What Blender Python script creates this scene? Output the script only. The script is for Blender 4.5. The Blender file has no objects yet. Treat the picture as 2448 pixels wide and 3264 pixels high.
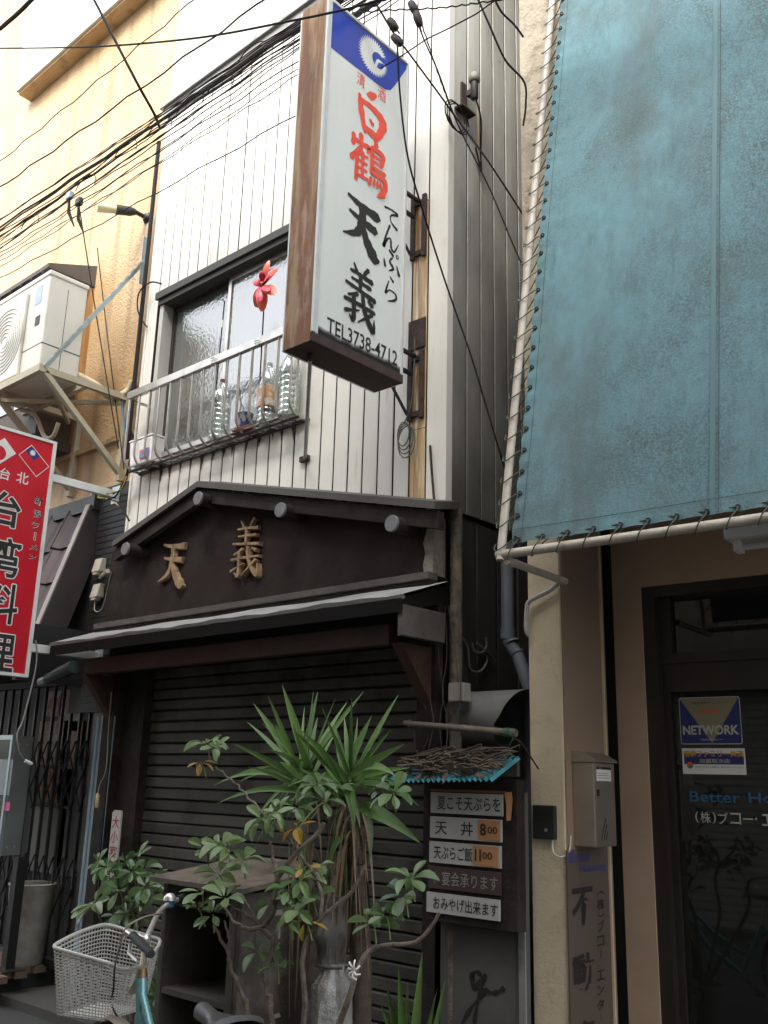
import bpy, bmesh, math, random
from mathutils import Vector, Matrix
random.seed(11)
SC = bpy.context.scene
COL = SC.collection
rad = math.radians

# ------------------------------------------------------------------ camera
CAM_R = ((0.7431952768700298, 0.16211234492882326, 0.6491381733188689),
         (0.6685886045581492, -0.2169117719524908, -0.7112935828779966),
         (0.025496240763422665, 0.9626364167275767, -0.2695942708902115))
CAM_C = Vector((0.0, -4.0, 1.55))
cam_d = bpy.data.cameras.new('camera')
cam = bpy.data.objects.new('camera', cam_d)
COL.objects.link(cam)
cam_d.sensor_fit = 'VERTICAL'
cam_d.sensor_height = 36.0
cam_d.lens = 36.0 * 3077.0 / 3264.0
cam_d.clip_start = 0.05
cam_d.clip_end = 500
mr = Matrix(CAM_R).to_4x4()
mr.translation = CAM_C
cam.matrix_world = mr
SC.camera = cam

# ------------------------------------------------------------------ world, sun, exposure
SUN_EL, SUN_AZ = rad(50), rad(160)          # azimuth clockwise from +Y: the light comes from over the street
world = bpy.data.worlds.new('World')
SC.world = world
world.use_nodes = True
wn = world.node_tree
wn.nodes.clear()
w_out = wn.nodes.new('ShaderNodeOutputWorld')
w_bg = wn.nodes.new('ShaderNodeBackground')
w_sky = wn.nodes.new('ShaderNodeTexSky')
w_sky.sky_type = 'NISHITA'
w_sky.sun_disc = False
w_sky.sun_elevation = SUN_EL
w_sky.sun_rotation = SUN_AZ
w_sky.dust_density = 4.0
w_sky.air_density = 1.2
w_hs = wn.nodes.new('ShaderNodeHueSaturation')
w_hs.inputs['Saturation'].default_value = 0.22
w_bg.inputs['Strength'].default_value = 0.15
wn.links.new(w_sky.outputs[0], w_hs.inputs['Color'])
wn.links.new(w_hs.outputs[0], w_bg.inputs['Color'])
wn.links.new(w_bg.outputs[0], w_out.inputs[0])
sun_d = bpy.data.lights.new('sun', 'SUN')
sun_d.energy = 1.5
sun_d.angle = rad(26)
sun_d.color = (1.0, 0.965, 0.90)
sun = bpy.data.objects.new('sun', sun_d)
COL.objects.link(sun)
sdir = Vector((math.sin(SUN_AZ) * math.cos(SUN_EL), math.cos(SUN_AZ) * math.cos(SUN_EL), math.sin(SUN_EL)))
sun.rotation_euler = sdir.to_track_quat('Z', 'Y').to_euler()
sun.location = (0, -5, 14)
SC.view_settings.view_transform = 'Standard'
SC.view_settings.look = 'None'
SC.view_settings.exposure = 2.05
SC.view_settings.gamma = 1.0
SC.view_settings.use_curve_mapping = False
SC.cycles.max_bounces = 8
SC.cycles.diffuse_bounces = 4

# ------------------------------------------------------------------ measuring: where a sight line meets a known plane
RM = Matrix(CAM_R)
def _ray(px, py):
    return RM @ Vector(((px - 1224.0) / 3077.0, -(py - 1632.0) / 3077.0, -1.0))
def pY(px, py, Y):
    d = _ray(px, py); return CAM_C + d * ((Y - CAM_C.y) / d.y)
def pX(px, py, X):
    d = _ray(px, py); return CAM_C + d * ((X - CAM_C.x) / d.x)
def pZ(px, py, Z):
    d = _ray(px, py); return CAM_C + d * ((Z - CAM_C.z) / d.z)

# ------------------------------------------------------------------ objects
WL = {}
def _wl(o):
    return WL.get(o.name, Vector((0, 0, 0))) if o else Vector((0, 0, 0))
def thing(name, label, cat, loc=(0, 0, 0), group=None):
    o = bpy.data.objects.new(name, None)
    COL.objects.link(o)
    o.empty_display_size = 0.05
    o.location = loc
    WL[o.name] = Vector(loc)
    o['label'] = label; o['category'] = cat
    if group: o['group'] = group
    return o
def tag(o, label, cat, group=None):
    o['label'] = label; o['category'] = cat
    if group: o['group'] = group
    return o
def struct(o):
    o['kind'] = 'structure'; return o
def link(name, me, parent=None, loc=(0, 0, 0), rot=None, scale=None, m=None):
    o = bpy.data.objects.new(name, me)
    COL.objects.link(o)
    o.parent = parent
    loc = Vector(loc)
    o.location = loc - _wl(parent)
    if rot is not None:
        if isinstance(rot, Matrix):
            o.rotation_euler = rot.to_euler()
        else:
            o.rotation_euler = rot
    if scale is not None: o.scale = scale
    WL[o.name] = loc
    return o

class MB:
    def __init__(s):
        s.v = []; s.f = []; s.mi = []
    def add(s, vs, fs, mi=0):
        b = len(s.v)
        s.v += [tuple(p) for p in vs]
        s.f += [tuple(b + i for i in f) for f in fs]
        s.mi += [mi] * len(fs)
        return s
    def box(s, x0, x1, y0, y1, z0, z1, mi=0):
        vs = [(x, y, z) for x in (x0, x1) for y in (y0, y1) for z in (z0, z1)]
        return s.add(vs, [(0, 1, 3, 2), (4, 6, 7, 5), (0, 4, 5, 1), (2, 3, 7, 6), (0, 2, 6, 4), (1, 5, 7, 3)], mi)
    def hexa(s, p, mi=0):
        # p: 8 points, 4 bottom loop + 4 top loop
        return s.add(p, [(3, 2, 1, 0), (4, 5, 6, 7), (0, 1, 5, 4), (1, 2, 6, 5), (2, 3, 7, 6), (3, 0, 4, 7)], mi)
    def bar(s, a, b, w, h, up=(0, 0, 1), mi=0):
        a = Vector(a); b = Vector(b); d = (b - a).normalized()
        sd = d.cross(Vector(up))
        if sd.length < 1e-4: sd = d.cross(Vector((1, 0, 0)))
        sd.normalize(); u = sd.cross(d)
        sd *= w / 2; u *= h / 2
        return s.hexa([a - sd - u, a + sd - u, a + sd + u, a - sd + u, b - sd - u, b + sd - u, b + sd + u, b - sd + u], mi)
    def tube(s, pts, r, n=8, caps=True, mi=0, closed=False):
        pts = [Vector(p) for p in pts]
        N = len(pts)
        rr = r if isinstance(r, (list, tuple)) else [r] * N
        rings = []
        prev = None
        for i in range(N):
            if closed: t = pts[(i + 1) % N] - pts[i - 1]
            else: t = pts[min(i + 1, N - 1)] - pts[max(i - 1, 0)]
            if t.length < 1e-9: t = Vector((0, 0, 1))
            t.normalize()
            if prev is None:
                a = t.cross(Vector((0, 0, 1)))
                if a.length < 1e-3: a = t.cross(Vector((1, 0, 0)))
                a.normalize()
            else:
                a = prev - t * prev.dot(t)
                if a.length < 1e-6: a = t.cross(Vector((0, 0, 1)))
                a.normalize()
            prev = a
            b = t.cross(a)
            rings.append([pts[i] + (a * math.cos(2 * math.pi * k / n) + b * math.sin(2 * math.pi * k / n)) * rr[i] for k in range(n)])
        vs = [p for rg in rings for p in rg]
        fs = []
        for i in range(N if closed else N - 1):
            j = (i + 1) % N
            for k in range(n):
                fs.append((i * n + k, i * n + (k + 1) % n, j * n + (k + 1) % n, j * n + k))
        if caps and not closed:
            fs.append(tuple(range(n))[::-1]); fs.append(tuple((N - 1) * n + k for k in range(n)))
        return s.add(vs, fs, mi)
    def lathe(s, prof, c=(0, 0, 0), n=20, axis=(0, 0, 1), mi=0, sx=1.0, sy=1.0):
        # prof: (radius, height)
        ax = Vector(axis).normalized(); c = Vector(c)
        a = ax.cross(Vector((0, 1, 0)))
        if a.length < 1e-3: a = ax.cross(Vector((1, 0, 0)))
        a.normalize(); b = ax.cross(a)
        vs = []
        for r, h in prof:
            for k in range(n):
                t = 2 * math.pi * k / n
                vs.append(c + ax * h + a * (r * sx * math.cos(t)) + b * (r * sy * math.sin(t)))
        fs = []
        for i in range(len(prof) - 1):
            for k in range(n):
                fs.append((i * n + k, i * n + (k + 1) % n, (i + 1) * n + (k + 1) % n, (i + 1) * n + k))
        if prof[0][0] > 1e-5: fs.append(tuple(range(n))[::-1])
        if prof[-1][0] > 1e-5: fs.append(tuple((len(prof) - 1) * n + k for k in range(n)))
        return s.add(vs, fs, mi)
    def prism(s, poly, o, u, v, n, d, mi=0):
        # poly (a,b) -> o + a*u + b*v, extruded from 0 to d along n
        o = Vector(o); u = Vector(u); v = Vector(v); n = Vector(n)
        k = len(poly)
        vs = [o + u * a + v * b for a, b in poly] + [o + u * a + v * b + n * d for a, b in poly]
        fs = [tuple(range(k))[::-1], tuple(range(k, 2 * k))] + [(i, (i + 1) % k, k + (i + 1) % k, k + i) for i in range(k)]
        return s.add(vs, fs, mi)
    def grid(s, fn, nu, nv, mi=0):
        vs = [fn(i / nu, j / nv) for j in range(nv + 1) for i in range(nu + 1)]
        fs = [(j * (nu + 1) + i, j * (nu + 1) + i + 1, (j + 1) * (nu + 1) + i + 1, (j + 1) * (nu + 1) + i) for j in range(nv) for i in range(nu)]
        return s.add(vs, fs, mi)
    def mesh(s, name, mats, smooth=False, center=None, bevel=0):
        me = bpy.data.meshes.new(name)
        c = Vector(center) if center is not None else Vector((0, 0, 0))
        me.from_pydata([tuple(Vector(p) - c) for p in s.v], [], s.f)
        if not isinstance(mats, (list, tuple)): mats = [mats]
        for m in mats: me.materials.append(m)
        if len(mats) > 1:
            me.polygons.foreach_set('material_index', s.mi)
        bm = bmesh.new(); bm.from_mesh(me)
        if bevel:
            bm.edges.ensure_lookup_table()
            es = [e for e in bm.edges if len(e.link_faces) == 2 and e.calc_face_angle(0) > 0.6]
            bmesh.ops.bevel(bm, geom=es, offset=bevel, segments=2, affect='EDGES', profile=0.6)
        bmesh.ops.recalc_face_normals(bm, faces=bm.faces)
        if smooth:
            for f in bm.faces: f.smooth = True
            for e in bm.edges:
                if len(e.link_faces) == 2 and e.calc_face_angle(0) > 0.75: e.smooth = False
        bm.to_mesh(me); bm.free()
        return me
    def build(s, name, mats, parent=None, smooth=False, bevel=0):
        xs = [Vector(p) for p in s.v]
        lo = Vector((min(p.x for p in xs), min(p.y for p in xs), min(p.z for p in xs)))
        hi = Vector((max(p.x for p in xs), max(p.y for p in xs), max(p.z for p in xs)))
        c = (lo + hi) / 2
        if parent is None: c.z = lo.z
        me = s.mesh(name, mats, smooth, c, bevel)
        return link(name, me, parent, c)
def B(x0, x1, y0, y1, z0, z1):
    return MB().box(x0, x1, y0, y1, z0, z1)
def spline(pts, k=6):
    pts = [Vector(p) for p in pts]
    if len(pts) < 3: return pts
    out = []
    for i in range(len(pts) - 1):
        p0 = pts[max(i - 1, 0)]; p1 = pts[i]; p2 = pts[i + 1]; p3 = pts[min(i + 2, len(pts) - 1)]
        for j in range(k):
            t = j / k
            out.append(0.5 * ((2 * p1) + (p2 - p0) * t + (2 * p0 - 5 * p1 + 4 * p2 - p3) * t * t + (3 * p1 - p0 - 3 * p2 + p3) * t ** 3))
    out.append(pts[-1])
    return out
def sag(a, b, s=0.1, n=14, wob=0.0):
    a = Vector(a); b = Vector(b)
    r = []
    for i in range(n + 1):
        t = i / n
        p = a.lerp(b, t)
        p.z -= s * 4 * t * (1 - t)
        if 0 < i < n: p += Vector((random.uniform(-wob, wob), random.uniform(-wob, wob), random.uniform(-wob, wob)))
        r.append(p)
    return r

# ------------------------------------------------------------------ materials
MATS = {}
def M(name, col, rough=0.6, metal=0.0, var=0.18, vscale=4.0, bump=0.0, bscale=80.0, col2=None, m2=(0.45, 0.62), s2=3.0, stretch=1.0,
      spec=0.5, rnd=0.0, trans=0.0, alpha=1.0, coat=0.0, detail=6.0, col3=None, m3=(0.55, 0.7), s3=12.0, stretch3=1.0, rvar=0.15, bdist=0.01):
    if name in MATS: return MATS[name]
    m = bpy.data.materials.new(name); MATS[name] = m
    m.use_nodes = True
    nt = m.node_tree; N = nt.nodes; L = nt.links
    p = N['Principled BSDF']
    geo = N.new('ShaderNodeNewGeometry')
    def noise(scale, st, det):
        src = geo.outputs['Position']
        if st != 1.0:
            mp = N.new('ShaderNodeMapping'); mp.inputs['Scale'].default_value = (1, 1, st)
            L.new(src, mp.inputs['Vector']); src = mp.outputs[0]
        t = N.new('ShaderNodeTexNoise'); t.inputs['Scale'].default_value = scale; t.inputs['Detail'].default_value = det
        t.inputs['Roughness'].default_value = 0.62
        L.new(src, t.inputs['Vector'])
        return t.outputs['Fac']
    def ramp(src, a, b, c0=(0, 0, 0, 1), c1=(1, 1, 1, 1)):
        r = N.new('ShaderNodeValToRGB')
        r.color_ramp.elements[0].position = a; r.color_ramp.elements[1].position = b
        r.color_ramp.elements[0].color = c0; r.color_ramp.elements[1].color = c1
        L.new(src, r.inputs[0]); return r.outputs[0]
    def mix(fac, a, b, mode='MIX'):
        x = N.new('ShaderNodeMix'); x.data_type = 'RGBA'; x.blend_type = mode
        for s_, v_ in ((x.inputs[0], fac), (x.inputs[6], a), (x.inputs[7], b)):
            if hasattr(v_, 'is_linked') or hasattr(v_, 'links'): L.new(v_, s_)
            else: s_.default_value = v_
        return x.outputs[2]
    c = (*col, 1)
    nz = noise(vscale, stretch, detail)
    lo, hi = 1 - var, 1 + var
    shade = ramp(nz, 0.28, 0.72, (lo, lo, lo, 1), (hi, hi, hi, 1))
    out = mix(1.0, c, shade, 'MULTIPLY')
    if col2 is not None:
        f = ramp(noise(s2, stretch, 8.0), *m2)
        out = mix(f, out, (*col2, 1))
    if col3 is not None:
        f = ramp(noise(s3, stretch3, 8.0), *m3)
        out = mix(f, out, (*col3, 1))
    if rnd:
        oi = N.new('ShaderNodeObjectInfo')
        r_ = ramp(oi.outputs['Random'], 0, 1, (1 - rnd, 1 - rnd, 1 - rnd, 1), (1 + rnd, 1 + rnd, 1 + rnd, 1))
        out = mix(1.0, out, r_, 'MULTIPLY')
    L.new(out, p.inputs['Base Color'])
    if rvar:
        rr = N.new('ShaderNodeMapRange')
        rr.inputs['To Min'].default_value = max(0.02, rough - rvar); rr.inputs['To Max'].default_value = min(1, rough + rvar)
        L.new(nz, rr.inputs['Value']); L.new(rr.outputs[0], p.inputs['Roughness'])
    else:
        p.inputs['Roughness'].default_value = rough
    p.inputs['Metallic'].default_value = metal
    p.inputs['Specular IOR Level'].default_value = spec
    p.inputs['Coat Weight'].default_value = coat
    p.inputs['Transmission Weight'].default_value = trans
    p.inputs['Alpha'].default_value = alpha
    if bump:
        b = N.new('ShaderNodeBump'); b.inputs['Strength'].default_value = bump; b.inputs['Distance'].default_value = bdist
        L.new(noise(bscale, 1.0, 4.0), b.inputs['Height']); L.new(b.outputs[0], p.inputs['Normal'])
    return m

# ------------------------------------------------------------------ lettering
_tc = bpy.data.curves.new('lettering', 'FONT')
_to = bpy.data.objects.new('lettering', _tc)
COL.objects.link(_to)
def text(s, name, m, parent, o, u, v, w=None, h=None, bold=0.0, lift=0.002, lab=None, thick=0.0006):
    """flat print of the characters s: box with corner o, width axis u, height axis v (unit), fitted to w x h"""
    _tc.body = s; _tc.offset = bold; _tc.resolution_u = 3; _tc.fill_mode = 'FRONT'
    dg = bpy.context.evaluated_depsgraph_get(); dg.update()
    me0 = _to.evaluated_get(dg).to_mesh()
    vs = [x.co.copy() for x in me0.vertices]; fs = [tuple(q.vertices) for q in me0.polygons]
    _to.evaluated_get(dg).to_mesh_clear()
    if not vs: return None
    x0 = min(q.x for q in vs); x1 = max(q.x for q in vs); y0 = min(q.y for q in vs); y1 = max(q.y for q in vs)
    if w is None: sy = sx = h / (y1 - y0)
    elif h is None: sx = sy = w / (x1 - x0)
    else: sx = w / max(x1 - x0, 1e-6); sy = h / max(y1 - y0, 1e-6)
    o = Vector(o); u = Vector(u).normalized(); v = Vector(v).normalized(); n = u.cross(v)
    mb = MB()
    mb.add([o + u * ((q.x - x0) * sx) + v * ((q.y - y0) * sy) + n * lift for q in vs], fs)
    return mb.build(name, m, parent)
BR = {
 '天': [[(.1,.93,.05),(.45,.86,.10),(.93,.82,.15)], [(.16,.66,.05),(.45,.6,.09),(.86,.55,.13)], [(.5,.86,.14),(.49,.6,.13),(.36,.33,.11),(.0,.2,.02)], [(.5,.55,.08),(.62,.3,.13),(.85,.06,.17),(1.0,.04,.03)]],
 '義': [[(.28,1.0,.04),(.38,.88,.08)], [(.74,1.0,.09),(.6,.88,.06)], [(.18,.86,.06),(.5,.85,.07),(.88,.82,.1)], [(.22,.73,.05),(.5,.72,.06),(.84,.7,.08)], [(.05,.62,.06),(.5,.58,.07),(.98,.53,.1)], [(.5,.86,.09),(.5,.58,.08)],
        [(.42,.5,.08),(.12,.42,.04)], [(.02,.34,.07),(.5,.34,.07),(.98,.32,.07)], [(.3,.45,.09),(.31,.05,.09),(.18,.1,.02)], [(.04,.14,.07),(.48,.24,.03)], [(.58,.53,.08),(.66,.27,.09),(.94,.0,.1),(.97,.2,.02)], [(.9,.27,.08),(.46,.04,.03)], [(.76,.48,.05),(.9,.42,.08)]],
 '白': [[(.66,1.02,.08),(.50,.93,.17),(.36,.90,.05)], [(.12,.78,.08),(.2,.45,.15),(.34,.05,.06)], [(.14,.68,.1),(.5,.69,.12),(.85,.60,.18),(.92,.42,.2),(.68,.0,.08)], [(.48,.4,.05),(.58,.34,.1)], [(.28,.16,.13),(.72,.12,.16)]],
 '鶴': [[(.05,.92,.1),(.04,.72,.1)], [(.06,.83,.09),(.3,.82,.09),(.52,.84,.1),(.46,.72,.05)], [(.26,1.0,.12),(.28,.84,.09)], [(.28,.74,.1),(.0,.42,.1)], [(.17,.58,.09),(.16,.05,.09)], [(.2,.6,.06),(.48,.62,.05)], [(.2,.46,.05),(.46,.47,.05)], [(.2,.32,.05),(.46,.33,.05)], [(.16,.16,.05),(.5,.18,.06)], [(.33,.66,.07),(.33,.16,.06)],
        [(.72,1.0,.12),(.66,.9,.06)], [(.6,.9,.09),(.6,.38,.1)], [(.6,.88,.08),(.92,.86,.1),(.88,.62,.08)], [(.62,.75,.045),(.88,.74,.05)], [(.62,.63,.045),(.88,.62,.05)], [(.6,.5,.06),(1.0,.5,.07)], [(.6,.38,.08),(1.0,.36,.1),(.95,.1,.13),(.8,-.02,.05)], [(.58,.27,.06),(.54,.1,.07)], [(.68,.27,.05),(.67,.14,.06)], [(.77,.27,.05),(.78,.15,.06)], [(.85,.27,.05),(.87,.18,.06)]],
 'て': [[(.05,.86,.09),(.5,.92,.07),(.95,.84,.12),(.5,.62,.07),(.5,.3,.06),(.92,.06,.12)]],
 'ん': [[(.42,1.0,.09),(.2,.5,.08),(.06,.02,.13),(.3,.4,.07),(.5,.45,.08),(.55,.12,.1),(.75,.04,.08),(1.0,.42,.04)]],
 'ぷ': [[(.35,1.0,.08),(.6,.84,.1)], [(.55,.74,.06),(.4,.52,.08),(.62,.3,.1),(.36,.1,.04)], [(.04,.5,.06),(.12,.22,.12)], [(.82,.5,.04),(.98,.14,.13)]],
 'ら': [[(.42,1.0,.06),(.66,.86,.12)], [(.34,.8,.06),(.12,.28,.1),(.4,.46,.06),(.85,.42,.09),(.85,.2,.11),(.3,.0,.04)]],
}
def brush(ch, name, m, parent, o, u, v, w, h, lift=0.002, thick=0.0, grow=1.0, smooth=False):
    o = Vector(o); u = Vector(u).normalized(); v = Vector(v).normalized(); n = u.cross(v)
    mb = MB()
    for si, st in enumerate(BR[ch]):
        P = spline([Vector(q) for q in st], 7) if len(st) > 2 else [Vector(st[0]).lerp(Vector(st[1]), t / 5) for t in range(6)]
        L_, R_ = [], []
        k = len(P)
        for i, q in enumerate(P):
            t = P[min(i + 1, k - 1)] - P[max(i - 1, 0)]
            t = Vector((t.x * w, t.y * h, 0))
            if t.length < 1e-9: t = Vector((1, 0, 0))
            t.normalize(); nn = Vector((-t.y, t.x, 0))
            hw = max(q.z, 0.008) * grow * w * 0.5 * (1 + 0.10 * math.sin(i * 1.7 + si * 2.1))
            c = Vector((q.x * w, q.y * h, 0))
            L_.append(c + nn * hw); R_.append(c - nn * hw)
        e0 = (L_[0] + R_[0]) / 2; t0 = (P[0] - P[1]); t0 = Vector((t0.x * w, t0.y * h, 0)).normalized()
        e1 = (L_[-1] + R_[-1]) / 2; t1 = (P[-1] - P[-2]); t1 = Vector((t1.x * w, t1.y * h, 0)).normalized()
        a0 = e0 + t0 * (L_[0] - R_[0]).length * 0.4; a1 = e1 + t1 * (L_[-1] - R_[-1]).length * 0.4
        zl = lift + si * 0.00035
        if thick:
            top = L_ + [a1] + R_[::-1] + [a0]
            vs = []; kk = len(L_)
            def pt(q, z): return o + u * q.x + v * q.y + n * z
            base = [pt(q, lift) for q in L_] + [pt(q, lift) for q in R_]
            ctr = [(a + b) / 2 for a, b in zip(L_, R_)]
            Lt = [c + (a - c) * 0.72 for a, c in zip(L_, ctr)]; Rt = [c + (a - c) * 0.72 for a, c in zip(R_, ctr)]
            tops = [pt(q, lift + thick + si * 0.0012) for q in Lt] + [pt(q, lift + thick + si * 0.0012) for q in Rt]
            vs = base + tops
            fs = []
            for i in range(kk - 1):
                fs += [(2 * kk + i, 2 * kk + i + 1, 3 * kk + i + 1, 3 * kk + i), (i, i + 1, 2 * kk + i + 1, 2 * kk + i), (kk + i + 1, kk + i, 3 * kk + i, 3 * kk + i + 1), (i + 1, i, kk + i, kk + i + 1)]
            fs += [(0, 2 * kk, 3 * kk, kk), (kk - 1, 2 * kk - 1, 4 * kk - 1, 3 * kk - 1)]
            mb.add(vs, fs)
        else:
            vs = [o + u * q.x + v * q.y + n * zl for q in L_ + R_ + [a0, a1]]
            kk = len(L_)
            fs = [(i, i + 1, kk + i + 1, kk + i) for i in range(kk - 1)] + [(0, kk, 2 * kk), (kk - 1, 2 * kk + 1, 2 * kk - 1)]
            mb.add(vs, fs)
    if ch == 'ぷ' and not thick:
        ring = []
        for i in range(14):
            a = 2 * math.pi * i / 14
            ring.append((o + u * (.86 * w + .1 * w * math.cos(a)) + v * (.9 * h + .1 * w * math.sin(a)) + n * lift, o + u * (.86 * w + .05 * w * math.cos(a)) + v * (.9 * h + .05 * w * math.sin(a)) + n * lift))
        for i in range(14):
            a, b = ring[i], ring[(i + 1) % 14]
            mb.add([a[0], b[0], b[1], a[1]], [(0, 1, 2, 3)])
    return mb.build(name, m, parent)
def flat(poly, name, m, parent, o, u, v, lift=0.0015):
    o = Vector(o); u = Vector(u).normalized(); v = Vector(v).normalized(); n = u.cross(v)
    return MB().add([o + u * a + v * b + n * lift for a, b in poly], [tuple(range(len(poly)))]).build(name, m, parent)
def rect(a0, a1, b0, b1):
    return [(a0, b0), (a1, b0), (a1, b1), (a0, b1)]
def rrect(a0, a1, b0, b1, r, k=5):
    out = []
    for cx_, cy_, s0 in ((a1 - r, b0 + r, -90), (a1 - r, b1 - r, 0), (a0 + r, b1 - r, 90), (a0 + r, b0 + r, 180)):
        for i in range(k + 1):
            t = rad(s0 + 90 * i / k); out.append((cx_ + r * math.cos(t), cy_ + r * math.sin(t)))
    return out
UX, UY, UZ = Vector((1, 0, 0)), Vector((0, 1, 0)), Vector((0, 0, 1))
# ------------------------------------------------------------------ material set
m_asph = M('asphalt', (.055, .055, .055), .9, bump=.4, bscale=180, col2=(.035, .035, .035), s2=1.2)
m_clad = M('cream cladding', (.70, .68, .62), .42, var=.07, vscale=2.2, stretch=.25, col2=(.50, .48, .42), m2=(.56, .80), s2=5, rnd=.06, bump=.16, bscale=5, bdist=.03, col3=(.36, .33, .27), m3=(.60, .84), s3=16, stretch3=.12)
m_clad_soot_shade = M('sooty shaded cladding', (.60, .59, .53), .45, var=.12, vscale=1.6, stretch=.3, col2=(.34, .325, .29), m2=(.46, .78), s2=2.5, rnd=.08, col3=(.09, .085, .08), m3=(.66, .76), s3=30, stretch3=.6)
m_clad_rust = M('rust run cladding', (.50, .33, .14), .5, var=.2, vscale=7, stretch=.06, col2=(.23, .10, .03), m2=(.44, .60), s2=16, col3=(.66, .60, .46), m3=(.54, .66), s3=20, stretch3=.05)
def soot_shade_by_height(m, z0, z1, col, amt):
    # exhaust soot plus alley shade painted into the plank colour, ragged upper edge
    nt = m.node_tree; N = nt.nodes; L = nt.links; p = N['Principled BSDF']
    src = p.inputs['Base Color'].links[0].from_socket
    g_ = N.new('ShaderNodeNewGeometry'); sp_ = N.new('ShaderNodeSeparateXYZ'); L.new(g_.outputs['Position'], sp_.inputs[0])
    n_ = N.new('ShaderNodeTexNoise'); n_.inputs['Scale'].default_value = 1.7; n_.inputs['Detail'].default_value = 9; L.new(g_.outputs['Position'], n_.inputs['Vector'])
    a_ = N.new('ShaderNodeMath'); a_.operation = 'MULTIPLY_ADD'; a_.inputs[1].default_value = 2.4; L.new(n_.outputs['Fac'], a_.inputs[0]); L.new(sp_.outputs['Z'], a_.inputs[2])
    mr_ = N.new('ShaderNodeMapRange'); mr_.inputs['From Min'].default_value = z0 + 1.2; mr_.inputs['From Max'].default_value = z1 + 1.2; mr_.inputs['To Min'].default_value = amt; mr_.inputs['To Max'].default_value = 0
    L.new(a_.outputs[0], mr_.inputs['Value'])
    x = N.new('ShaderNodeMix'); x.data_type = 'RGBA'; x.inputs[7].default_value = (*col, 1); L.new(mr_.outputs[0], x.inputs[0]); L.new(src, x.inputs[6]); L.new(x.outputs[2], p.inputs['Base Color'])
soot_shade_by_height(m_clad_soot_shade, 2.9, 6.3, (.055, .052, .05), .92)
m_joint = M('grime in joints', (.035, .032, .028), .8)
m_gap = M('dark backing', (.012, .0115, .011), .8)
m_stucco = M('brown stucco', (.024, .017, .0155), .9, spec=.15, var=.3, vscale=3, bump=.9, bscale=150, bdist=.006, col2=(.032, .025, .022), s2=4)
m_dwood = M('dark timber', (.020, .0155, .0135), .75, spec=.2, var=.35, vscale=8, bump=.4, bscale=60, col2=(.036, .030, .026), s2=6)
m_rwood = M('reddish timber', (.055, .025, .016), .6, var=.35, vscale=10, bump=.3, bscale=50, col2=(.07, .03, .02), s2=5)
m_gwood = M('grey weathered timber', (.085, .075, .066), .8, var=.3, vscale=14, bump=.5, bscale=70, col2=(.06, .05, .045), s2=7)
m_zinc = M('dull sheet metal', (.34, .34, .335), .42, metal=.35, var=.15, vscale=5, col2=(.22, .22, .21), s2=5, bump=.1, bscale=15)
m_dmetal = M('dark painted metal', (.022, .021, .021), .5, var=.3)
m_alu = M('aluminium', (.52, .51, .48), .32, metal=.75, var=.1, col2=(.40, .39, .36), s2=9)
m_alud = M('bronze aluminium', (.045, .039, .033), .4, metal=.4, var=.15)
m_logend = M('zinc log cap', (.17, .173, .18), .5, metal=.3, var=.25, vscale=20)
m_carved = M('carved gilt timber', (.30, .20, .105), .65, var=.35, vscale=22, bump=.4, bscale=90, col2=(.17, .115, .07), s2=16)
m_slat = M('shutter steel', (.078, .077, .066), .6, metal=.0, spec=.25, var=.3, vscale=3, col2=(.034, .031, .027), m2=(.42, .66), s2=3.0, col3=(.20, .10, .055), m3=(.70, .8), s3=26, rnd=.22, bump=.25, bscale=9, bdist=.02)
m_black = M('black paint', (.012, .012, .012), .5)
m_white = M('white paint', (.78, .77, .74), .5, var=.06)
m_ink = M('black ink', (.018, .016, .016), .55, var=.3)
m_redink = M('vermilion print', (.78, .085, .05), .5, var=.12, vscale=14)
m_cable = M('cable sheath', (.012, .011, .012), .7, spec=.2)
m_rope = M('green cord', (.07, .085, .06), .8)
m_rust = M('rusty iron', (.028, .019, .017), .85, var=.5, vscale=30, bump=.8, bscale=90, col2=(.075, .034, .02), s2=22)
m_frost = None
def frosted():
    m = bpy.data.materials.new('rippled glass'); m.use_nodes = True
    nt = m.node_tree; p = nt.nodes['Principled BSDF']
    p.inputs['Base Color'].default_value = (.06, .065, .06, 1); p.inputs['Roughness'].default_value = .10; p.inputs['IOR'].default_value = 1.9; p.inputs['Coat IOR'].default_value = 1.9
    p.inputs['Specular IOR Level'].default_value = .9; p.inputs['Coat Weight'].default_value = 1.0; p.inputs['Coat Roughness'].default_value = .05
    g = nt.nodes.new('ShaderNodeNewGeometry'); n = nt.nodes.new('ShaderNodeTexNoise'); n.inputs['Scale'].default_value = 38; n.inputs['Detail'].default_value = 3
    b = nt.nodes.new('ShaderNodeBump'); b.inputs['Strength'].default_value = .35; b.inputs['Distance'].default_value = .010
    nt.links.new(g.outputs['Position'], n.inputs['Vector']); nt.links.new(n.outputs['Fac'], b.inputs['Height'])
    nt.links.new(b.outputs[0], p.inputs['Normal']); nt.links.new(b.outputs[0], p.inputs['Coat Normal'])
    return m
m_frost = frosted()

# ------------------------------------------------------------------ ground and the unseen far side, added with heights set to shade the fronts
g = MB().add([(-80, -80, 0), (80, -80, 0), (80, 80, 0), (-80, 80, 0)], [(0, 1, 2, 3)]).build('road', m_asph)
struct(g)
struct(B(-14, 6, -.28, .9, -.02, .06).build('pavement', M('kerb concrete', (.075, .072, .068), .9, bump=.5, bscale=90), None))

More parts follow.
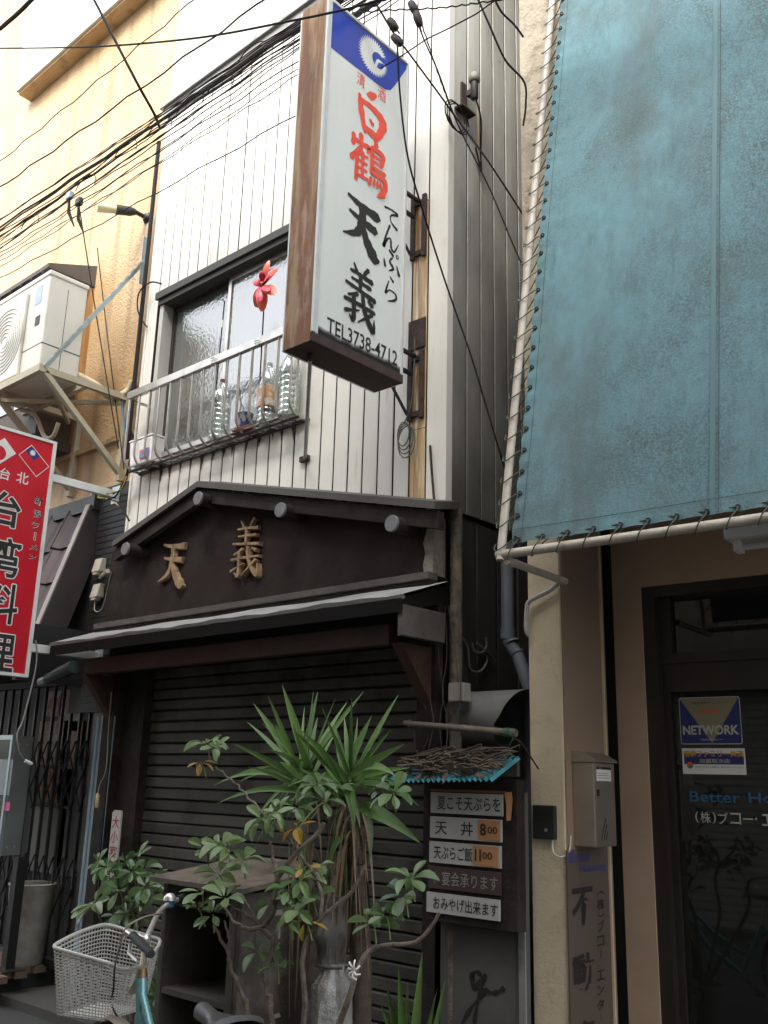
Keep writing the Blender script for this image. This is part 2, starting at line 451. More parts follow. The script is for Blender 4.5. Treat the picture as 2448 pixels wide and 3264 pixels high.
def far_side(x0, x1, h, wallm, label, shut):
    t = thing('unseen_building', label, 'building', ((x0 + x1) / 2, -5.5, 0))
    B(x0, x1, -11, -5.5, 0, h).build('wall', wallm, t)  # body of the added unseen building
    B(x0 - .1, x1 + .1, -11, -5.35, h, h + .18).build('parapet', m_zinc, t)
    if shut:
        s = B(x0 + .5, x1 - .5, -5.5, -5.45, .1, 2.6).build('shutter', m_zinc, t)
        for k in range(30):
            B(x0 + .52, x1 - .52, -5.46, -5.43, .14 + k * .082, .205 + k * .082).build('slat', M('light shutter', (.42, .42, .40), .5), s)
    else:
        w = B(x0 + .7, x1 - .7, -5.52, -5.46, .2, 2.4).build('door', m_alud, t)
        B(x0 + .8, x1 - .8, -5.47, -5.44, .3, 2.3).build('pane', m_frost, w)
    B(x0 + .2, x1 - .2, -5.5, -5.1, 2.75, 2.85).build('canopy', m_dmetal, t)
    for k in range(int((x1 - x0) / 1.8)):
        xx = x0 + .5 + k * 1.8
        w = B(xx, xx + 1.2, -5.5, -5.44, 3.9, 5.2).build('window', m_alu, t)
        B(xx + .06, xx + 1.14, -5.45, -5.42, 3.96, 5.14).build('pane', m_frost, w)
    return t
far_side(-13, -6.6, 6.0, M('unseen grey render', (.22, .21, .20), .9, bump=.3), 'unseen grey rendered building across the street, kept low to let sky in', False)
far_side(-6.4, -.6, 11.2, M('unseen beige render', (.26, .235, .20), .9, bump=.3), 'unseen beige rendered building with pale shutter across the street, height set to shade', True)
far_side(-.4, 6.2, 12.6, M('unseen brown render', (.2, .17, .14), .9, bump=.3), 'unseen brown rendered building across the street, made tall to shade', False)

# ------------------------------------------------------------------ the clad shop
XL, XR = -6.33, -3.22
WX0, WX1, WZ0, WZ1 = -6.15, -4.47, 3.90, 5.27
ZT = 7.10
shop = thing('tempura_shop', 'narrow two storey shop with cream metal cladding above a dark gabled shopfront', 'shop building', ((XL + XR) / 2, 0, 0))
wl = MB()
wl.box(XL + .01, XR - .01, .14, 6.0, 0, ZT - .02)
wl.box(XL + .01, WX0, .03, .14, 3.0, ZT - .02); wl.box(WX1, XR - .02, .03, .14, 2.3, ZT - .02)
wl.box(WX0, WX1, .03, .14, 2.3, WZ0); wl.box(WX0, WX1, .03, .14, WZ1, ZT - .02)
wl.build('wall', m_gap, shop)
# planks
pitch = (XR - XL) / 25
def plank_mesh(w, hgt, mat, bulge=.012, side=False):
    c = .004; t = .024
    prof = [(0, t), (0, c), (c, 0), (w * .5, -.0015), (w - c, 0), (w, c), (w, t)]
    mb = MB()
    if not side: mb.prism([(a, b) for a, b in prof], (0, 0, 0), UX, UY, UZ, hgt)
    else: mb.prism([(a, -b) for a, b in prof], (0, 0, 0), UY, UX, UZ, hgt)
    k_ = len(prof); mb.mi = [0, 0] + [1 if i_ in (0, k_ - 2, k_ - 1) else 0 for i_ in range(k_)]
    return mb.mesh('cladding_plank', [mat, m_joint])
def trim_z(x):     # top of the gable capping where it meets the cladding
    pk = -5.45
    return 3.545 + (x - pk) * (.285 if x < pk else -.247)
def add_plank(x0, w, z0, z1, mat):
    me = plank_mesh(w, z1 - z0, mat)
    link('cladding_plank', me, shop, (x0, random.uniform(-.0012, .0012), z0))
for i in range(25):
    x0 = XL + i * pitch + .0055; w = pitch - .011; xc = x0 + w / 2
    zb = min(trim_z(x0), trim_z(x0 + w)) + .015
    stained = i == 23
    mat = m_clad
    if x0 + w > WX0 and x0 < WX1:
        add_plank(x0, w, WZ1 + .03, ZT, mat)
        add_plank(x0, w, zb, WZ0 - .05, mat)
    elif stained:
        add_plank(x0, w, zb, 3.52, m_clad_rust); add_plank(x0, w, 3.524, 5.02, m_clad_rust); add_plank(x0, w, 5.024, ZT, mat)
    else:
        add_plank(x0, w, zb, ZT, mat)
# corner strip and side wall
cs = MB(); cs.box(XR - .006, XR + .030, -.004, .05, 3.02, ZT); cs.build('corner_strip', m_clad, shop)
side_p = .14
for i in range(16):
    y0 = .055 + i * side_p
    me = plank_mesh(side_p - .010, ZT - 3.02, m_clad_soot_shade if i > 0 else m_clad_soot_shade, side=True)
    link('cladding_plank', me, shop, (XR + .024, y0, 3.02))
B(XR - .02, XR - .004, .03, 5.9, 0, ZT).build('wall', m_gap, shop)
lw = MB(); lw.box(XR - .004, XR + .012, .06, 5.5, 0, 3.0)
for k in range(12):
    lw.box(XR + .012, XR + .02 + .004 * (k % 2), .1 + k * .2, .1 + k * .2 + .17, .0, 2.98)
lw.build('lower_side_wall', M('sooty sheet', (.02, .0175, .016), .8, var=.5, vscale=5, stretch=.3, col2=(.045, .03, .024), m2=(.5, .7), s2=4, bump=.4, bscale=25), shop)
B(XL - .03, XR + .05, -.035, .25, ZT, ZT + .085).build('roof_fascia', M('roof edge', (.25, .24, .235), .6), shop)
B(XL - .06, XR + .08, -.06, 6.0, ZT + .085, ZT + .12).build('roof', m_zinc, shop)
B(XL - .012, XL + .012, -.012, .3, 2.9, ZT).build('corner_strip', m_clad, shop)

# window
win = B(WX0, WX1, .125, .138, WZ0, WZ1).build('window', m_gap, shop)
fr = MB()
fr.box(WX0, WX1, -.03, .125, WZ1 - .055, WZ1 + .026); fr.build('head', M('window head', (.04, .038, .034), .6), win)
B(WX0 - .02, WX1 + .02, -.055, -.03, WZ1 - .01, WZ1 + .05).build('drip_cap', M('window head', (.04, .038, .034), .6), win)
B(WX0, WX0 + .05, -.012, .125, WZ0, WZ1 - .056).build('jamb', M('jamb grey', (.42, .41, .38), .5, var=.1), win)
B(WX1 - .05, WX1, -.012, .125, WZ0, WZ1 - .056).build('jamb', M('jamb grey', (.42, .41, .38), .5, var=.1), win)
B(WX0 - .01, WX1 + .01, -.05, .125, WZ0 - .045, WZ0).build('sill', m_alu, win)
wm = (WX0 + WX1) / 2 - .02
for (a, b, y) in ((WX0 + .05, wm + .02, .085), (wm - .02, WX1 - .05, .05)):
    sash = MB()
    sash.box(a, a + .035, y, y + .028, WZ0 + .002, WZ1 - .056); sash.box(b - .035, b, y, y + .028, WZ0 + .002, WZ1 - .056)
    sash.box(a + .035, b - .035, y, y + .028, WZ0 + .002, WZ0 + .045); sash.box(a + .035, b - .035, y, y + .028, WZ1 - .095, WZ1 - .056)
    sash.build('sash', m_alu if y < .08 else m_alud, win)
    B(a + .036, b - .036, y + .011, y + .017, WZ0 + .046, WZ1 - .096).build('pane', m_frost, win)
B(WX0 + .06, -5.55, .119, .124, WZ0 + .05, 4.72).build('curtain', M('green curtain', (.12, .15, .13), .9), win)

# window guard
GY, GZ0, GZ1, GX0, GX1 = -.17, 3.80, 4.395, -6.20, -4.34
gd = thing('window_guard', 'aluminium window guard rail with curved bars under the upper window', 'window guard', ((GX0 + GX1) / 2, GY, GZ0))
B(GX0 - .02, GX1 + .02, GY - .018, GY + .018, GZ1 - .03, GZ1 + .03).build('top_rail', m_alu, gd, bevel=.004)
mb = MB()
arc = [(GY, GZ1 - .03), (GY, GZ0 + .10)] + [(GY + .1 - .1 * math.cos(rad(a)), GZ0 + .1 - .1 * math.sin(rad(a))) for a in range(15, 91, 15)] + [(-.005, GZ0)]
bal = MB().tube([(0, y - GY, z - GZ0) for y, z in arc], .0095, 7).mesh('guard_bar', m_alu, True)
for k in range(15):
    link('guard_bar', bal, gd, (GX0 + k * (GX1 - GX0) / 14, GY, GZ0))
MB().tube([(GX0 - .02, -.10, GZ0 - .008), (GX1 + .02, -.10, GZ0 - .008)], .008, 6).build('bottom_rail', m_dmetal, gd, True)
MB().box(GX0 - .02, GX1 + .02, -.024, -.004, GZ0 - .012, GZ0 + .010).build('wall_rail', m_dmetal, gd)
for zz in (GZ1 - .05,):
    for xx in (GX0 + .04, GX1 - .04):
        B(xx - .01, xx + .01, GY + .018, -.004, zz - .008, zz + .008).build('wall_tie', m_alu, gd)
for yy in (-.13, -.085, -.045):
    MB().tube([(GX0 - .01, yy, GZ0 + .0135), (GX1 + .01, yy, GZ0 + .0135)], .0045, 6).build('floor_wire', m_alu, gd, True)

# gabled front board
GFY = -.10
pk = pY(627, 1552, -.22); gl = pY(357, 1742, -.22); gr = pY(1385, 1622, -.22)
sw = MB()
poly = [(XL - .01, 2.60), (XR + .02, 2.60), (XR + .02, gr.z - .01), (pk.x, pk.z - .01), (XL - .01, gl.z + .01)]
sw.prism(poly, (0, 0, 0), UX, UZ, UY, 0.0) if False else None
sw.add([(a, GFY, b) for a, b in poly] + [(a, .03, b) for a, b in poly], [(0, 1, 2, 3, 4), (9, 8, 7, 6, 5)] + [(i, i + 5, (i + 1) % 5 + 5, (i + 1) % 5) for i in range(5)])
sw.build('sign_wall', m_stucco, shop)
for (a, b) in ((gl, pk), (pk, gr)):
    mb = MB()
    up = Vector((0, 0, .042))
    bk = .22 - .004
    pa, pb = a.copy(), b.copy()
    mb.hexa([pa, pb, pb + Vector((0, bk, .05)), pa + Vector((0, bk, .05)), pa + up, pb + up, pb + Vector((0, bk, .05)) + up, pa + Vector((0, bk, .05)) + up])
    cp = mb.build('gable_capping', m_zinc if False else M('capping', (.065, .058, .052), .6, var=.3, vscale=6), shop)
    dn = Vector((0, .03, -.10)); o_ = Vector((0, .03, -.003))
    mb = MB().hexa([pa + dn, pb + dn, pb + dn + Vector((0, .05, 0)), pa + dn + Vector((0, .05, 0)), pa + o_, pb + o_, pb + o_ + Vector((0, .05, 0)), pa + o_ + Vector((0, .05, 0))])
    mb.build('barge_board', m_dwood, shop)
for (px, py) in ((630, 1588), (892, 1625), (1247, 1668), (398, 1749)):
    c = pY(px, py, -.275)
    lg = MB().lathe([(.044, 0), (.046, .19)], c, 18, (0, 1, 0)).build('log_end', m_dwood, shop, True)
    MB().lathe([(.0, -.004), (.044, -.004), (.047, 0), (.047, .012)], c, 18, (0, 1, 0)).build('end_cap', m_logend, lg, True)
# carved characters
for ch, (x0, y0, x1, y1) in (('天', (512, 1880, 605, 1722)), ('義', (742, 1842, 845, 1660))):
    a = pY(x0, y0, GFY); b = pY(x1, y1, GFY)
    z0 = pY((x0 + x1) / 2, y0, GFY).z; z1 = pY((x0 + x1) / 2, y1, GFY).z
    brush(ch, 'carved_character', m_carved, shop, (a.x, GFY, z0), UX, UZ, b.x - a.x, z1 - z0, lift=-.004, thick=.032, grow=1.35 if ch == '天' else 1.05)
# ledge and metal eave
B(XL - .05, XR + .05, -.17, GFY + .01, 2.585, 2.625).build('ledge', m_gwood, shop, bevel=.004)
B(XL - .05, XR + .05, -.155, GFY + .01, 2.55, 2.584).build('ledge', m_dwood, shop)
EX0, EX1 = -6.46, -3.08
def eav(u, v):
    x = EX0 + (EX1 - EX0) * u
    return Vector((x, -.105 - .36 * v, 2.575 - .125 * v + .003 * math.sin(u * 70) * v + .004 * math.sin(u * 23 + 1)))
mb = MB().grid(eav, 60, 4)
mb.grid(lambda u, v: eav(u, 1) + Vector((0, .001 + .01 * v, -.022 * v)), 60, 1)
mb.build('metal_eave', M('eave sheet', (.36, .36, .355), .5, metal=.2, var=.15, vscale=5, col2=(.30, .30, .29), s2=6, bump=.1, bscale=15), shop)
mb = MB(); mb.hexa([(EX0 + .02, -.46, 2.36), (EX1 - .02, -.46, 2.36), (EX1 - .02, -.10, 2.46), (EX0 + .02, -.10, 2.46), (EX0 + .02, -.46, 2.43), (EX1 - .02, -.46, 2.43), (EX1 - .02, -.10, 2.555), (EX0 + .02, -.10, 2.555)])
mb.build('eave_soffit', M('near black soffit', (.009, .008, .0075), .8, spec=.1), shop)  # soffit in one even near-black tone
B(EX1 - .05, EX1 - .012, -.45, -.12, 2.245, 2.40).build('end_block', m_gwood, shop, bevel=.004)
B(XL + .1, XR - .1, -.30, -.22, 2.235, 2.345).build('eave_beam', m_rwood, shop, bevel=.006)
for x in (XL + .06, XR - .08):
    mb = MB().add([(x, -.06, 1.95), (x, -.30, 2.24), (x, -.06, 2.24), (x + .07, -.06, 1.95), (x + .07, -.30, 2.24), (x + .07, -.06, 2.24)], [(0, 1, 2), (5, 4, 3), (0, 3, 4, 1), (1, 4, 5, 2), (2, 5, 3, 0)])
    mb.build('eave_bracket', m_rwood, shop)
    B(x - .03, x + .10, -.06, .02, 1.72 if x > -4 else 0, 2.5).build('timber_post', m_dwood, shop, bevel=.004)
B(XR - .10, XR + .02, .0, .1, 0, 2.55).build('timber_post', m_dwood, shop)
B(XL + .0, XL + .42, .02, .1, 0, 2.55).build('timber_post', m_dwood, shop)
# roller shutter
sh = B(XL + .3, XR - .06, .125, .139, 0, 2.5).build('roller_shutter', m_gap, shop)
sp = .0745
prof = [(.020, .0005), (.007, .003), (.0, .009), (.0, sp - .014), (.007, sp - .008), (.016, sp - .004), (.034, sp - .003), (.034, .0005)]
slat = MB().prism(prof, (-(XR - .08 - XL - .36) / 2, 0, 0), UY, UZ, UX, XR - .08 - XL - .36).mesh('slat', m_slat)
for k in range(33):
    link('slat', slat, sh, ((XR - .08 + XL + .36) / 2, .085 + random.uniform(-.002, .002), .06 + k * sp), rot=(random.uniform(-.025, .025), random.uniform(-.0006, .0006), random.uniform(-.001, .001)))
B(XL + .36, XR - .08, .075, .12, .0, .058).build('bottom_bar', m_alud, sh)

# drips and grime on the cladding
m_drip = M('black drip stain', (.05, .046, .04), .8)
for k in range(13):
    x = GX0 + .25 + k * .125 + random.uniform(-.03, .03); L_ = random.uniform(.03, .11); w = random.uniform(.010, .028)
    pts = [(-w, 0), (w, 0), (w * .7, -L_ * .4), (w * .25, -L_ * .6), (w * .2, -L_), (-w * .15, -L_ * .85), (-w * .4, -L_ * .45)]
    flat([(x + a_, 3.785 + b_) for a_, b_ in pts], 'drip_stain', m_drip, shop, (0, -.0032, 0), UX, UZ, .0008)
# ------------------------------------------------------------------ right-hand building (its front turns four degrees from the shop's)
RA = rad(4.0)
RO = Vector((-2.73, .10, 0))
RX = Vector((math.cos(RA), math.sin(RA), 0)); RY = Vector((-math.sin(RA), math.cos(RA), 0))
def FR(x, y, z): return RO + RX * x + RY * y + UZ * z
def L2(p):
    d = Vector(p) - RO; return Vector((d.dot(RX), d.dot(RY), d.z))
def rY(px, py, c):      # hit the local plane y = c, give local coordinates
    d = _ray(px, py); o = CAM_C - RO
    return L2(CAM_C + d * ((c - o.dot(RY)) / d.dot(RY)))
def rX(px, py, c):
    d = _ray(px, py); o = CAM_C - RO
    return L2(CAM_C + d * ((c - o.dot(RX)) / d.dot(RX)))
class RB(MB):
    def build(s, *a, **k):
        s.v = [tuple(FR(*p)) for p in s.v]; return MB.build(s, *a, **k)
def Rb(*a): return RB().box(*a)

m_cream = M('cream paint', (.60, .505, .355), .75, var=.08, vscale=3, bump=.25, bscale=60, col2=(.40, .33, .22), m2=(.55, .8), s2=5, col3=(.30, .24, .16), m3=(.62, .78), s3=7, stretch3=.25)
m_conc = M('stained concrete', (.46, .40, .31), .9, var=.2, vscale=5, bump=.7, bscale=40, col2=(.26, .21, .15), m2=(.5, .68), s2=9)
m_beige = M('beige reveal panel', (.27, .195, .14), .7, var=.08, vscale=3)
m_tarp = M('teal tarpaulin', (.150, .282, .318), .85, spec=.25, var=.12, vscale=26, bump=.35, bscale=160, bdist=.004, detail=10, col2=(.125, .168, .174), m2=(.45, .68), s2=1.9, stretch=.65, col3=(.155, .285, .315), m3=(.52, .74), s3=7, stretch3=.14)
def tarp_grime(m):
    nt = m.node_tree; N = nt.nodes; L = nt.links; p = N['Principled BSDF']; src = p.inputs['Base Color'].links[0].from_socket
    g_ = N.new('ShaderNodeNewGeometry')
    def nz(sc, det, st=1.0, dist=0.0):
        mp_ = N.new('ShaderNodeMapping'); mp_.inputs['Scale'].default_value = (1, 1, st); L.new(g_.outputs['Position'], mp_.inputs['Vector'])
        n_ = N.new('ShaderNodeTexNoise'); n_.inputs['Scale'].default_value = sc; n_.inputs['Detail'].default_value = det; n_.inputs['Roughness'].default_value = .72; n_.inputs['Distortion'].default_value = dist
        L.new(mp_.outputs[0], n_.inputs['Vector']); return n_.outputs['Fac']
    def rp(s_, a_, b_):
        r = N.new('ShaderNodeValToRGB'); r.color_ramp.elements[0].position = a_; r.color_ramp.elements[1].position = b_; L.new(s_, r.inputs[0]); return r.outputs[0]
    def mul(a_, b_):
        x = N.new('ShaderNodeMath'); x.operation = 'MULTIPLY'; L.new(a_, x.inputs[0]); L.new(b_, x.inputs[1]); return x.outputs[0]
    big = rp(nz(1.15, 12, .7, .4), .44, .62); grain = rp(nz(85, 4), .36, .62); streak = rp(nz(16, 6, .05), .50, .72)
    for f_, c_ in ((mul(big, grain), (.085, .112, .116)), (mul(streak, rp(nz(2.2, 6), .42, .6)), (.10, .165, .178))):
        x = N.new('ShaderNodeMix'); x.data_type = 'RGBA'; x.inputs[7].default_value = (*c_, 1); L.new(f_, x.inputs[0]); L.new(src, x.inputs[6]); src = x.outputs[2]
    L.new(src, p.inputs['Base Color'])
tarp_grime(m_tarp)
m_pipe = M('cream pipe', (.50, .45, .38), .5, var=.15, vscale=12, col2=(.32, .26, .2), m2=(.6, .75), s2=14)
m_stain = M('stainless', (.46, .40, .33), .38, metal=.75, var=.1)
m_glass = M('dark plate glass', (.012, .013, .012), .03, var=.0, spec=.6, rvar=0)
m_grey = M('grey sheet door', (.085, .081, .072), .7, var=.2, vscale=3, col2=(.07, .066, .06), m2=(.5, .75), s2=4, bump=.15, bscale=20)

xp = rY(1785, 2000, 0).x
dp = rX(1921, 2000, xp).y
ds = rX(1956, 2000, xp).y
rb = thing('office_building', 'cream painted office building with a deep door recess behind the teal tarpaulin', 'office building', FR(2, 1, 0))
Rb(0, xp, 0, dp, 0, 2.95).build('pier', m_cream, rb, bevel=.004)
Rb(xp, xp + .008, .012, dp, .0, 2.94).build('reveal_panel', m_beige, rb)
Rb(xp + .008, xp + .018, dp - .05, dp - .036, .0, 2.9).build('trim_strip', m_cream, rb)
Rb(0, xp - .12, dp, ds + .12, 0, 2.95).build('shutter_slot', m_black, rb)
Rb(0, 5.2, .0, 4, 2.95, 8.6).build('upper_wall', m_conc, rb)
Rb(-.012, -.001, .03, 4, 0, 8.5).build('added_alley_skin', M('added dark alley skin', (.10, .09, .078), .9, var=.3, vscale=3), rb)  # added dark skin, cuts light bounced onto the shop side wall
Rb(0, 5.2, ds + .4, 4, 0, 2.95).build('rear_wall', M('dark room', (.02, .02, .02), .9), rb)
fl = rY(2041, 1872, ds).x; fz = rY(2041, 1872, ds).z
Rb(xp - .13, xp - .001, ds + .001, ds + .39, 0, 2.949).build('shutter_slot', m_black, rb)
Rb(xp, fl, ds, ds + .39, 0, 2.95).build('wall_panel', M('beige wall', (.50, .355, .25), .75, var=.1, vscale=3, bump=.15, bscale=60), rb)
Rb(fl, 5.2, ds, ds + .39, fz, 2.95).build('wall_panel', M('beige wall', (.36, .265, .19), .75), rb)
Rb(fl + 2.1, 5.2, ds, ds + .39, 0, fz).build('wall_panel', M('beige wall', (.36, .265, .19), .75), rb)
# entrance
en = Rb(fl, fl + .07, ds + .01, ds + .16, 0, fz).build('entrance_frame', m_alud, rb)
Rb(fl + 2.03, fl + 2.1, ds + .01, ds + .16, 0, fz).build('jamb', m_alud, en)
Rb(fl + .07, fl + 2.03, ds + .01, ds + .16, fz - .06, fz).build('head', m_alud, en)
GYl = ds + .10
dxl = rY(2092, 2200, GYl - .03).x
tz0 = rY(2110, 2118, GYl - .03).z; tz1 = rY(2110, 2085, GYl - .03).z
Rb(fl + .07, fl + 2.03, GYl - .05, GYl + .03, tz0, tz1).build('transom_bar', m_alud, en)
Rb(fl + .07, fl + .13, GYl - .03, GYl + .03, tz1, fz - .06).build('jamb', m_alud, en)
Rb(fl + .07, fl + 2.03, GYl + .005, GYl + .012, tz1, fz - .06).build('transom_pane', m_glass, en)
g0 = rY(2145, 2300, GYl).x; gz1 = rY(2160, 2207, GYl).z
dr = Rb(fl + .07, g0, GYl - .03, GYl + .03, .0, tz0).build('door', m_alud, rb)
Rb(g0, g0 + .85, GYl - .03, GYl + .03, gz1, tz0).build('top_rail', m_alud, dr)
Rb(g0, g0 + .85, GYl - .03, GYl + .03, 0, .18).build('bottom_rail', m_alud, dr)
Rb(g0 + .85, g0 + .97, GYl - .03, GYl + .03, 0, tz0).build('stile', m_alud, dr)
Rb(g0, g0 + .85, GYl - .004, GYl + .004, .18, gz1).build('pane', m_glass, dr)
Rb(g0 + .97, fl + 2.03, GYl - .004, GYl + .004, 0, tz0).build('fixed_pane', m_glass, en)
# stickers and lettering on the glass
PO = lambda px, py: FR(*rY(px, py, GYl - .006))
m_navy = M('navy print', (.02, .03, .16), .4, var=.1)
m_tan = M('khaki print', (.27, .24, .15), .5, var=.05)
m_pale = M('pale print', (.55, .53, .47), .5, var=.05)
m_gold = M('gold print', (.62, .36, .05), .5, var=.05)
m_bluet = M('blue lettering', (.03, .13, .26), .5, var=.05)
m_greenp = M('green print', (.05, .22, .09), .5, var=.05)
def local_rect(px0, py0, px1, py1):
    a = rY(px0, py0, GYl - .006); b = rY(px1, py1, GYl - .006); return a.x, b.x, b.z, a.z
sx0, sx1, sz0, sz1 = local_rect(2163, 2225, 2368, 2372)
w_, h_ = sx1 - sx0, sz1 - sz0
st = thing('membership_sticker', 'navy and khaki sticker reading NETWORK on the glass door', 'sticker', FR(sx0, GYl - .006, sz0))
o = FR(sx0, GYl - .006, sz0)
flat(rrect(0, w_, 0, h_, .012), 'backing', m_pale, st, o, RX, UZ, .0005)
flat(rrect(.004, w_ - .004, .004, h_ - .004, .01), 'panel', m_navy, st, o, RX, UZ, .001)
flat([(.006, h_ - .006), (w_ / 2 + .006, .006), (w_ - .006, h_ - .006)], 'triangle', m_tan, st, o, RX, UZ, .0015)
text('NETWORK', 'lettering', m_pale, st, FR(sx0 + .014, GYl - .006, sz0 + h_ * .2), RX, UZ, w_ - .028, h_ * .2, bold=.03, lift=.002)
text('加盟店', 'lettering', m_redink, st, FR(sx0 + w_ * .33, GYl - .006, sz0 + h_ * .66), RX, UZ, w_ * .34, h_ * .09, bold=.015, lift=.002)
text('不動産情報ネットワーク', 'lettering', m_ink, st, FR(sx0 + w_ * .2, GYl - .006, sz0 + h_ * .85), RX, UZ, w_ * .6, h_ * .06, lift=.002)
text('不動産流通情報センター', 'lettering', m_pale, st, FR(sx0 + w_ * .33, GYl - .006, sz0 + h_ * .075), RX, UZ, w_ * .38, h_ * .04, lift=.002)
sx0, sx1, sz0, sz1 = local_rect(2173, 2385, 2380, 2470)
w_, h_ = sx1 - sx0, sz1 - sz0
st = thing('agency_sticker', 'white sticker with gold characters on a navy band below the NETWORK sticker', 'sticker', FR(sx0, GYl - .006, sz0))
o = FR(sx0, GYl - .006, sz0)
flat(rect(0, w_, 0, h_), 'backing', m_white, st, o, RX, UZ, .0005)
flat(rect(.01, w_ - .008, h_ * .38, h_ * .8), 'band', m_navy, st, o, RX, UZ, .001)
text('宅建ファミリー共済', 'lettering', m_gold, st, FR(sx0 + .008, GYl - .006, sz0 + h_ * .66), RX, UZ, w_ - .014, h_ * .26, bold=.03, lift=.002)
text('加盟取次店', 'lettering', m_pale, st, FR(sx0 + w_ * .28, GYl - .006, sz0 + h_ * .43), RX, UZ, w_ * .48, h_ * .16, bold=.01, lift=.002)
text('安心のバックボーンが支える、あなたのライフパートナー', 'lettering', m_ink, st, FR(sx0 + w_ * .2, GYl - .006, sz0 + h_ * .24), RX, UZ, w_ * .76, h_ * .08, lift=.002)
for k, mm in ((0, m_redink), (1, m_greenp)):
    cc = [(w_ * .125 + .017 * math.cos(rad(20 + 180 * k + t)), h_ * .34 + .017 * math.sin(rad(20 + 180 * k + t))) for t in range(0, 181, 20)]
    flat(cc, 'mark', mm, st, o, RX, UZ, .0022)
a = rY(2200, 2555, GYl - .006)
dl = thing('door_lettering', 'blue Better Housing lettering on the dark glass door', 'lettering', FR(a.x, GYl - .006, a.z))
text('Better', 'word', m_bluet, dl, FR(a.x, GYl - .006, a.z), RX, UZ, .255, .052, bold=.012)
text('Housing', 'word', m_bluet, dl, FR(a.x + .295, GYl - .006, a.z - .012), RX, UZ, .33, .064, bold=.012)
a = rY(2218, 2622, GYl - .006)
dl = thing('door_lettering', 'white Japanese company name lettering on the dark glass door', 'lettering', FR(a.x, GYl - .006, a.z))
xx = a.x
for ch in '(株)ブコー・エンタープライズ':
    cw_ = {'(': .016, ')': .016, '・': .010, 'ー': .048}.get(ch, .052); hh = {'・': .010, 'ー': .007}.get(ch, .054)
    text(ch, 'character', m_pale, dl, FR(xx, GYl - .006, a.z + (.025 if ch in '・ー' else 0)), RX, UZ, cw_, hh, bold=.004)
    xx += cw_ + (.022 if ch == '・' else .010)

# print panel on the reveal
e0 = rX(1806, 2800, xp + .01).y; e1 = rX(1937, 2800, xp + .01).y
pz = rX(1860, 2705, xp + .01).z
pn = thing('company_nameplate', 'brown vertical nameplate with black company characters under the mailbox', 'nameplate', FR(xp + .01, (e0 + e1) / 2, .3))
Rb(xp + .009, xp + .014, e0, e1, .25, pz).build('plate', M('nameplate brown', (.115, .092, .076), .45, var=.06), pn)
PU = RY
wv = e1 - e0
m_inkp = M('faded black print', (.03, .026, .025), .5)
m_bl2 = M('dull blue print', (.05, .06, .20), .5)
def pt_rev(y, z): return FR(xp + .014, y, z)
for s_, px0, py0, px1, py1 in (('Better', 1812, 2752, 1882, 2725), ('Housing', 1848, 2790, 1930, 2760)):
    a = rX(px0, py0, xp + .014); b = rX(px1, py1, xp + .014)
    text(s_, 'lettering', m_bl2, pn, pt_rev(a.y, a.z), PU, UZ, b.y - a.y, .05, bold=.015)
for s_, px0, py0, px1, py1 in (('不', 1822, 2950, 1890, 2828), ('動', 1826, 3160, 1892, 3038), ('産', 1830, 3370, 1896, 3250)):
    a = rX(px0, py0, xp + .014); b = rX(px1, py1, xp + .014); mid = rX((px0 + px1) / 2, py0, xp + .014).z; mt = rX((px0 + px1) / 2, py1, xp + .014).z
    text(s_, 'lettering', m_inkp, pn, pt_rev(a.y, mid), PU, UZ, b.y - a.y, mt - mid, bold=.03)
cy = 2835
for ch in '(株)ブコー・エンタープライズ':
    hh = 20 if ch in '()・' else (44 if ch != 'ー' else 36)
    a = rX(1903, cy + hh, xp + .014); b = rX(1925, cy + 4, xp + .014)
    if ch == 'ー':
        text('l', 'lettering', m_inkp, pn, pt_rev((a.y + b.y) / 2, a.z), PU, UZ, .006, b.z - a.z, bold=0)
    else:
        text('︵' if ch == '(' else ('︶' if ch == ')' else ch), 'lettering', m_inkp, pn, pt_rev(a.y, a.z), PU, UZ, (b.y - a.y) * (.25 if ch == '・' else 1), (b.z - a.z) * (.3 if ch == '・' else 1), bold=.012)
    cy += hh + 3
# mailbox
y0 = rX(1826, 2560, xp + .008).y
bx = rY(1896, 2560, y0).x
y1 = rX(1962, 2560, bx).y
zt_ = rX(1930, 2432, bx).z; zb_ = rX(1930, 2700, bx).z
mbx = thing('mailbox', 'stainless steel wall mailbox with a curved lid and slanted slots', 'mailbox', FR((xp + bx) / 2, (y0 + y1) / 2, zb_))
Rb(xp + .008, bx, y0, y1, zb_, zt_).build('body', m_stain, mbx, bevel=.006)
mb = RB()
lidp = [(xp + .008, zt_ + .052), (xp + .05, zt_ + .05), (bx - .03, zt_ + .036), (bx + .012, zt_ + .012), (bx + .014, zt_ + .001), (xp + .008, zt_ + .001)]
mb.add([(a, y0 - .008, b) for a, b in lidp] + [(a, y1 + .008, b) for a, b in lidp], [(0, 1, 2, 3, 4, 5), (11, 10, 9, 8, 7, 6)] + [(i, i + 6, (i + 1) % 6 + 6, (i + 1) % 6) for i in range(6)])
mb.build('lid', m_stain, mbx)
yy0 = rX(1902, 2520, bx).y; yy1 = rX(1948, 2520, bx).y
Rb(bx + .0005, bx + .0015, yy0, yy1, zt_ - .085, zt_ - .02).build('label_card', m_white, mbx)
Rb(bx + .0015, bx + .0022, yy0, yy1, zt_ - .032, zt_ - .02).build('label_header', m_black, mbx)
text('POST', 'lettering', m_white, mbx, FR(bx + .0022, yy0 + .025, zt_ - .03), RY, UZ, .035, .007, lift=.0008)
for k in range(3): Rb(bx + .0015, bx + .002, yy0 + .01, yy1 - .03 + .01 * k, zt_ - .05 - .011 * k, zt_ - .048 - .011 * k).build('label_line', m_alud, mbx)
